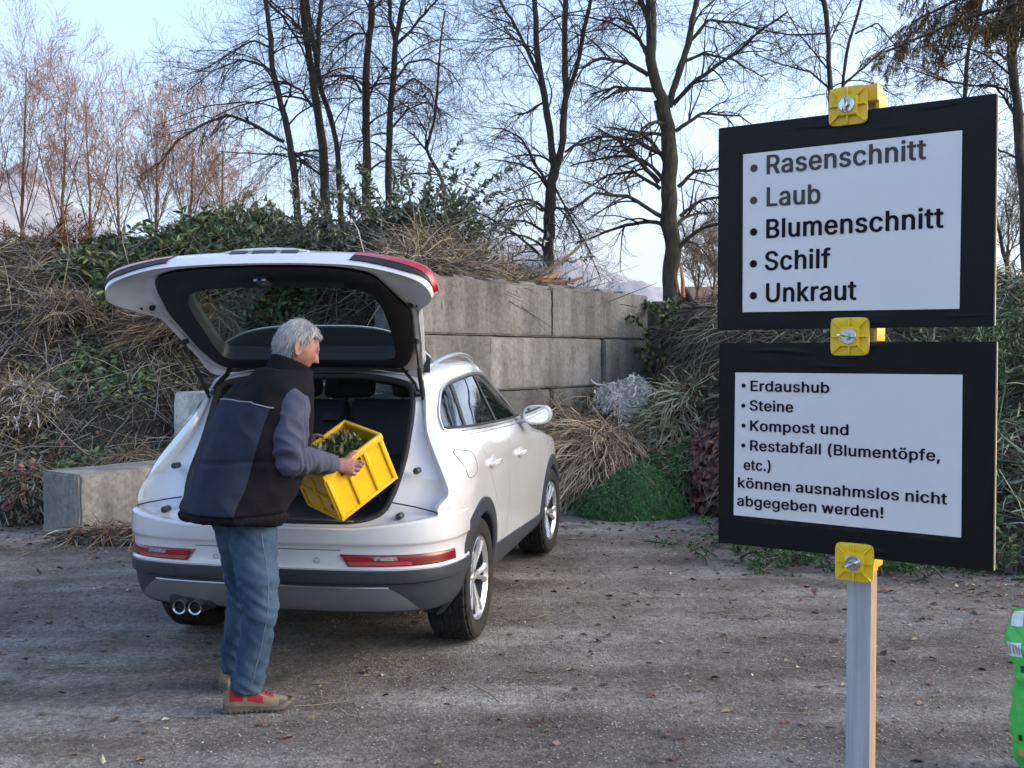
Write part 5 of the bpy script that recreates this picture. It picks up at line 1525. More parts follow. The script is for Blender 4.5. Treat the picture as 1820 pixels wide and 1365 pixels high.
    dk.lathe([(.07, .01), (.10, .012), (.15, .008)], 40, MX)
    proto = None
    for yy in (0, 2.603):
        for sg in (1, -1):
            steer = R(-3) if yy > 1 else 0
            if proto is None:
                w = empty('wheel')
                t_ = ty.build('tyre', M_TYRE, w, sharp=24)
                r2 = rm.build('rim', [M_RIM, mat('shade-darkened rim barrel', (.05, .05, .052), rough=.5, metal=.5)], w)
                d2 = dk.build('brake_disc', mat('brake disc', (.08, .08, .085), rough=.4, metal=.8), w)
                proto = w
            else:
                w = proto.copy(); COL.objects.link(w)
                for ch in list(proto.children):
                    c2 = ch.copy(); COL.objects.link(c2); c2.parent = w
            w.parent = car
            w.location = (sg * .785, yy, .343)
            w.rotation_euler = (R(17 * (yy + 1) * (2 + sg)), 0, (0 if sg > 0 else math.pi) + steer)

    # ---- the open tailgate
    tg = empty('tailgate'); tg.parent = car
    E0 = [(0, -.19, 1.515), (.35, -.19, 1.51), (.60, -.20, 1.485), (.655, -.33, 1.60), (.69, -.48, 1.71), (.715, -.60, 1.79), (.79, -.735, 1.82), (.885, -.86, 1.868), (.83, -.935, 1.95), (.58, -.985, 2.015), (.3, -1.0, 2.035), (0, -1.0, 2.04)]
    T = [(0, -.215, 1.540), (.33, -.215, 1.537), (.52, -.235, 1.535), (.605, -.335, 1.618), (.642, -.475, 1.73), (.665, -.595, 1.82), (.66, -.71, 1.875), (.63, -.82, 1.93), (.58, -.905, 1.98), (.44, -.955, 2.007), (.25, -.975, 2.018), (0, -.98, 2.022)]
    G = [(0, -.275, 1.585), (.30, -.275, 1.585), (.475, -.29, 1.592), (.505, -.36, 1.645), (.514, -.45, 1.72), (.518, -.54, 1.79), (.516, -.62, 1.85), (.495, -.675, 1.895), (.45, -.71, 1.922), (.35, -.728, 1.938), (.2, -.735, 1.943), (0, -.737, 1.945)]
    E1 = [(0, -.12, 1.56), (.35, -.12, 1.555), (.60, -.14, 1.53), (.655, -.28, 1.65), (.69, -.42, 1.77), (.72, -.54, 1.86), (.82, -.66, 1.905), (.905, -.81, 1.90), (.86, -.85, 2.02), (.60, -.84, 2.085), (.3, -.81, 2.11), (0, -.80, 2.118)]
    E2 = [(g[0] * 1.02, g[1] + .045, g[2] + .06) for g in G]
    nar = lambda P: [(p[0] * (.965 if p[1] < -.6 else 1), p[1], p[2]) for p in P]
    E0, T, E1 = nar(E0), nar(T), nar(E1)
    r0, rT, rG, r1, r2_ = ring(E0), ring(T), ring(G), ring(E1), ring(E2)
    lerp = lambda a, b, t, d=Vector((0, 0, 0)): [p * (1 - t) + q * t + d for p, q in zip(a, b)]
    skin = MB()
    up = Vector((0, .015, .018))
    skin.grid([lerp(r0, rT, 1.02, Vector((0, .01, .012))), lerp(r0, rT, .7, up * .35), lerp(r0, rT, .34, up * .8), lerp(r0, rT, .09), r0,
               lerp(r0, r1, .12, Vector((0, -.004, .002))), lerp(r0, r1, .5, Vector((0, -.012, .010))), lerp(r0, r1, .9, Vector((0, -.006, .006))), r1,
               lerp(r1, r2_, .5, Vector((0, 0, .018))), r2_, lerp(r2_, rG, .55)], close_u=True)
    for q in range(9 * len(r0), 11 * len(r0)): skin.m[q] = 1
    sko = skin.build('tailgate_skin', [M_PAINT, M_BLACK], tg, sharp=42)
    trim = MB()
    dn = Vector((0, -.006, -.010))
    trim.grid([rT, lerp(rT, rG, .05, dn), lerp(rT, rG, .5, dn * 1.6), lerp(rT, rG, .93, dn), lerp(rT, rG, 1.0, Vector((0, .02, .026)))], close_u=True)
    trim.box((0, -.905, 1.972), (.075, .03, .012), Matrix.Rotation(R(-20), 3, 'X'))
    to = trim.build('tailgate_trim', M_BLACK, tg, sharp=50)
    lt = MB()
    for x in (-.021, .021): lt.box((x, -.885, 1.955), (.022, .085, .014), Matrix.Rotation(R(-14), 3, 'X'), bev=.004)
    lt.box((0, -.858, 1.950), (.064, .035, .014), Matrix.Rotation(R(-14), 3, 'X'), bev=.004)
    lt.build('latch_plate', mat('latch steel', (.25, .27, .3), rough=.35, metal=.6), to)
    gl = MB()
    cen = Vector((0, -.49, 1.76))
    rg = lerp(rT, rG, 1.0, Vector((0, .018, .024)))
    rows = [[p * k + cen * (1 - k) for p in rg] for k in (1, .75, .5, .25, .02)]
    gl.grid(rows, close_u=True)
    gl.build('rear_window', M_GLASSR, tg)
    # spoiler blade, upright behind the glass when open
    sp = MB()
    rows = []
    for i in range(31):
        u = -1 + 2 * i / 30
        hw = .66
        edge = 1 - abs(u) ** 4
        x = u * hw
        zt = 1.60 + .165 * edge - .012 * u * u
        rows.append([Vector((x, -.19, 1.50)), Vector((x, -.185 - .02 * edge, 1.56 + .05 * edge)), Vector((x, -.175, zt - .012))])
    sp.grid(rows)
    spo = sp.build('spoiler', M_BLACK, tg)
    sp2 = MB()
    rows2 = []
    for r_ in rows:
        rows2.append([r_[2], r_[2] + Vector((0, -.006, .008)), r_[2] + Vector((0, .006, .012)), r_[2] + Vector((0, .03, .0)), r_[0] + Vector((0, .09, .05))])
    sp2.grid(rows2)
    sp2.build('spoiler_skin', M_PAINT, spo)
    # tail lights along the outer edge, between r0 and r1
    nseg = 6
    for sg in (1, -1):
        idx = [7 * nseg + j for j in range(-3, 2 * nseg + 3)]        # corner towards the middle of the tip
        n_all = len(r0)
        ii = idx if sg > 0 else [(n_all - k) % n_all for k in idx]
        def wall(k, v, off):
            p0, p1 = r0[k], r1[k]
            bul = 4 * v * (1 - v)
            p = p0 * (1 - v) + p1 * v + Vector((0, -.012 * bul, .010 * bul))
            out = Vector((p.x * .25, -.8, .55)); out.normalize()
            return p + out * off
        rows_r, rows_k = [], []
        m_ = len(ii) - 1
        for q, k in enumerate(ii):
            f = q / m_                    # 0 at the corner, 1 at the inner end
            lo_v = .36 + .22 * f
            rows_r.append([wall(k, lo_v, -.004), wall(k, lo_v + .02, .007), wall(k, .82, .009), wall(k, .98, .008), wall(k, 1.05, -.004)])
            kb = .30 * min(1, max(0, (f - .30) / .35))
            rows_k.append([wall(k, lo_v - kb - .01, -.004), wall(k, lo_v - kb, .004), wall(k, lo_v + .01, .005)])
        tl = MB(); tl.grid(rows_r)
        tlo = tl.build('tail_light', M_RED, tg, sharp=60)
        tk = MB(); tk.grid(rows_k)
        tk.build('lamp_base', M_BLACK, tlo)
    # plate lamps and handle strip
    pl = MB()
    for a, w in ((-.135, .085), (0, .12), (.135, .085)):
        c = Vector((a, -.868, 2.101))
        pl.box(c, (w, .016, .030), Matrix.Rotation(R(-58), 3, 'X') @ Matrix.Rotation(0, 3, 'Y'))
    pl.build('plate_lamp', mat('plate lamp recess', (.03, .03, .035), rough=.3), tg)
    hs = MB()
    P = [Vector((-.22 + .44 * i / 20, -.83, 2.119 - .012 * (abs(i - 10) / 10) ** 2)) for i in range(21)]
    hs.tube(P, [(.02, .007 + .006 * (1 - (abs(i - 10) / 10) ** 6)) for i in range(21)], 8)
    hs.build('handle_strip', M_PAINT, tg)
    for sg in (1, -1):
        for p, r_ in (((.74, -.80, 1.912), .017), ((.69, -.86, 1.958), .011), ((.70, -.70, 1.846), .016), ((.75, -.73, 1.846), .012)):
            q = Vector((sg * p[0], p[1], p[2]))
            ho = MB()
            ho.tube([q + Vector((0, .01, .02)), q + Vector((0, -.006, -.012))], [r_, r_ * .9], 12)
            ho.build('rubber_buffer', M_SEAL, sko)
    # gas struts and hinges
    for sg in (1, -1):
        gs = MB()
        p0, p1 = Vector((sg * .655, -.455, 1.665)), Vector((sg * .628, -.225, 1.365))
        gs.tube([p0, p0.lerp(p1, .5)], .006, 8)
        gs.tube([p0.lerp(p1, .48), p0.lerp(p1, .95)], .0125, 10)
        gs.tube([p0.lerp(p1, .93), p1 + Vector((0, 0, -.01))], .008, 8)
        gs.tube([p0 + Vector((sg * -.02, .01, .01)), p0 + Vector((sg * .015, 0, 0))], .014, 10)
        gs.build('gas_strut', M_SEAL, car)
        hg = MB()
        hg.tube([(sg * .50, -.21, 1.535), (sg * .53, -.19, 1.49), (sg * .58, -.20, 1.44), (sg * .60, -.215, 1.40)], [(.02, .008)] * 4, 8)
        hg.tube([(sg * .62, -.20, 1.385), (sg * .585, -.235, 1.385)], .014, 10)
        hg.build('hinge', M_SEAL, car)
build_car()

# ================================================================== the man and the crate
def blob(mb, c, r, M=None, n=24):
    rows = []
    for i in range(n + 1):
        a = math.pi * i / n
        rows.append([Vector((r[0] * math.sin(a) * math.cos(b), r[1] * math.sin(a) * math.sin(b), -r[2] * math.cos(a))) for b in [2 * math.pi * j / (2 * n) for j in range(2 * n)]])
    rows = [[(M @ p if M else p) + Vector(c) for p in r_] for r_ in rows]
    mb.grid(rows, close_u=True)
def remesh(o, vox, smooth=2, fac=.5):
    m = o.modifiers.new('r', 'REMESH'); m.mode = 'VOXEL'; m.voxel_size = vox; m.use_smooth_shade = True
    if smooth:
        s_ = o.modifiers.new('s', 'SMOOTH'); s_.iterations = smooth; s_.factor = fac
    mats = [m_ for m_ in o.data.materials]
    apply_mods(o)
    if not len(o.data.materials):
        for m_ in mats: o.data.materials.append(m_)
    o.data.polygons.foreach_set('use_smooth', [True] * len(o.data.polygons))
    return o
def wrinkle(o, amp, sc, seed=0, dirsc=(1, 1, 1), amp2=0, sc2=30):
    me = o.data
    nr = [Vector(v.normal) for v in me.vertices]
    for v, n in zip(me.vertices, nr):
        q = Vector((v.co.x * dirsc[0], v.co.y * dirsc[1], v.co.z * dirsc[2]))
        d = mnoise.noise(q * sc + Vector((seed, seed * 2, 0)))
        d = (1 - abs(d) * 2.2) * amp                      # ridged folds
        if amp2: d += mnoise.noise(q * sc2 + Vector((0, seed, 5))) * amp2
        v.co += n * d
    me.update()
SKIN = mat('weathered skin', (.34, .165, .125), rough=.55, col2=(.25, .10, .08), nscale=30, bump=.15, bscale=220)
SKIN.node_tree.nodes['Principled BSDF'].inputs['Subsurface Weight'].default_value = .08
SKIN.node_tree.nodes['Principled BSDF'].inputs['Subsurface Radius'].default_value = (.01, .004, .002)
DENIM = mat('washed blue denim', (.016, .036, .070), rough=.95, spec=.2, col2=(.065, .11, .165), nscale=5, ndetail=9, lo=.35, hi=.68, bump=.35, bscale=420)
VBACK = mat('slate blue padded cloth', (.016, .021, .038), rough=.9, spec=.2, col2=(.024, .030, .050), nscale=9, bump=.3, bscale=260)
VDARK = mat('near black padded cloth', (.0036, .0030, .0055), rough=.9, spec=.15, col2=(.0065, .0055, .009), nscale=9, bump=.3, bscale=260)
SHIRT = mat('grey blue work shirt', (.044, .051, .084), rough=.9, spec=.2, col2=(.064, .072, .110), nscale=8, bump=.3, bscale=330)
HAIR = mat('grey hair', (.42, .42, .43), rough=.55, island=[(.56, .56, .57), (.26, .26, .27), (.44, .44, .45), (.17, .17, .18), (.50, .50, .51)])
PIPE = mat('pale piping', (.30, .31, .33), rough=.7)
FD, LD = Vector((.78, .62, 0)).normalized(), Vector((-.62, .78, 0)).normalized()
man = empty('person', (-1.22, 4.82, 0))
tag(man, 'grey-haired man in dark padded vest and jeans lifting a yellow crate into the car', 'person')
MO = Vector((-1.22, 4.82, 0))
def mloc(o):
    for v in o.data.vertices: v.co -= MO
    o.data.update(); o.parent = man
    return o
# crate frame (world)
CP0 = Vector((-.810, 5.0, .80))
CE1, CE2 = Vector((.667, .545, .508)).normalized(), Vector((-.70, .694, .175)).normalized()
CU = CE1.cross(CE2).normalized()
if CU.z < 0: CU = -CU
CE2 = CU.cross(CE1).normalized()
CL1, CL2, CHH = .375, .305, .272
cw = lambda a, b, c: CP0 + CE1 * a + CE2 * b + CU * c
# ---- body, one continuous surface
def path(pts, n=5): return smooth_poly(pts, n)
HC = Vector((-1.012, 4.938, 1.634))                      # head centre
HF = Vector((.86, .40, -.38)).normalized()               # where the face points
HL = Vector((0, 0, 1)).cross(HF).normalized()
HU = HF.cross(HL).normalized()
HM = Matrix((HF, HL, HU)).transposed()
def head_mesh(mb):
    n = 72
    rows = []
    G_ = lambda x, s: math.exp(-(x / s) ** 2)
    for i in range(n + 1):
        th = math.pi * i / n
        row = []
        for j in range(2 * n):
            ph = 2 * math.pi * j / (2 * n)
            d = Vector((math.sin(th) * math.cos(ph), math.sin(th) * math.sin(ph), math.cos(th)))
            x, y, z = d.x * .104, d.y * .079, d.z * .128
            front = max(0, d.x)
            if z < 0:                                     # narrow towards the jaw, flat neck side
                k = 1 - .30 * (min(1, -z / .115)) ** 1.5
                y *= k
                if d.x < 0: x *= 1 - .45 * min(1, -z / .10)
                else: x *= 1 - .06 * min(1, -z / .10)
            ay = abs(y)
            # brow, eye sockets, cheekbones, nose, lips, chin
            if d.x > 0:
                x += .006 * G_(z - .026, .012) * G_(y, .05) * front
                x -= .012 * G_(z - .008, .012) * G_(ay - .031, .015) * front
                x += .006 * G_(z + .018, .018) * G_(ay - .040, .018) * front
                nz = max(0, min(1, (.020 - z) / .052)) if z > -.034 else max(0, 1 - (-.034 - z) / .008)
                x += .030 * nz ** 1.1 * G_(y, .0125 - .002 * (1 - nz)) * (1 if d.x > .3 else 0)
                x += .010 * nz * G_(ay - .012, .007) * G_(z + .028, .009)
                x += .006 * G_(z + .055, .006) * G_(y, .022) + .006 * G_(z + .067, .006) * G_(y, .020)
                x -= .003 * G_(z + .061, .003) * G_(y, .024)
                x += .010 * G_(z + .098, .016) * G_(y, .022)
            row.append(HC + HM @ Vector((x, y, z)))
        rows.append(row)
    mb.grid(rows, close_u=True)
    # ears
    for sg in (1, -1):
        c = HC + HM @ Vector((-.012, sg * .080, -.008))
        M = HM @ Matrix.Rotation(R(-12), 3, 'Y') @ Matrix.Rotation(sg * R(-22), 3, 'Z')
        P = [c + M @ Vector((.019 * math.cos(a) * (1 if math.sin(a) > 0 else .75), sg * .006, .033 * math.sin(a))) for a in [2 * math.pi * i / 20 for i in range(21)]]
        mb.tube(P, .0058, 8, caps=False)
        blob(mb, c, (.015, .006, .026), M, 8)
    # neck
    mb.tube(path([HC + HM @ Vector((-.015, 0, -.03)), HC + HM @ Vector((-.024, 0, -.085)), Vector((-1.062, 4.893, 1.50)), Vector((-1.11, 4.855, 1.40))]), [(.054, .056)] * 16, 16)
bmb = MB()
head_mesh(bmb)
SHR, SHL = Vector((-1.000, 4.715, 1.415)), Vector((-1.255, 5.00, 1.40))
ELR, ELL = Vector((-.990, 4.63, 1.145)), Vector((-1.27, 5.13, 1.15))
HNDR = cw(.155, 0, CHH - .040)                           # right hand slot centre on the near panel
HNDL = cw(.165, CL2, CHH - .040)
WRR = HNDR + Vector((-.075, -.055, .012)); WRL = HNDL + Vector((-.075, .015, .03))
for sh, el, wr in ((SHR, ELR, WRR), (SHL, ELL, WRL)):
    P = path([sh, sh.lerp(el, .5), el, el.lerp(wr, .5), wr])
    k = len(P)
    bmb.tube(P, [.050 - .024 * i / (k - 1) for i in range(k)], 14)
spine = path([Vector((-1.235, 4.80, .88)), Vector((-1.225, 4.79, 1.05)), Vector((-1.17, 4.82, 1.25)), Vector((-1.12, 4.85, 1.42))])
bmb.tube(spine, [(.15, .11)] * 4 + [(.15, .11)] * 4 + [(.165, .11)] * 5 + [(.155, .09), (.14, .08), (.10, .07)][:len(spine) - 13], 20, flat=LD)
HIPR, KNR, ANR = Vector((-1.19, 4.73, .90)), Vector((-1.125, 4.71, .48)), Vector((-1.205, 4.70, .10))
HIPL, KNL, ANL = Vector((-1.305, 4.88, .90)), Vector((-1.275, 4.97, .49)), Vector((-1.325, 5.00, .10))
for h, kn, an in ((HIPR, KNR, ANR), (HIPL, KNL, ANL)):
    P = path([h, h.lerp(kn, .5), kn, kn.lerp(an, .45), an])
    k = len(P)
    bmb.tube(P, [.078 - .043 * i / (k - 1) for i in range(k)], 14)
# hands: palm, four fingers curled through the slot, thumb over the rim
def hand(mb, wr, hc, along, out, upv, side):
    """along: across the knuckles (index first); out: panel normal pointing away from the crate"""
    palm_c = hc + out * .022
    fwd = (palm_c - wr).normalized()
    M = Matrix((fwd, along, fwd.cross(along))).transposed()
    mb.tube([wr, wr.lerp(palm_c, .5), palm_c], [(.026, .020), (.038, .017), (.043, .017)], 14, flat=fwd.cross(along))
    ln = [.036, .040, .037, .030]
    for i in range(4):
        b = palm_c + along * (.031 - .0205 * i) + fwd * .004 - upv * .003 * abs(i - 1)
        r_ = [.0092, .0096, .0092, .0082][i]
        k1 = b + fwd * ln[i] * .62 + out * (.008 - .002 * i)
        k2 = k1 + (-out * .026 + fwd * .008 - upv * .012)
        k3 = k2 + (-out * .020 - fwd * .010 - upv * .004)
        mb.tube(path([b - fwd * .02, b, k1, k2, k3], 3), [r_ * 1.05] * 4 + [r_] * 6 + [r_ * .85] * 3, 10)
    t0 = wr.lerp(palm_c, .45) + along * .030
    t1 = t0 + along * .020 + fwd * .020 + upv * .012
    t2 = t1 + fwd * .026 + upv * .016 - out * .006
    t3 = t2 + fwd * .022 - out * .012 + upv * .004
    mb.tube(path([t0, t1, t2, t3], 3), [.0135] * 4 + [.0115] * 3 + [.010] * 2 + [.0085], 10)
hand(bmb, WRR, HNDR, CE1 * .75 + CU * .66 if False else (CE1 * .9 + CU * .44).normalized(), -CE2, CU, 1)
hand(bmb, WRL, HNDL, (CE1 * .9 + CU * .44).normalized(), CE2, CU, -1)
body_o = bmb.build('body', SKIN, None)
remesh(body_o, .0042, 1, .4)
mloc(body_o)
eyes = MB()
for sg in (1, -1):
    blob(eyes, HC + HM @ Vector((.077, sg * .031, .008)), (.010, .011, .010), HM, 8)
mloc(eyes.build('eyes', mat('eye white', (.25, .2, .18), rough=.2), None))
brow = MB()
r_b = random.Random(5)
for sg in (1, -1):
    for i in range(60):
        y = sg * (.012 + .036 * r_b.random()); z = .029 + .007 * r_b.random() - abs(abs(y) - .03) * .2
        p = HC + HM @ Vector((.092 - 1.3 * y * y * 10 * .5, y, z))
        brow.tube([p, p + HM @ Vector((.006, sg * .007, .002 * r_b.random()))], [.0011, .0004], 3)
mloc(brow.build('eyebrows', HAIR, None))
# ---- hair: a cap with locks laid over it
rh = np.random.default_rng(8)
cap = MB()
def scalp(d, k=1.0):
    x, y, z = d.x * .106, d.y * .082, d.z * .130
    if z < 0: y *= 1 - .2 * min(1, -z / .115) ** 1.5; x *= (1 - .38 * min(1, -z / .10)) if d.x < 0 else 1
    return Vector((x, y, z)) * k
def hairy(d):
    """hairline test on unit direction (x forward, y left, z up)"""
    if d.x > .62: return d.z > .62 + .10 * (1 - abs(d.y))
    if d.x > .12: return d.z > .20 + (d.x - .12) * .8
    if d.x > -.10: return d.z > .20
    if d.x > -.34: return d.z > .24 - (-.10 - d.x) * 3.6
    return d.z > -.80
Pn, Dn, Nn_ = [], [], []
n = 40
rows = []
for i in range(n + 1):
    th = math.pi * i / n
    rows.append([(Vector((math.sin(th) * math.cos(ph), math.sin(th) * math.sin(ph), math.cos(th)))) for ph in [2 * math.pi * j / (2 * n) for j in range(2 * n)]])
vs = [HC + HM @ scalp(d, 1.045 if hairy(d) else .90) for r_ in rows for d in r_]
fs = []
for i in range(n):
    for j in range(2 * n):
        ids = (i * 2 * n + j, i * 2 * n + (j + 1) % (2 * n), (i + 1) * 2 * n + (j + 1) % (2 * n), (i + 1) * 2 * n + j)
        if all(hairy(rows[k // (2 * n)][k % (2 * n)]) for k in ids): fs.append(ids)
cap.add(vs, fs)
hair_o = mloc(cap.build('hair', mat('grey hair base', (.22, .22, .23), rough=.8, col2=(.36, .36, .37), nscale=60, stretch=(1, 1, .3)), None))
while len(Pn) < 5200:
    d = Vector(rh.normal(size=3)).normalized()
    if not hairy(d): continue
    p = HC + HM @ scalp(d, 1.02)
    nn = (HM @ Vector((d.x / .1, d.y / .079, d.z / .124))).normalized()
    # combed back from the crown, down at the sides; the forelock stands forward
    if d.x > .35 and d.z > .5: t = Vector((.75, .25 * d.y - .35, .35))
    elif d.z > .55: t = Vector((-.2 + d.x * .8, d.y * 1.0 - .2, -.1))
    else: t = Vector((-.35, d.y * .2, -1.0))
    t = HM @ t
    t = t - nn * t.dot(nn)
    if t.length < 1e-3: continue
    t = t.normalized() + nn * (.22 + .25 * max(0, d.z)) + Vector(rh.normal(0, .16, 3))
    Pn.append(p); Dn.append(t)
V, F_ = ribbons(np.array(Pn), np.array(Dn), uni(.018, .044, len(Pn), rh), uni(.0010, .0024, len(Pn), rh), .9, 4, .25, rng=rh)
lo = link_mesh('locks', np_mesh('locks', V - np.array(MO), F_), HAIR, None); lo.parent = hair_o; lo['kind'] = 'stuff'
# ---- jeans
jm = MB()
P = path([Vector((-1.185, 4.735, .93)), Vector((-1.165, 4.715, .74)), KNR + Vector((-.012, 0, .01)), KNR.lerp(ANR, .5) + Vector((.008, 0, 0)), ANR + Vector((.004, 0, -.015))], 6)
k = len(P)
jr = [np.interp(i / (k - 1), [0, .25, .5, .62, .8, 1], [.124, .106, .083, .076, .073, .070]) for i in range(k)]
jm.tube(P, [(q, q * 1.02) for q in jr], 28)
P = path([Vector((-1.295, 4.865, .93)), Vector((-1.275, 4.90, .74)), KNL, KNL.lerp(ANL, .5), ANL + Vector((0, 0, -.01))], 6)
jm.tube(P, [(q, q) for q in jr], 28)
blob(jm, (-1.24, 4.80, .90), (.17, .125, .12), Matrix((LD, FD, Vector((0, 0, 1)))).transposed())
jo = jm.build('jeans', DENIM, None)
remesh(jo, .0085, 5, .6)
def folds(o):
    me = o.data
    nr = [Vector(v.normal) for v in me.vertices]
    for v, n_ in zip(me.vertices, nr):
        z = v.co.z
        q = v.co
        kn = math.exp(-((z - .50) / .14) ** 2) + .9 * math.exp(-((z - .13) / .12) ** 2) + .55 * math.exp(-((z - .82) / .12) ** 2) + .25
        w = mnoise.noise(Vector((q.x * 5, q.y * 5, z * 19 + q.x * 14)))
        w2 = mnoise.noise(Vector((q.x * 9, q.y * 9, z * 34 - q.x * 20)) + Vector((4, 1, 2)))
        v.co += n_ * (kn * ((1 - abs(w) * 2.4) * .0075 + w2 * .004) - .003)
    me.update()
folds(jo)
bj = BVHTree.FromPolygons([v.co.copy() for v in jo.data.vertices], [tuple(p.vertices) for p in jo.data.polygons])
STITCH = mat('worn seam', (.16, .21, .27), rough=.9, col2=(.05, .08, .12), nscale=40)
for kn, an, hp_, d_ in ((KNR, ANR, Vector((-1.185, 4.735, .86)), Vector((.55, -.83, 0))), (KNL, ANL, Vector((-1.295, 4.865, .86)), Vector((-.75, -.66, 0)))):
    sm2 = MB(); P = []
    for q in smooth_poly([hp_, kn, an + Vector((0, 0, .02))], 22):
        h = bj.ray_cast(q + d_.normalized() * .3, -d_.normalized())
        if h[0]: P.append(h[0] + d_.normalized() * .0004)
    sm2.tube(P, [(.0022, .0016)] * len(P), 5)
    so2 = sm2.build('seam', STITCH, None); mloc(so2); so2.parent = jo
mloc(jo)
# ---- padded vest
def vest_surface():
    ST = [  # z, centre x, centre y, half width, half depth
        (.845, -1.270, 4.735, .242, .190), (.87, -1.266, 4.74, .262, .208), (.90, -1.258, 4.745, .262, .212), (1.0, -1.218, 4.775, .264, .222), (1.15, -1.183, 4.80, .268, .226), (1.28, -1.155, 4.82, .262, .208),
        (1.37, -1.132, 4.84, .258, .185), (1.43, -1.112, 4.852, .240, .163), (1.475, -1.092, 4.865, .205, .140), (1.51, -1.073, 4.878, .158, .118), (1.535, -1.062, 4.885, .118, .102)]
    zs = [s_[0] for s_ in ST]
    f_ = [pchip(zs, [s_[i] for s_ in ST]) for i in range(1, 5)]
    rows = []
    N = 72
    zz = [.845, .856, .87] + [.88 + .655 * i / 54 for i in range(55)]
    for z in zz:
        cx, cy, a, b = [g(z) for g in f_]
        row = []
        for j in range(N):
            t = 2 * math.pi * j / N
            ca, sa = math.cos(t), math.sin(t)
            e = .84
            u = math.copysign(abs(ca) ** e, ca) * a
            w = math.copysign(abs(sa) ** e, sa) * b
            tilt = (-w * .10 - (u * .05)) * max(0, 1 - (z - .845) / .4)      # the hem dips towards the front
            row.append(Vector((cx, cy, z + tilt)) + LD * u + FD * w)
        rows.append(row)
    return rows, zz, N
vr, vz, vN = vest_surface()
vm = MB()
for i in range(len(vr) - 1):
    for j in range(vN):
        pass
vm.grid(vr, close_u=True)
vm.f.append(tuple(range(vN))[::-1]); vm.m.append(1)
vm.f.append(tuple((len(vr) - 1) * vN + j for j in range(vN))); vm.m.append(1)
nf = 0
for i in range(len(vr) - 1):
    for j in range(vN):
        t = 2 * math.pi * (j + .5) / vN
        ang = (math.degrees(t) - 270 + 180) % 360 - 180              # 0 = middle of the back (-FD)
        z = .5 * (vz[i] + vz[i + 1])
        yoke = 1.405 - .00055 * abs(ang) * (1 if abs(ang) < 40 else 1.25)
        blue = (-66 < ang < 52 + (1.1 - z) * 6) and z < yoke and z > .885
        vm.m[nf] = 0 if blue else 1
        nf += 1
vo = vm.build('vest', [VBACK, VDARK], None, sharp=80)
def puff(o):
    me = o.data
    nr = [Vector(v.normal) for v in me.vertices]
    for v, n_ in zip(me.vertices, nr):
        z = v.co.z; q = v.co
        d = 0
        for zc in (1.13,): d -= .007 * math.exp(-((z - zc - .03 * mnoise.noise(q * 5)) / .012) ** 2)
        d -= .010 * math.exp(-((z - .893) / .010) ** 2)
        if z < .893: d += .004 + .006 * mnoise.noise(Vector((q.x * 45, q.y * 45, z * 8)))
        w = mnoise.noise(Vector((q.x * 5 + z * 3, q.y * 5, z * 3.2)))
        w2 = mnoise.noise(Vector((q.x * 12 + z * 9, q.y * 12, z * 7)) + Vector((3, 3, 3)))
        d += (1 - abs(w) * 2.2) * .009 + w2 * .006
        v.co += n_ * d
    me.update()
sub = vo.modifiers.new('sub', 'SUBSURF'); sub.levels = 2; sub.render_levels = 2; apply_mods(vo)
puff(vo)
vo.data.polygons.foreach_set('use_smooth', [True] * len(vo.data.polygons))
bv = BVHTree.FromPolygons([v.co.copy() for v in vo.data.vertices], [tuple(p.vertices) for p in vo.data.polygons])
def on_vest(p, off):
    h = bv.find_nearest(p)
    return h[0] + h[1] * off
pp = MB()
pts = []
for q in range(41):
    ang = -66 + 118 * q / 40
    z = 1.405 - .00055 * abs(ang) * (1 if abs(ang) < 40 else 1.25)
    t = R(ang + 270)
    c = Vector((pchip([.845, 1.28, 1.37, 1.43], [-1.28, -1.155, -1.132, -1.112])(z), 4.84, z))
    pts.append(on_vest(c + LD * math.cos(t) * .26 + FD * math.sin(t) * .19, .001))
pp.tube(pts, .0026, 5)
mloc(vo)
for v in pp.v: pass
mloc(pp.build('piping', PIPE, None)).parent = vo
# collar
cm = MB()
rows = []
for z_, k_, fo in ((0, 1.04, 0), (.03, .96, .006), (.066, .92, .014), (.082, .92, .018), (.086, .88, .018), (.066, .82, .014), (.0, .82, .0)):
    row = []
    for j in range(40):
        t = 2 * math.pi * j / 40
        u, w = math.cos(t), math.sin(t)
        c = Vector((-1.050, 4.893, 1.520)) + FD * fo
        row.append(c + LD * (u * .098 * k_) + FD * (w * .108 * k_ + .012 * (z_ / .07)) + Vector((0, 0, z_ - .085 * (w * .5 + .5) - .002)))
    rows.append(row)
cm.grid(rows, close_u=True)
mloc(cm.build('collar', VDARK, None)).parent = vo
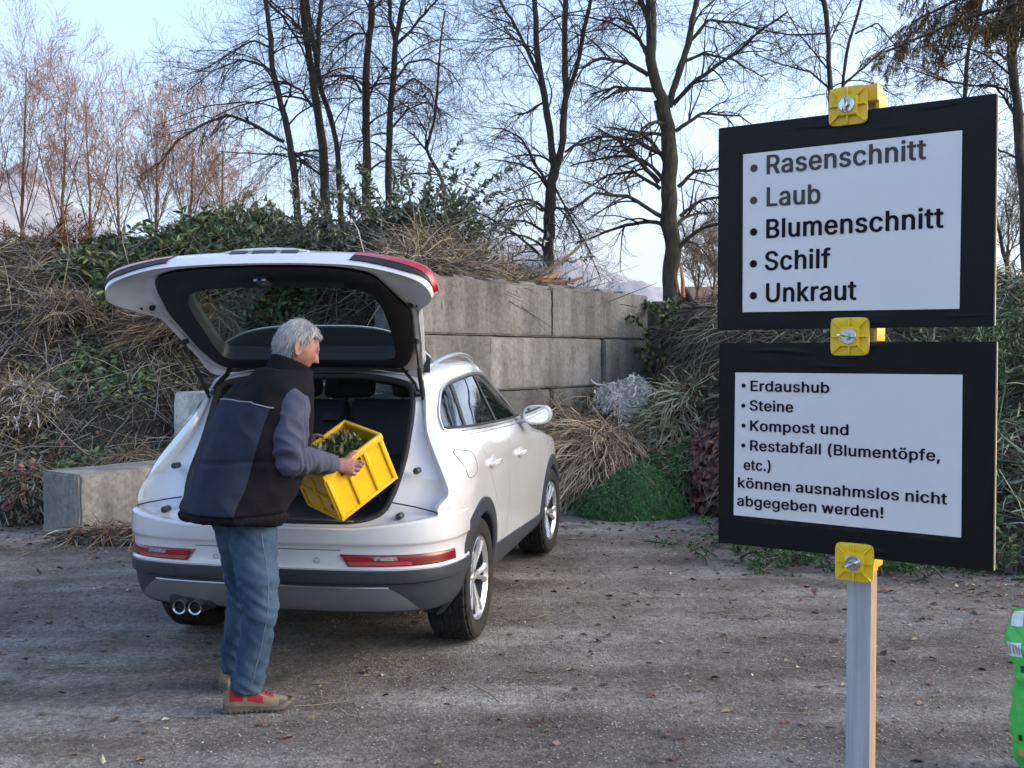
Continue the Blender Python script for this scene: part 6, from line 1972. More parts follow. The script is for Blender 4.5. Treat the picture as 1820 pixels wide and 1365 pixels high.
# ---- shirt sleeves
for sh, el, wr, sg in ((SHR, ELR, WRR, 1), (SHL, ELL, WRL, -1)):
    sm_ = MB()
    cu = el.lerp(wr, .90)
    inn_ = Vector((-1.13, 4.84, 1.39))
    dz_ = Vector((0, 0, -.035))
    P = path([sh.lerp(inn_, .55) + dz_, sh + dz_, sh.lerp(el, .45) + (sh - inn_) * .05, el, el.lerp(cu, .5), cu], 5)
    k = len(P)
    rr = [np.interp(i / (k - 1), [0, .2, .4, .6, .75, .9, 1], [.075, .088, .090, .078, .068, .053, .047]) for i in range(k)]
    sm_.tube(P, rr, 22)
    so_ = sm_.build('sleeve', SHIRT, None)
    remesh(so_, .0062, 3, .5)
    me = so_.data
    nr = [Vector(v.normal) for v in me.vertices]
    ax = (el - sh).normalized(); ax2 = (cu - el).normalized()
    for v, n_ in zip(me.vertices, nr):
        q = v.co
        t_ = (q - el).dot(ax2)
        s_ = (q - sh).dot(ax) if t_ < 0 else .27 + t_
        f1 = mnoise.noise(Vector((q.x * 9 + q.z * 6, q.y * 9, s_ * 19 + q.z * 5))); f2 = mnoise.noise(Vector((q.x * 16, q.y * 16, s_ * 40 + q.z * 20)))
        ne = .5 + math.exp(-((q - el).length / .10) ** 2)
        v.co += n_ * (ne * ((1 - abs(f1) * 2.8) * .0125 + f2 * .007) - .003)
    me.update()
    mloc(so_)
    cb = MB()
    d_ = (wr - el).normalized()
    cb.tube([cu - d_ * .035, cu - d_ * .012, cu + d_ * .018, cu + d_ * .030, cu + d_ * .030], [.0495, .0505, .0475, .045, .036], 26)
    mloc(cb.build('cuff', SHIRT, None)).parent = so_
    # dark armhole edge of the vest
    ab = MB()
    a0 = sh + (inn_ - sh) * .10
    d2 = (sh - inn_).normalized()
    up_ = Vector((0, 0, 1)) - d2 * d2.z; up_.normalize(); sd_ = d2.cross(up_)
    ring_ = [a0 + up_ * (.098 * math.cos(t)) + sd_ * (.088 * math.sin(t)) - Vector((0, 0, .035)) for t in [2 * math.pi * j / 28 for j in range(29)]]
    ab.tube(ring_, .014, 8, caps=False)
    mloc(ab.build('armhole', VDARK, None)).parent = vo
# ---- shoes
TAN = mat('tan suede', (.22, .165, .10), rough=.9, col2=(.15, .115, .075), nscale=24, bump=.3, bscale=200)
SRED = mat('red mesh fabric', (.30, .012, .025), rough=.8, bump=.4, bscale=500)
SGREY = mat('grey rubber toe cap', (.055, .052, .055), rough=.8)
SOLE = mat('taupe sole', (.14, .115, .085), rough=.85, col2=(.07, .06, .05), nscale=18)
def shoe(heel, toe, nm):
    d = (toe - heel); L_ = d.length; d.normalize(); s_ = Vector((-d.y, d.x, 0))
    M = lambda x, y, z: heel + d * x * L_ + s_ * y + Vector((0, 0, z))
    so = MB()
    out = [(0, .024), (.06, .034), (.2, .039), (.42, .037), (.6, .045), (.75, .049), (.88, .042), (.97, .024), (1.0, .006)]
    hw = pchip([o_[0] for o_ in out], [o_[1] for o_ in out])
    rows = []
    for x in [i / 36 for i in range(37)]:
        w = hw(x)
        lift = .020 * max(0, (x - .8) / .2) ** 2 + .006 * max(0, (.06 - x) / .06)
        top = .036 - .010 * min(1, x / .5) + lift
        rows.append([M(x, -w * .92, .002 + lift), M(x, -w * 1.06, .008 + lift), M(x, -w * 1.04, top), M(x, w * 1.04, top), M(x, w * 1.06, .008 + lift), M(x, w * .92, .002 + lift)])
    so.grid(rows, close_u=True)
    so.f.append((0, 1, 2, 3, 4, 5)); so.m.append(0)
    tr = so
    for i in range(13):
        for sg in (-1, 1):
            x = .04 + .92 * i / 12
            tr.box(M(x, sg * hw(x) * .8, .004 + .020 * max(0, (x - .8) / .2) ** 2), (.014, .018, .008), Matrix.Rotation(math.atan2(d.y, d.x), 3, 'Z'))
    upm = MB()
    hh = pchip([0, .08, .2, .32, .45, .62, .8, .93, 1.0], [.088, .100, .104, .102, .092, .072, .056, .046, .034])
    rows = []
    nx = 34
    for i in range(nx + 1):
        x = .005 + .985 * i / nx
        w, h = hw(x) * .97, hh(x)
        b = .026 - .008 * min(1, x / .5) + .018 * max(0, (x - .8) / .2) ** 2
        row = []
        for j in range(15):
            t = math.pi * j / 14
            c_, s2 = math.cos(t), math.sin(t)
            row.append(M(x, -w * math.copysign(abs(c_) ** .7, c_) * (1 if s2 < .8 else 1), b + (h - b) * s2 ** .75))
        rows.append(row)
    upm.grid(rows)
    f0 = 0
    for i in range(nx):
        for j in range(14):
            x = (i + .5) / nx; side = min(j, 13 - j)
            m_ = 0
            if .10 < x < .30 and 1 <= side < 6: m_ = 1
            if .36 < x < .60 and 1 <= side < 4 and (x - .36) < .20 + .04 * side: m_ = 1
            if x > .82 and side < 4 or x > .93: m_ = 2
            if .52 < x < .74 and side >= 5: m_ = 1
            upm.m[f0] = m_; f0 += 1
    upm.f.append(tuple(range(15))); upm.m.append(0)
    o2 = upm.build(nm, [TAN, SRED, SGREY], None, sharp=60)
    lc = MB()
    for x in (.44, .50, .56, .62, .68):
        h = hh(x)
        lc.tube([M(x, -.020, h - .006), M(x + .01, 0, h + .004), M(x + .02, .020, h - .006)], .0024, 5)
    lc.tube(path([M(.40, -.01, .098), M(.46, -.035, .105), M(.52, -.03, .090)]), .0018, 5)
    lc.tube(path([M(0.06, -.02, .10), M(-.05, -.02, .118), M(-.09, -.02, .105), M(-.02, -.02, .096)]), .0018, 5)
    mloc(o2)
    o1 = so.build('sole', SOLE, None)
    for q in (o1, lc.build('laces', mat('dark laces', (.02, .02, .025), rough=.8), None)): mloc(q).parent = o2
    sk_ = MB(); an_ = heel + d * L_ * .26
    sk_.tube([an_ + Vector((0, 0, .07)), an_ + Vector((0, 0, .10)), an_ + Vector((0, 0, .16))], [.043, .042, .040], 16)
    mloc(sk_.build('sock', mat('dark red sock', (.10, .02, .03), rough=.9), None))
shoe(Vector((-1.295, 4.680, 0)), Vector((-1.000, 4.735, 0)), 'shoe')
shoe(Vector((-1.372, 4.950, 0)), Vector((-1.275, 5.235, 0)), 'shoe')

# ---------------- the yellow crate
YEL = mat('scuffed yellow plastic', (.76, .45, .004), rough=.42, col2=(.64, .36, .004), nscale=7, ndetail=8, lo=.42, hi=.68, bump=.06, bscale=160)
crate = empty('plastic_crate', tuple(CP0))
tag(crate, 'yellow ribbed plastic crate full of cut plants, tilted in the hands of the man', 'crate')
cl = lambda a, b, c: CE1 * a + CE2 * b + CU * c
CR = Matrix((CE1, CE2, CU)).transposed()
def cbox(mb, a0, a1, b0, b1, c0, c1, bev=.004):
    mb.box(cl((a0 + a1) / 2, (b0 + b1) / 2, (c0 + c1) / 2), (abs(a1 - a0), abs(b1 - b0), abs(c1 - c0)), CR, bev)
tk = .006
cs = MB()
slot = (.095, .225, CHH - .068, CHH - .034)
def panel(mb, along, fixed0, fixed1, hole):
    """side panel; along 'a' or 'b'"""
    Lx = CL1 if along == 'a' else CL2
    def bx_(x0, x1, z0, z1):
        if along == 'a': cbox(mb, x0, x1, fixed0, fixed1, z0, z1, .0)
        else: cbox(mb, fixed0, fixed1, x0, x1, z0, z1, .0)
    if hole:
        bx_(.012, slot[0], .0, CHH - .012); bx_(slot[1], Lx - .012, .0, CHH - .012)
        bx_(slot[0], slot[1], .0, slot[2]); bx_(slot[0], slot[1], slot[3], CHH - .012)
    else: bx_(.012, Lx - .012, .0, CHH - .012)
panel(cs, 'a', .010, .010 + tk, True); panel(cs, 'a', CL2 - .010 - tk, CL2 - .010, True)
panel(cs, 'b', .010, .010 + tk, False); panel(cs, 'b', CL1 - .010 - tk, CL1 - .010, False)
cbox(cs, .012, CL1 - .012, .012, CL2 - .012, .004, .012, 0)
cso = cs.build('shell', YEL, crate, sharp=30)
rb = MB()
# rim, base rail, corner posts, ribs
for f0, f1 in ((-.002, .018), (CL2 - .018, CL2 + .002)):
    cbox(rb, .0, CL1, f0, f1, CHH - .034, CHH, .006); cbox(rb, .004, CL1 - .004, f0 + .002, f1 - .002 if f0 > 0 else f1, -.002, .016, .005)
    for x in (.008, .125, .240, CL1 - .030): 
        cbox(rb, x, x + .022, f0 + .001 if f0 < 0 else f0 + .004, f1 - .004 if f0 < 0 else f1 - .001, .010, CHH - (.074 if .09 < x < .23 else .030), .005)
for f0, f1 in ((-.002, .018), (CL1 - .018, CL1 + .002)):
    cbox(rb, f0, f1, .010, CL2 - .010, CHH - .0345, CHH - .0005, .006); cbox(rb, f0 + .002, f1 - .002, .012, CL2 - .012, -.0015, .0165, .005)
    for x in (.008, .145, CL2 - .030): cbox(rb, f0 + .001, f1 - .003, x, x + .018, .012, CHH - .032, .005)
    cbox(rb, f0 + .002, f1 - .004, .02, CL2 - .02, .118, .136, .005)
rbo = rb.build('rim', YEL, crate, sharp=30)
for b0 in (.017, CL2 - .029):
    gi = MB(); cbox(gi, slot[0] - .004, slot[1] + .004, b0, b0 + .012, slot[2] - .004, slot[3] + .004, .002)  # black box behind each slot stands in for the shaded hole
    gi.build('slot_shade', M_BLACK, crate, sharp=30)
stk = MB(); cbox(stk, -.0035, .004, .030, .036, .075, .095, .0)
stk.build('rust_mark', mat('dark red stain', (.12, .02, .01), rough=.9), crate)
# the plants inside it
rc = np.random.default_rng(77)
n = 1500
pl0 = np.array([list(CP0 + cl(a, b, c)) for a, b, c in zip(rc.uniform(.09, CL1 - .09, n), rc.uniform(.07, CL2 - .07, n), rc.uniform(.17, CHH - .03, n))])
parts = []
D = rc.normal(0, .5, (n, 3)) + np.array(CE1) * rc.choice([-1, 1], n)[:, None] * .6 + np.array([0, 0, .12])
V, F_ = ribbons(pl0, D, uni(.04, .085, n, rc), uni(.003, .006, n, rc), .3, 4, .3, rng=rc); parts.append((V - np.array(CP0), F_, 0))
D2 = rc.normal(0, .6, (n, 3)) + np.array([-.1, 0, .5])
V, F_ = leaves(pl0 + np.array(CU) * .02, D2, unit(rc.normal(0, .5, (n, 3)) + np.array([0, 0, 1])), uni(.025, .06, n, rc), uni(.010, .022, n, rc), rc); parts.append((V - np.array(CP0), F_, 1))
k = 26
P0_ = np.array([list(CP0 + cl(a, b, CHH - .06)) for a, b in zip(rc.uniform(.06, .30, k), rc.uniform(.12, .27, k))])
V, F_ = ribbons(P0_, rc.normal(0, .35, (k, 3)) + np.array([.0, .1, 1]), uni(.08, .16, k, rc), uni(.002, .004, k, rc), .1, 5, .3, rng=rc); parts.append((V - np.array(CP0), F_, 2))
pale_ = rc.choice(n, 60)
V, F_ = leaves(pl0[pale_] + np.array(CU) * .035, D2[pale_], unit(rc.normal(0, .5, (60, 3)) + np.array([0, 0, 1])), uni(.03, .05, 60, rc), uni(.018, .03, 60, rc), rc); parts.append((V - np.array(CP0), F_, 3))
cp = link_mesh('cut_plants', cat_mesh('cut_plants', [(V, F_, m_) for V, F_, m_ in parts]), [LM['dry'], LM['green'], LM['olive'], LM['grey']], None)
cp.location = CP0
tag(cp, 'heap of cut green and brown plants lying in the yellow crate', 'garden clippings', kind='stuff')

# ================================================================== the sign
GLYPHS = r'''!210;97 -8,102 -8,123 -5,140 3,148 9,155 18,163 36,163 48,161 57,154 73,139 86,120 94,107 96,93 95,81 94,66 88,55 80,45 68,39 51,39 39,42 27,46 18,53 10,65 1,78 -5;72 149,127 148,142 152,146 155,148 160,150 182,150 292,151 300,153 483,149 491,142 495,130 496,71 496,56 493,51 490,49 485,52 161,56 153,62 150|(283;175 -93,229 -94,244 -91,248 -88,250 -84,221 -18,196 51,186 83,179 119,174 148,171 188,171 214,174 258,180 300,188 337,209 413,226 458,250 514,249 518,244 522,227 525,179 525,166 523,157 517,144 495,125 453,102 389,84 312,75 242,73 191,75 184,75 158,82 105,93 60,113 3,129 -35,152 -78,160 -89,166 -92|)283;44 -93,98 -94,110 -92,119 -86,146 -35,164 8,181 56,193 107,201 166,203 209,198 273,187 333,173 389,149 456,125 506,116 520,110 523,96 525,47 525,32 522,27 518,26 515,53 450,79 372,88 336,97 288,102 253,105 205,102 151,97 120,88 78,64 5,26 -83,27 -87,32 -91|,202;44 -116,86 -117,98 -115,107 -108,157 69,155 75,151 79,134 82,75 82,62 80,56 77,53 74,25 -104,29 -112,35 -115|.202;96 -8,120 -5,137 3,151 15,160 33,162 44,160 54,154 69,147 78,137 86,120 94,107 96,90 96,77 94,66 89,49 77,43 69,37 56,35 45,37 32,48 13,56 6,72 -3|B456;66 -3,252 -4,297 1,321 6,342 13,357 21,382 38,394 50,404 63,414 84,422 113,424 139,422 158,417 179,407 202,395 218,370 241,339 258,370 278,382 289,392 304,401 325,404 342,404 375,398 404,386 429,372 447,356 462,339 473,312 485,301 488,279 493,245 496,69 496,56 494,48 489,46 483,46 9,50 1,56 -2;148 69,145 72,145 211,147 214,256 214,271 211,285 205,304 190,311 182,318 169,323 157,325 134,323 116,320 107,315 98,304 86,286 75,267 70,250 69;148 286,145 289,145 420,147 423,244 424,258 422,273 417,288 407,298 393,304 378,306 364,306 346,300 325,295 316,286 305,267 292,247 286|E421;66 -3,360 -4,373 -2,381 3,383 9,383 57,380 63,373 67,360 69,149 69,147 69,145 72,145 209,147 212,342 213,358 216,363 220,365 226,365 274,362 280,355 283,342 285,147 286,145 289,146 423,149 424,357 424,370 426,378 430,380 437,380 483,377 491,370 494,357 496,69 496,56 494,48 489,46 483,46 9,50 1,56 -2|K466;66 -3,122 -4,136 -2,143 3,145 9,145 160,158 175,193 211,202 200,343 2,351 -2,364 -4,429 -4,443 -2,451 3,451 8,445 18,260 277,265 285,449 482,452 486,449 491,443 494,429 496,355 496,342 494,336 491,148 288,146 288,145 292,145 483,144 488,142 491,136 494,122 496,69 496,56 494,48 489,46 483,46 9,50 1,56 -2|L396;66 -3,346 -4,363 0,367 3,370 8,370 57,366 63,360 67,346 69,149 69,146 70,145 483,142 491,136 494,123 496,69 496,57 495,49 491,46 485,46 9,50 1,56 -2|R449;66 -3,123 -4,136 -2,142 2,145 6,145 179,146 182,149 183,227 182,316 18,327 1,333 -2,346 -4,410 -4,423 -2,431 3,432 8,428 15,328 199,331 202,362 220,386 244,397 261,407 283,415 321,415 355,413 369,407 395,397 417,382 440,366 456,342 472,315 484,300 488,265 495,241 496,69 496,56 494,48 489,46 483,46 9,50 1,56 -2;148 256,145 259,146 423,149 424,247 424,264 420,276 416,290 407,298 398,308 383,312 369,316 349,316 328,312 309,306 292,298 281,289 272,280 266,259 258,227 255|S447;218 -12,259 -10,300 -2,327 9,354 24,378 44,392 62,398 72,405 87,411 107,415 134,413 158,407 181,392 208,382 220,365 235,334 253,303 267,215 292,181 304,157 319,143 334,138 346,137 361,140 381,146 395,157 407,169 417,178 422,205 430,235 430,244 428,262 423,279 414,294 401,303 384,309 363,312 360,318 357,331 355,384 355,398 357,405 361,407 367,406 381,396 412,384 433,361 457,342 472,316 485,291 494,267 499,239 502,206 502,157 494,123 482,104 472,79 453,60 431,48 408,40 384,39 369,40 337,42 327,54 298,75 273,98 256,137 236,178 223,264 198,286 187,298 178,309 166,315 148,315 127,311 110,306 101,291 84,279 75,267 69,233 61,206 61,175 69,150 84,143 91,135 104,131 114,125 137,117 142,104 144,47 144,32 140,27 137,25 133,28 110,39 80,52 57,72 35,82 27,117 7,146 -3,194 -11|U514;239 -11,264 -11,298 -8,333 0,370 16,397 33,418 53,436 77,451 108,458 137,462 172,462 483,459 490,452 494,438 496,384 496,370 494,364 491,361 486,361 169,359 152,354 133,345 113,336 99,322 86,309 76,292 69,273 64,255 63,235 64,220 67,202 75,185 86,165 107,159 117,152 134,147 154,145 172,145 483,144 488,142 491,136 494,123 496,69 496,56 494,49 491,46 486,46 160,48 140,57 105,70 78,86 57,114 30,142 13,175 0,209 -8|a393;139 -11,178 -11,206 -7,221 -2,248 12,255 1,261 -2,274 -4,325 -4,337 -2,344 2,347 6,347 245,345 268,342 285,332 312,324 324,309 341,285 357,256 369,215 377,185 379,140 373,105 362,78 347,65 336,53 325,40 307,29 283,31 277,41 272,92 257,111 257,121 262,131 279,139 288,157 302,182 309,202 309,217 306,231 298,240 288,246 276,249 262,249 242,247 236,244 233,226 228,142 217,117 213,92 205,66 193,53 184,36 168,24 146,19 128,17 111,19 86,24 68,36 43,57 20,75 9,107 -5;154 58,140 63,132 68,123 77,119 84,115 95,115 114,119 126,124 134,139 145,155 151,176 156,245 166,248 165,249 123,241 99,231 84,220 74,202 63,182 58|b426;210 -11,233 -11,252 -10,291 0,323 17,346 36,362 56,380 89,389 114,395 146,397 163,397 205,395 221,389 253,380 279,374 291,362 312,346 331,316 354,289 368,267 374,221 379,176 372,161 366,140 354,137 354,136 483,134 489,127 494,113 496,62 496,48 494,41 490,38 483,39 6,42 2,48 -2,60 -4,111 -4,123 -2,130 2,133 6,133 15,136 17,155 4,172 -3,191 -8;203 60,190 64,179 71,166 83,153 99,146 116,139 137,135 170,135 202,139 232,146 253,155 271,164 283,176 295,190 303,205 308,229 308,247 302,262 291,279 271,287 256,294 233,299 208,299 163,294 136,288 116,279 98,271 87,256 72,244 64,229 60|c399;192 -11,220 -11,259 -5,282 3,310 18,324 28,349 55,365 83,371 101,368 107,361 110,306 124,286 124,278 119,270 98,261 84,253 76,235 64,211 58,191 60,175 65,160 75,148 86,140 98,131 116,123 143,120 163,120 205,126 236,137 264,150 283,164 295,176 303,193 308,217 308,230 304,247 295,261 282,267 274,278 250,285 247,297 245,310 247,357 259,366 263,369 268,365 283,348 313,330 334,316 345,297 357,268 369,248 374,212 379,184 377,161 374,134 366,101 350,79 333,58 309,42 282,30 250,23 220,22 203,22 163,23 146,30 116,42 86,59 57,81 33,105 15,136 0,166 -8|d426;181 -11,206 -11,242 -5,264 4,283 17,285 15,286 6,289 2,295 -2,307 -4,358 -4,370 -2,377 2,380 6,380 483,378 490,370 494,357 496,306 496,292 494,284 489,282 483,282 354,279 354,261 365,242 372,199 379,154 374,127 366,98 351,75 333,59 314,51 301,42 285,33 262,23 223,22 206,22 163,23 146,30 114,45 77,57 56,73 36,99 15,122 3,139 -3,157 -8;188 60,174 65,162 72,146 88,138 99,132 113,125 136,120 161,120 208,123 227,131 253,140 271,149 284,159 294,175 303,190 308,214 308,226 304,243 295,255 283,267 267,276 244,282 215,284 199,282 155,279 136,273 116,265 99,252 81,239 70,229 64,214 60|e407;197 -11,223 -11,264 -5,285 1,310 13,330 26,350 47,366 72,372 90,369 95,361 100,313 112,300 114,288 112,280 108,266 83,255 72,242 64,218 58,202 58,179 63,157 76,142 90,134 104,123 133,120 151,121 157,355 157,372 161,377 164,379 170,379 215,374 247,365 276,356 295,341 318,328 332,317 342,298 354,283 362,253 372,208 379,160 374,133 366,102 351,81 334,57 307,39 274,30 250,23 220,22 203,22 163,23 146,30 116,40 89,60 56,83 31,102 16,117 9,137 0,167 -8;122 224,121 226,123 239,129 256,138 273,146 282,162 297,172 302,188 308,202 309,217 308,230 303,240 298,255 285,264 273,271 258,277 239,279 227,279 225,276 224|f264;85 -3,140 -4,152 -2,158 2,161 6,162 304,166 306,220 306,232 308,240 312,243 319,243 361,241 368,233 372,220 374,163 375,162 378,162 405,164 417,166 428,170 434,181 443,187 445,200 445,223 441,233 442,242 447,244 452,257 498,255 503,245 508,206 516,170 516,145 511,127 505,107 494,87 476,78 464,72 452,66 425,65 376,62 374,18 374,6 373,-2 369,-5 364,-5 319,-2 312,5 308,17 307,62 306,65 304,66 9,69 1,75 -2|g427;197 -146,232 -145,270 -139,294 -131,318 -119,340 -103,355 -87,372 -56,379 -32,380 -15,380 361,378 368,370 372,357 374,309 374,295 372,287 367,286 363,285 354,283 352,265 363,252 369,236 374,215 377,193 379,173 377,152 374,127 366,98 351,81 338,69 325,58 313,45 291,30 255,23 224,21 187,23 149,28 125,43 86,60 60,76 42,99 25,128 12,149 6,170 2,203 1,236 5,259 13,280 25,283 26,284 24,284 -2,282 -17,280 -27,276 -39,271 -49,260 -60,241 -71,226 -76,212 -78,190 -78,179 -76,163 -70,150 -62,120 -30,114 -27,104 -26,92 -27,86 -30,41 -55,38 -59,39 -65,55 -89,71 -105,92 -119,123 -134,145 -140,176 -145;197 71,181 74,164 81,149 93,138 107,131 122,123 148,120 167,120 208,123 229,129 250,137 267,151 285,164 297,175 303,191 308,212 308,230 303,241 297,254 286,268 265,279 236,284 211,284 166,280 145,273 120,265 105,258 96,247 86,233 77,217 72|h413;58 -3,114 -4,127 -2,133 2,136 6,136 236,138 245,141 259,146 270,157 286,175 300,185 304,200 308,223 306,236 300,244 294,259 276,267 253,269 235,269 9,271 3,279 -2,292 -4,343 -4,360 0,364 3,367 8,367 233,365 259,360 283,348 313,338 330,323 346,312 354,282 369,256 376,227 379,193 376,164 368,140 355,137 355,136 485,134 490,130 493,114 496,62 496,50 495,42 491,39 485,38 9,42 1,48 -2|i182;58 -3,114 -4,130 0,134 3,136 8,136 361,133 369,125 373,113 374,60 374,45 371,41 368,39 363,38 9,42 1,48 -2;76 417,95 416,113 420,130 429,142 443,147 455,146 473,139 488,125 500,108 508,96 510,68 508,56 503,44 496,34 485,28 465,30 452,34 441,42 432,53 424,66 418|k385;58 -3,113 -4,127 -2,134 3,136 9,136 136,143 144,151 149,156 146,258 16,271 1,277 -2,291 -4,357 -4,370 -2,377 2,379 6,373 15,220 209,227 218,363 356,367 363,366 367,358 372,345 374,282 374,265 371,259 367,216 324,140 245,137 244,136 483,133 491,127 494,114 496,62 496,50 495,42 491,39 485,38 9,42 1,48 -2|l182;58 -3,114 -4,130 0,134 3,136 8,136 483,133 491,127 494,114 496,62 496,50 495,42 491,39 485,38 9,42 1,48 -2|m602;58 -3,114 -4,127 -2,133 2,136 6,136 247,141 267,152 285,170 302,179 306,194 309,214 306,228 298,240 285,246 270,248 259,248 9,251 2,258 -2,271 -4,322 -4,336 -2,342 1,344 5,346 9,346 248,347 258,354 277,361 288,370 297,386 306,399 309,407 309,426 304,439 297,449 286,457 264,459 247,459 5,462 1,468 -2,482 -4,532 -4,545 -2,551 1,555 9,555 262,548 297,539 318,527 336,512 351,483 368,473 372,455 377,426 380,390 377,361 369,337 357,312 336,295 353,279 365,253 375,233 379,211 380,185 377,161 369,136 355,133 357,131 367,122 373,110 374,62 374,48 372,42 369,38 361,38 9,42 1,48 -2|n412;58 -3,114 -4,127 -2,133 2,136 6,136 236,138 245,141 259,146 270,157 286,175 300,185 304,200 308,223 306,236 300,244 294,259 276,267 253,269 235,269 9,270 5,273 1,279 -2,292 -4,343 -4,357 -2,365 3,367 9,367 233,365 259,359 289,348 313,336 332,319 349,307 357,277 371,256 376,227 379,203 377,184 374,164 368,136 353,133 355,131 367,122 373,110 374,62 374,48 372,40 367,38 361,38 9,42 1,48 -2|o417;192 -11,212 -11,233 -10,274 0,307 16,328 32,351 57,371 92,380 116,386 145,389 182,386 221,380 252,365 288,351 310,337 326,328 335,307 351,276 366,248 374,206 379,161 374,134 366,101 350,78 332,58 309,42 282,30 250,23 220,22 203,22 163,23 146,30 116,42 86,59 57,81 33,105 15,136 0,166 -8;200 58,184 61,167 69,150 84,140 98,131 116,123 143,120 163,120 203,123 224,131 250,138 267,151 284,164 295,176 303,193 308,215 308,233 303,249 294,261 282,271 267,279 252,286 227,290 208,291 178,290 158,283 128,273 102,264 88,248 73,235 65,218 60|p426;58 -139,114 -139,127 -137,133 -134,135 -131,136 -127,137 14,140 14,158 3,176 -5,214 -11,233 -11,262 -8,291 0,322 16,342 32,362 56,378 86,390 120,397 163,397 205,395 221,389 253,380 279,374 291,362 312,346 331,316 354,292 366,268 374,245 377,227 379,203 377,172 371,152 362,136 351,133 352,133 363,131 367,122 373,110 374,62 374,48 372,42 369,39 365,38 -127,42 -134,48 -137;203 60,190 64,179 71,166 83,153 99,146 116,139 137,135 170,135 202,139 232,146 253,155 271,164 283,176 295,190 303,205 308,229 308,247 302,262 291,279 271,287 256,294 233,299 208,299 163,294 136,288 116,279 98,271 87,256 72,244 64,229 60|r270;58 -3,114 -4,127 -2,133 1,135 5,136 9,136 242,140 258,146 271,155 284,166 292,179 300,200 305,215 305,236 302,248 304,256 308,258 315,258 364,256 370,252 374,245 377,232 379,205 379,190 377,178 375,158 369,136 358,134 358,133 364,130 369,123 372,110 374,60 374,48 372,42 369,40 366,38 361,38 9,42 1,48 -2|s370;162 -11,194 -11,236 -5,262 3,289 16,308 30,324 50,335 69,341 96,339 128,331 150,316 171,299 185,268 201,252 207,161 230,146 238,135 248,132 256,131 268,135 286,148 300,158 306,176 311,196 311,214 305,222 300,232 288,244 266,253 261,265 260,279 261,325 272,333 277,334 282,330 294,318 318,309 330,294 346,282 354,258 366,239 372,211 377,181 379,134 373,105 363,83 351,68 340,51 321,40 301,34 279,34 255,37 236,46 215,64 194,78 183,108 168,137 159,214 140,228 133,237 123,241 114,242 95,233 78,215 64,193 58,167 58,154 61,142 67,130 78,123 89,116 107,107 113,96 115,86 114,33 103,25 98,23 92,25 83,36 57,49 38,63 24,78 13,104 1,125 -5|t240;166 -8,190 -7,217 -2,226 3,229 9,220 51,216 60,209 64,199 64,172 61,161 63,154 68,150 75,147 96,147 303,148 305,151 306,197 306,211 308,217 312,221 319,220 364,217 369,209 373,197 374,151 374,148 376,147 447,143 455,137 458,123 460,74 460,60 458,54 455,51 449,50 377,47 374,18 374,6 373,-3 368,-5 361,-5 316,-2 312,5 308,18 306,47 306,50 304,50 87,54 63,63 41,80 20,102 6,130 -4|u413;166 -8,190 -8,217 -5,238 1,268 16,270 15,271 6,274 2,280 -2,292 -4,345 -4,357 -2,363 1,366 5,367 9,367 361,365 367,360 371,343 374,292 374,279 372,273 369,270 366,269 361,269 139,267 127,262 108,248 85,230 70,221 66,208 62,187 63,167 71,155 81,147 92,138 114,136 130,136 361,134 367,127 372,113 374,62 374,48 372,42 369,40 366,38 361,38 130,40 108,49 72,57 56,67 39,86 21,102 10,125 0,146 -5|w561;138 -3,193 -4,206 -2,214 3,219 14,275 212,277 215,339 4,348 -2,361 -4,411 -4,425 -2,432 2,437 12,529 315,543 361,542 368,535 372,521 374,467 374,453 372,446 367,442 361,433 330,389 167,386 158,384 157,332 351,326 367,318 372,304 374,250 374,236 372,230 369,227 364,175 173,170 158,169 157,109 367,101 372,87 374,33 374,20 372,13 369,11 364,12 358,119 6,125 0|ö417;192 -11,212 -11,233 -10,274 0,307 16,328 32,351 57,371 92,380 116,386 145,389 182,386 221,380 252,365 288,351 310,337 326,328 335,307 351,276 366,248 374,206 379,161 374,134 366,101 350,78 332,58 309,42 282,30 250,23 220,22 203,22 163,23 146,30 116,42 86,59 57,81 33,105 15,136 0,166 -8;200 58,184 61,167 69,150 84,140 98,131 116,123 143,120 163,120 203,123 224,131 250,138 267,151 284,164 295,176 303,193 308,215 308,233 303,249 294,261 282,271 267,279 252,286 227,290 208,291 178,290 158,283 128,273 102,264 88,248 73,235 65,218 60;126 417,143 416,161 420,181 432,190 446,194 462,192 477,185 489,176 498,167 503,155 508,142 510,117 508,95 496,89 489,82 479,79 470,79 456,87 438,102 424,116 418;263 417,280 416,297 420,315 431,321 437,327 447,331 465,326 482,316 495,297 506,280 510,268 510,245 505,236 500,227 493,221 485,217 474,215 464,217 452,221 441,227 434,236 426,245 421,253 418'''
GL_ = {}
for ent in GLYPHS.split('|'):
    hd, *lps = ent.split(';')
    GL_[hd[0]] = (int(hd[1:]) / 500, [[tuple(int(q) / 500 for q in p.split(' ')) for p in l.split(',')] for l in lps])
from mathutils.geometry import tessellate_polygon
def glyph_tris(ch):
    adv, loops = GL_[ch]
    area = lambda L: sum(L[i - 1][0] * L[i][1] - L[i][0] * L[i - 1][1] for i in range(len(L))) / 2
    outs = [l for l in loops if area(l) > 0]; holes = [l for l in loops if area(l) <= 0]
    def inside(p, S):
        c = False
        for i in range(len(S)):
            a, b = S[i - 1], S[i]
            if (a[1] > p[1]) != (b[1] > p[1]) and p[0] < (b[0] - a[0]) * (p[1] - a[1]) / (b[1] - a[1]) + a[0]: c = not c
        return c
    res = []
    for k, o in enumerate(outs):
        hs = [h for h in holes if inside(h[0], o) and inside(h[len(h) // 2], o)]
        pl = [[Vector((x, y, 0)) for x, y in l] for l in [o] + hs]
        flat = [p for l in pl for p in l]
        res.append((k, flat, tessellate_polygon(pl)))
    return adv, res
S_A, S_B = Vector((.392, 1.997, 0)), Vector((.794, 1.7305, 0))
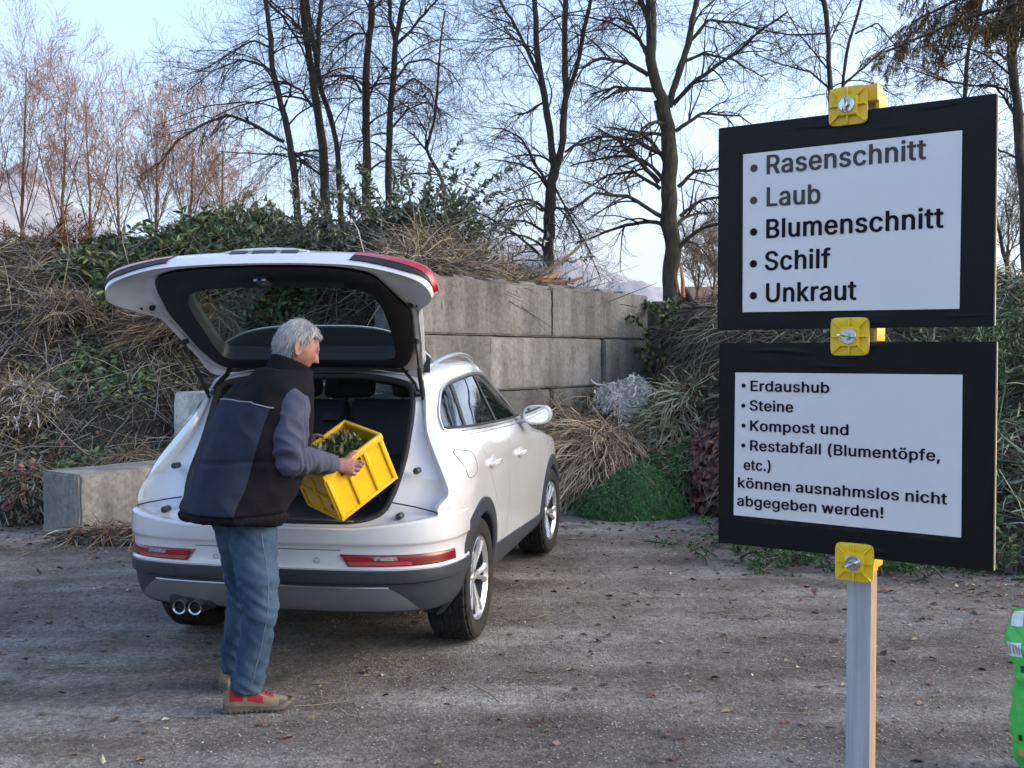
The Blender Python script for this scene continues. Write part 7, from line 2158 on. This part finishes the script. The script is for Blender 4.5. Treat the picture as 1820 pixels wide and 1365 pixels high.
SU = (S_B - S_A).normalized()
SV = Vector((0, 0, 1))
SNRM = Vector((SU.y, -SU.x, 0))
if SNRM.y > 0: SNRM = -SNRM                              # towards the camera
def splane(px, py, off=0.0):
    """pixel -> (u, v) on the sign plane"""
    d = ray(px, py); o = Vector((0, 0, CAM_H)); a = S_A + SNRM * off
    k = (a - o).dot(SNRM) / d.dot(SNRM)
    p = o + d * k - S_A
    return p.dot(SU), p.z
sw = lambda u, v, n=0.0: S_A + SU * u + SV * v + SNRM * n
SM = Matrix((SU, SV, SNRM)).transposed()
TAPE = mat('black cloth tape', (.0026, .0026, .003), rough=.45, spec=.25, col2=(.013, .013, .014), nscale=16, bump=.25, bscale=30, stretch=(4, 1, 1))
def tape_mat(nm, sc):
    m = mat(nm, (.0026, .0026, .003), rough=.40, spec=.22, bump=.0)
    nt = m.node_tree; b = nt.nodes['Principled BSDF']
    tc = nt.nodes.new('ShaderNodeTexCoord'); w = nt.nodes.new('ShaderNodeTexWave'); w.bands_direction = 'Z' if sc else 'X'
    w.inputs['Scale'].default_value = 80; w.inputs['Distortion'].default_value = 2.0; w.inputs['Detail'].default_value = 2
    n = nt.nodes.new('ShaderNodeTexNoise'); n.inputs['Scale'].default_value = 14; n.inputs['Detail'].default_value = 6
    mp = nt.nodes.new('ShaderNodeMapping'); mp.inputs['Scale'].default_value = (.6, .6, 4) if not sc else (3, 3, .8)
    nt.links.new(tc.outputs['Object'], w.inputs[0]); nt.links.new(tc.outputs['Object'], mp.inputs[0]); nt.links.new(mp.outputs[0], n.inputs['Vector'])
    ad = nt.nodes.new('ShaderNodeMath'); ad.operation = 'MULTIPLY_ADD'; ad.inputs[1].default_value = 2.2
    nt.links.new(n.outputs['Fac'], ad.inputs[0]); nt.links.new(w.outputs['Fac'], ad.inputs[2])
    bp = nt.nodes.new('ShaderNodeBump'); bp.inputs['Strength'].default_value = .13; bp.inputs['Distance'].default_value = .0008
    nt.links.new(ad.outputs[0], bp.inputs['Height']); nt.links.new(bp.outputs[0], b.inputs['Normal'])
    return m
TAPEH, TAPEV = tape_mat('black tape laid level', False), tape_mat('black tape laid upright', True)
PAPER = mat('laminated white paper', (.72, .69, .67), rough=.25, coat=.30, col2=(.68, .655, .64), nscale=2.5)
INK = mat('black print', (.005, .005, .008), rough=.6, spec=.15)
INK_GLARE = mat('black print greyed by glare', (.055, .050, .045), rough=.5, spec=.3)  # glare over the top lines is put into this lighter ink
PLY = mat('pale plywood edge', (.52, .42, .28), rough=.8)
sign = empty('sign', tuple(sw(.235, 0, -.045)))
tag(sign, 'two black taped notice boards listing garden waste, clamped to a grey post', 'sign')
SO = sign.location.copy()
def sbuild(mb, nm, m, parent=None, **kw):
    mb.v = [tuple(Vector(v) - SO) for v in mb.v]
    return mb.build(nm, m, parent or sign, **kw)
def sbox(mb, u0, u1, v0, v1, n0, n1, bev=.0):
    mb.box(sw((u0 + u1) / 2, (v0 + v1) / 2, (n0 + n1) / 2), (abs(u1 - u0), abs(v1 - v0), abs(n1 - n0)), SM, bev)
def board(corners, paper, lines, label, seed):
    (lt, rt_, rb_, lb) = [splane(*c) for c in corners]
    u0, u1 = (lt[0] + lb[0]) / 2, (rt_[0] + rb_[0]) / 2
    v1, v0 = (lt[1] + rt_[1]) / 2, (lb[1] + rb_[1]) / 2
    b = MB(); sbox(b, u0 + .0012, u1 + .0018, v0 + .001, v1 - .0005, -.0065, -.0006)
    bo = sbuild(b, 'board', PLY, sharp=30)
    bo['label'] = label
    # tape: four overlapping strips with wrinkled surfaces
    rs = random.Random(seed)
    w = .052
    def strip(a0, a1, b0, b1, n, m, fold):
        t = MB()
        nu, nv = 60, 26
        rows = []
        for i in range(nv + 1):
            row = []
            for j in range(nu + 1):
                u, v = a0 + (a1 - a0) * j / nu, b0 + (b1 - b0) * i / nv
                q = Vector((u * 30, v * 30, seed + n * 900))
                ed = min(1, min(i, nv - i) / 2) * min(1, min(j, nu - j) / 2)
                d = .0002 + max(0, mnoise.noise(Vector((u * (9 if fold else 60), v * (70 if fold else 9), seed))) - .30) * .0032 * ed
                d += max(0, mnoise.noise(q) - .3) * .001 * ed
                row.append(sw(u, v, n + d))
            rows.append(row)
        t.grid(rows)
        e = [rows[0], [p - SNRM * (n + .0005) for p in rows[0]]]
        sbuild(t, 'tape', m, bo)
    strip(u0, u1, v1 - w, v1, .0010, TAPEH, True); strip(u0, u1, v0, v0 + w * .85, .0008, TAPEH, True)
    strip(u0, u0 + w * .9, v0, v1, .0004, TAPEV, False); strip(u1 - w, u1, v0, v1, .0014, TAPEV, False)
    sd = MB()                                             # tape folded round the rims
    sbox(sd, u0 - .0006, u0 + .0012, v0, v1, -.0068, .0006); sbox(sd, u0, u1 - .001, v1 - .0005, v1 + .0007, -.0068, .0009); sbox(sd, u0, u1, v0 - .0007, v0 + .001, -.0068, .0007)
    sbuild(sd, 'tape', TAPE, bo, sharp=30)
    bk = MB(); sbox(bk, u0 + .03, u1 - .03, v0 + .03, v1 - .03, -.0004, .0001); sbuild(bk, 'backing', TAPE, bo, sharp=30)
    pp_ = MB()
    pts = [sw(*splane(*c), .0032) for c in paper]
    g = [[(pts[0] * (1 - x) + pts[1] * x) * (1 - y) + (pts[3] * (1 - x) + pts[2] * x) * y + SNRM * .0006 * mnoise.noise(Vector((x * 3, y * 3, seed))) for x in [i / 20 for i in range(21)]] for y in [i / 16 for i in range(17)]]
    pp_.grid(g)
    po = sbuild(pp_, 'paper', PAPER, bo)
    for text, a, e, bullet, hgt, ink in lines:
        ua, va = splane(*a); ue, ve = splane(*e)
        wid = sum(GL_[c][0] if c != ' ' else .36 for c in text)
        trk = 0.0
        # natural size from the cap height, then squeezed to the measured width
        tm = MB()
        h = hgt
        sx_ = (ue - ua) / wid
        x = 0
        for c in text:
            if c == ' ': x += .36; continue
            adv, res = glyph_tris(c)
            for k, flat, tris in res:
                vs = [sw(ua + (x + p.x) * sx_, va + (ve - va) * (x + p.x) / wid + p.y * h, .0044 + .00008 * k) for p in flat]
                tm.add(vs, tris)
            x += adv
        if bullet:
            ub, vb = splane(*bullet); rb2 = h * .20
            tm.add([sw(ub + rb2 * math.cos(q), vb + rb2 * math.sin(q), .0044) for q in [2 * math.pi * i / 28 for i in range(28)]], [tuple(range(28))])
        for f in range(len(tm.f)):
            a_, b_, c_ = [Vector(tm.v[i]) for i in tm.f[f][:3]]
            if (b_ - a_).cross(c_ - a_).dot(SNRM) < 0: tm.f[f] = tm.f[f][::-1]
        sbuild(tm, 'lettering', ink, po, smooth=False, fixn=False)
z6 = lambda x, y: (1250 + x / 2.73, 130 + y / 2.73)
z7 = lambda x, y: (1250 + x / 2.73, 560 + y / 2.73)
hp = lambda a, b: abs(splane(*a)[1] - splane(*b)[1])
cap1 = hp(z6(305, 493), z6(305, 400)); cap2 = hp(z7(228, 462), z7(228, 411))
board([(1276, 228), (1771, 168), (1767, 581), (1278, 585)], [(1322, 275), (1711, 232), (1706, 549), (1321, 555)], [
    ('Rasenschnitt', z6(303, 493), z6(1086, 418), z6(250, 463), cap1, INK_GLARE), ('Laub', z6(303, 648), z6(577, 632), z6(248, 619), cap1, INK_GLARE),
    ('Blumenschnitt', z6(301, 803), z6(1171, 750), z6(248, 772), cap1, INK), ('Schilf', z6(298, 958), z6(622, 945), z6(247, 926), cap1, INK), ('Unkraut', z6(300, 1112), z6(748, 1100), z6(247, 1080), cap1, INK)],
    'upper black taped board with five bulleted words', 3)
board([(1277, 610), (1771, 608), (1765, 1015), (1280, 964)], [(1308, 662), (1711.5, 666), (1709, 955), (1305, 915)], [
    ('Erdaushub', z7(228, 368), z7(618, 378), z7(200, 342), cap2, INK), ('Steine', z7(226, 462), z7(443, 472), z7(198, 439), cap2, INK), ('Kompost und', z7(226, 560), z7(713, 583), z7(199, 536), cap2, INK),
    ('Restabfall (Blumentöpfe,', z7(226, 656), z7(1157, 709), z7(198, 632), cap2, INK), ('etc.)', z7(198, 750), z7(338, 757), None, cap2, INK), ('können ausnahmslos nicht', z7(168, 835), z7(1187, 918), None, cap2, INK), ('abgegeben werden!', z7(166, 922), z7(882, 985), None, cap2, INK)],
    'lower black taped board with seven printed lines', 8)
# post
GREYW = mat('weathered grey wood', (.31, .325, .34), rough=.75, col2=(.42, .43, .44), nscale=10, ndetail=8, stretch=(9, 9, .35), bump=.25, bscale=30)
WOODP = mat('bare pine wood', (.27, .185, .115), rough=.8, col2=(.36, .26, .165), nscale=9, ndetail=8, stretch=(9, 9, .4), bump=.2, bscale=30)
uc = splane(1507, 187)[0] + .022
pm = MB()
ptop = splane(1507, 150)[1] - .004
pbot = -.05
sbox(pm, uc - .021, uc + .021, pbot, ptop, -.0066 - .052, -.0066 - .012)
po_ = sbuild(pm, 'post', [WOODP, GREYW], sharp=30)
for p in po_.data.polygons:
    n = p.normal
    p.material_index = 1 if n.dot(SNRM) > .7 else 0
gp_ = MB(); sbox(gp_, uc + .0206, uc + .0216, pbot, .16, -.0580, -.0190)
sbuild(gp_, 'painted_foot', GREYW, po_, sharp=30)
# clamps
CLY = mat('yellow clamp plastic', (.84, .58, .015), rough=.35, col2=(.76, .50, .012), nscale=9)
CLO = mat('orange yellow clamp plastic', (.78, .42, .02), rough=.4)
ZINC = mat('zinc plated wing nut', (.55, .56, .56), rough=.22, metal=1.0)
for i, ((cx, cy), ang) in enumerate((((1506, 187), 82), ((1509, 598), 168), ((1517, 1000), 205))):
    u, v = splane(cx, cy, .012)
    w = .0335
    n0 = .0045
    cm_ = MB()
    # rounded square plate with a raised boss and eight ribs
    rows = []
    for k, (s_, n_) in enumerate(((1.0, n0), (1.0, n0 + .004), (.95, n0 + .0045), (.56, n0 + .0030), (.50, n0 + .0120), (.02, n0 + .0125))):
        row = []
        for j in range(48):
            t = 2 * math.pi * j / 48
            e = .28
            row.append(sw(u + w * s_ * math.copysign(abs(math.cos(t)) ** e, math.cos(t)), v + w * s_ * math.copysign(abs(math.sin(t)) ** e, math.sin(t)), n_))
        rows.append(row)
    cm_.grid(rows, close_u=True)
    for q in range(8):
        t = math.pi * q / 4 + (0 if q % 2 else 0)
        L_ = w * (.94 if q % 2 == 0 else 1.26)
        a0, a1 = w * .45, L_
        d = Vector((math.cos(t), math.sin(t)))
        rm_ = SM @ Matrix.Rotation(t, 3, 'Z')
        c = sw(u + d.x * (a0 + a1) / 2, v + d.y * (a0 + a1) / 2, n0 + .0070)
        cm_.box(c, (a1 - a0, .0026, .007), rm_, .0006)
    co = sbuild(cm_, 'clamp', CLY, sharp=40)
    br = MB()                                             # the jaw that grips the post behind the board
    vv = v + (.004 if i else .008)
    hgt_ = .012 if i == 1 else .016
    sbox(br, uc - .027, uc + .030, vv - hgt_, vv + hgt_, -.0630, -.0590, .001)
    sbox(br, uc + .0225, uc + .0300, vv - hgt_, vv + hgt_, -.0590, -.008, .001)
    sbox(br, uc - .0300, uc - .0225, vv - hgt_, vv + hgt_, -.0590, -.008, .001)
    if i == 0: sbox(br, uc - .030, uc + .030, vv - hgt_ * .2, vv + hgt_ * 1.6, -.030, .004, .001)
    if i == 2: sbox(br, uc - .02, uc + .030, vv - hgt_ - .004, vv - .002, -.030, .004, .001)
    sbuild(br, 'jaw', CLO, co, sharp=30)
    wn_ = MB()
    M4 = Matrix.Translation(sw(u, v, n0 + .0125)) @ SM.to_4x4()
    wn_.lathe([(.0005, .0018), (.0128, .0018), (.0138, .0010), (.0138, 0)], 28, M4)
    wn_.lathe([(.0005, .010), (.0048, .010), (.0066, .0018)], 20, M4)
    d = Vector((math.cos(R(ang)), math.sin(R(ang))))
    for sg in (1, -1):
        wn_.tube([sw(u, v, n0 + .017), sw(u + sg * d.x * .007, v + sg * d.y * .007, n0 + .021), sw(u + sg * d.x * .0125, v + sg * d.y * .0125, n0 + .030)], [(.0022, .0046), (.0020, .0058), (.0016, .0042)], 10, flat=Vector(SNRM))
    sbuild(wn_, 'wing_nut', ZINC, co)

# ================================================================== bag of potting soil at the right edge
GRN = mat('glossy green plastic film', (.075, .56, .085), rough=.32, coat=.25, col2=(.055, .46, .07), nscale=3, bump=.25, bscale=22)
bag = empty('soil_bag', (2.165, 3.95, 0))
tag(bag, 'bright green crumpled plastic bag standing at the lower right corner', 'bag')
BF = Matrix.Rotation(R(-24), 3, 'Z')
def bagp(t, z):
    """t around, z height"""
    prof = pchip([0, .05, .20, .33, .40, .47, .58, .62], [.20, .235, .245, .235, .245, .262, .255, .250])(z)
    dep = pchip([0, .06, .25, .40, .50, .58, .62], [.075, .10, .105, .085, .05, .02, .010])(z)
    c, s_ = math.cos(t), math.sin(t)
    p = Vector((math.copysign(abs(c) ** .8, c) * prof, math.copysign(abs(s_) ** .8, s_) * dep, z))
    n = Vector((c * dep, s_ * prof, 0)).normalized()
    k = mnoise.noise(Vector((p.x * 7, p.y * 7, z * 6))) ; k2 = mnoise.noise(Vector((p.x * 17 + z * 8, p.y * 17, z * 14)))
    p += n * ((1 - abs(k) * 2.5) * .008 + (1 - abs(k2) * 3) * .007)
    p.z += .02 * mnoise.noise(Vector((p.x * 9, 0, 2))) * (z / .62)
    return BF @ p, BF @ n
bm_ = MB()
bm_.grid([[bagp(2 * math.pi * j / 120, .62 * i / 80)[0] for j in range(120)] for i in range(81)], close_u=True)
bgo = bm_.build('film', GRN, bag, sharp=70)
def print_(nm, m, x0, x1, z0, z1, off=.002, shape=None):
    mbp = MB(); rows = []
    for i in range(13):
        row = []
        for j in range(13):
            a, b = j / 12, i / 12
            if shape == 'disc': 
                r_ = b; q = 2 * math.pi * j / 12; xx = (x0 + x1) / 2 + (x1 - x0) / 2 * r_ * math.cos(q); zz = (z0 + z1) / 2 + (z1 - z0) / 2 * r_ * math.sin(q)
            else: xx, zz = x0 + (x1 - x0) * a, z0 + (z1 - z0) * b
            t = -math.acos(max(-1, min(1, math.copysign(abs(xx / .25) ** 1.25, xx))))
            p, n = bagp(t, zz); row.append(p + n * off)
        rows.append(row)
    mbp.grid(rows); return mbp.build(nm, m, bgo)
PW, PD, PO_ = mat('white print', (.75, .76, .78), rough=.4), mat('dark green print', (.008, .05, .015), rough=.4), mat('orange print', (.62, .16, .04), rough=.4)
print_('printed_panel', PW, -.243, -.205, .555, .612); print_('printed_panel', PO_, -.249, -.240, .60, .615, .003)
print_('printed_panel', PW, -.246, -.205, .44, .495)
for i in range(4): print_('printed_stripe', mat('grey print', (.35, .36, .38), rough=.4), -.240 + .009 * i, -.236 + .009 * i, .45, .488, .004)
print_('printed_mark', PD, -.222, -.205, .385, .41, .004); print_('printed_mark', mat('buff print', (.55, .42, .22), rough=.4), -.205, -.192, .37, .415, .0045); print_('printed_mark', PO_, -.20, -.18, .355, .375, .004, 'disc')
print_('printed_mark', PO_, -.172, -.14, .25, .30, .004, 'disc')
for i in range(8): print_('printed_stripe', PD, -.176, -.165, .05 + .022 * i, .05 + .022 * i + (.014 if i % 3 else .008), .004)
print_('printed_mark', PD, -.222, -.212, .125, .15, .004); print_('printed_mark', PO_, -.225, -.21, .065, .09, .004, 'disc')

# ================================================================== litter on the ground
rl = np.random.default_rng(5)
def gz(X, Y): return ground_z(X, Y)
def heapy(X, Y):
    return (H_left(X, Y) > .02) | (H_right(X, Y) > .02)
def litter_pts(n, dens):
    X = rl.uniform(-5.5, 5.5, n * 8); Y = rl.uniform(2.3, 11.5, n * 8)
    k = (np.abs(X) < .53 * Y + .2) & ~heapy(X, Y) & (rl.uniform(0, 1, n * 8) < dens(X, Y))
    X, Y = X[k][:n], Y[k][:n]
    return np.stack([X, Y, gz(X, Y)], -1)
near_heap = lambda X, Y: np.clip(.10 + .9 * np.exp(-np.maximum(0, (poly_y([(-8, 10), (-4, 9.2), (-2, 9.5), (.3, 10.3), (1.2, 9.6), (1.9, 8.6), (2.4, 7.6), (3.5, 6.9), (6, 6)], X) - Y)) / .55), 0, 1)
even = lambda X, Y: .35 + .5 * (vnoise(X, Y, .8, 61) > 0)
parts = []
mats_g = ['dry', 'leafbrown', 'pale', 'grey', 'dark', 'olive', 'straw']
def flat_leaves(n, dens, L, W, pal):
    P = litter_pts(n, dens); m = len(P)
    D = unit(np.concatenate([rl.normal(size=(m, 2)), rl.normal(0, .12, (m, 1))], 1))
    V, F_ = leaves(P + np.array([0, 0, .004]), D, unit(np.array([0, 0, 1.0]) + rl.normal(0, .2, (m, 3))), uni(*L, m, rl), uni(*W, m, rl), rl)
    parts.append((V, F_, mats_g.index(pal)))
flat_leaves(1300, near_heap, (.03, .075), (.02, .045), 'leafbrown'); flat_leaves(900, near_heap, (.03, .07), (.015, .035), 'dry')
flat_leaves(480, even, (.012, .04), (.008, .024), 'dry'); flat_leaves(200, even, (.02, .055), (.012, .034), 'leafbrown'); flat_leaves(230, even, (.012, .036), (.006, .018), 'pale'); flat_leaves(220, near_heap, (.02, .06), (.012, .03), 'pale'); flat_leaves(120, even, (.015, .045), (.01, .025), 'olive')
def flat_straw(n, dens, L, W, pal, curl=.35):
    P = litter_pts(n, dens); m = len(P)
    D = unit(np.concatenate([rl.normal(size=(m, 2)), np.full((m, 1), .02)], 1))
    k = 6
    Q = np.empty((m, k, 3)); Q[:, 0] = P + np.array([0, 0, .006]); d = D.copy(); st = uni(*L, m, rl)[:, None] / (k - 1)
    bend = rl.normal(0, curl, (m, 1))
    for i in range(1, k):
        d = unit(d + np.concatenate([-d[:, 1:2] * bend / 2, d[:, 0:1] * bend / 2, np.zeros((m, 1))], 1)); Q[:, i] = Q[:, i - 1] + d * st
        Q[:, i, 2] = gz(Q[:, i, 0], Q[:, i, 1]) + .005 + .006 * rl.uniform(0, 1, m)
    V, F_ = batch_tubes(Q, uni(*W, m, rl)[:, None] * np.linspace(1, .5, k)[None], 3); parts.append((V, F_, mats_g.index(pal)))
flat_straw(420, near_heap, (.06, .28), (.0012, .003), 'straw'); flat_straw(300, near_heap, (.06, .3), (.0012, .003), 'dry'); flat_straw(280, even, (.03, .18), (.0008, .0022), 'dry'); flat_straw(190, even, (.04, .18), (.0008, .0018), 'straw'); flat_straw(70, even, (.05, .25), (.001, .0025), 'dark', .7)
lit = link_mesh('ground_litter', cat_mesh('ground_litter', parts), [LM[k] for k in mats_g], None)
tag(lit, 'dead leaves, straw ends and twigs strewn over the packed dirt', 'litter', kind='stuff')
# loose grit
n = 11000
X = rl.uniform(-3.5, 3.5, n * 3); Y = 2.3 + 7 * rl.uniform(0, 1, n * 3) ** 1.7
k = (np.abs(X) < .52 * Y + .1) & (vnoise(X, Y, .6, 71) + .5 * vnoise(X, Y, .2, 72) > rl.uniform(-.9, .5, n * 3))
X, Y = X[k][:n], Y[k][:n]; m = len(X)
sz = (.0025 + .008 * rl.uniform(0, 1, m) ** 4)[:, None, None]
oct_ = np.array([(1, 0, 0), (0, 1, 0), (-1, 0, 0), (0, -1, 0), (0, 0, .8), (0, 0, -.8)])
rotz = rl.uniform(0, 6.3, m); c_, s_ = np.cos(rotz), np.sin(rotz)
sc = rl.uniform(.5, 1.2, (m, 6, 3))
O = oct_[None] * sc * sz
Vx = np.stack([O[..., 0] * c_[:, None] - O[..., 1] * s_[:, None], O[..., 0] * s_[:, None] + O[..., 1] * c_[:, None], O[..., 2]], -1) + np.stack([X, Y, gz(X, Y) + sz[:, 0, 0] * .25], -1)[:, None]
tri = np.array([(0, 1, 4), (1, 2, 4), (2, 3, 4), (3, 0, 4), (1, 0, 5), (2, 1, 5), (3, 2, 5), (0, 3, 5)])
F_ = (np.arange(m)[:, None, None] * 6 + tri[None]).reshape(-1, 3)
gr = link_mesh('loose_gravel', np_mesh('loose_gravel', Vx.reshape(-1, 3), F_), mat('grit stones', (1, 1, 1), rough=.85, island=[(.10, .095, .09), (.17, .165, .16), (.24, .235, .23), (.13, .12, .11), (.34, .33, .32)]), None)
tag(gr, 'loose grey grit and small stones on the packed dirt', 'gravel', kind='stuff')
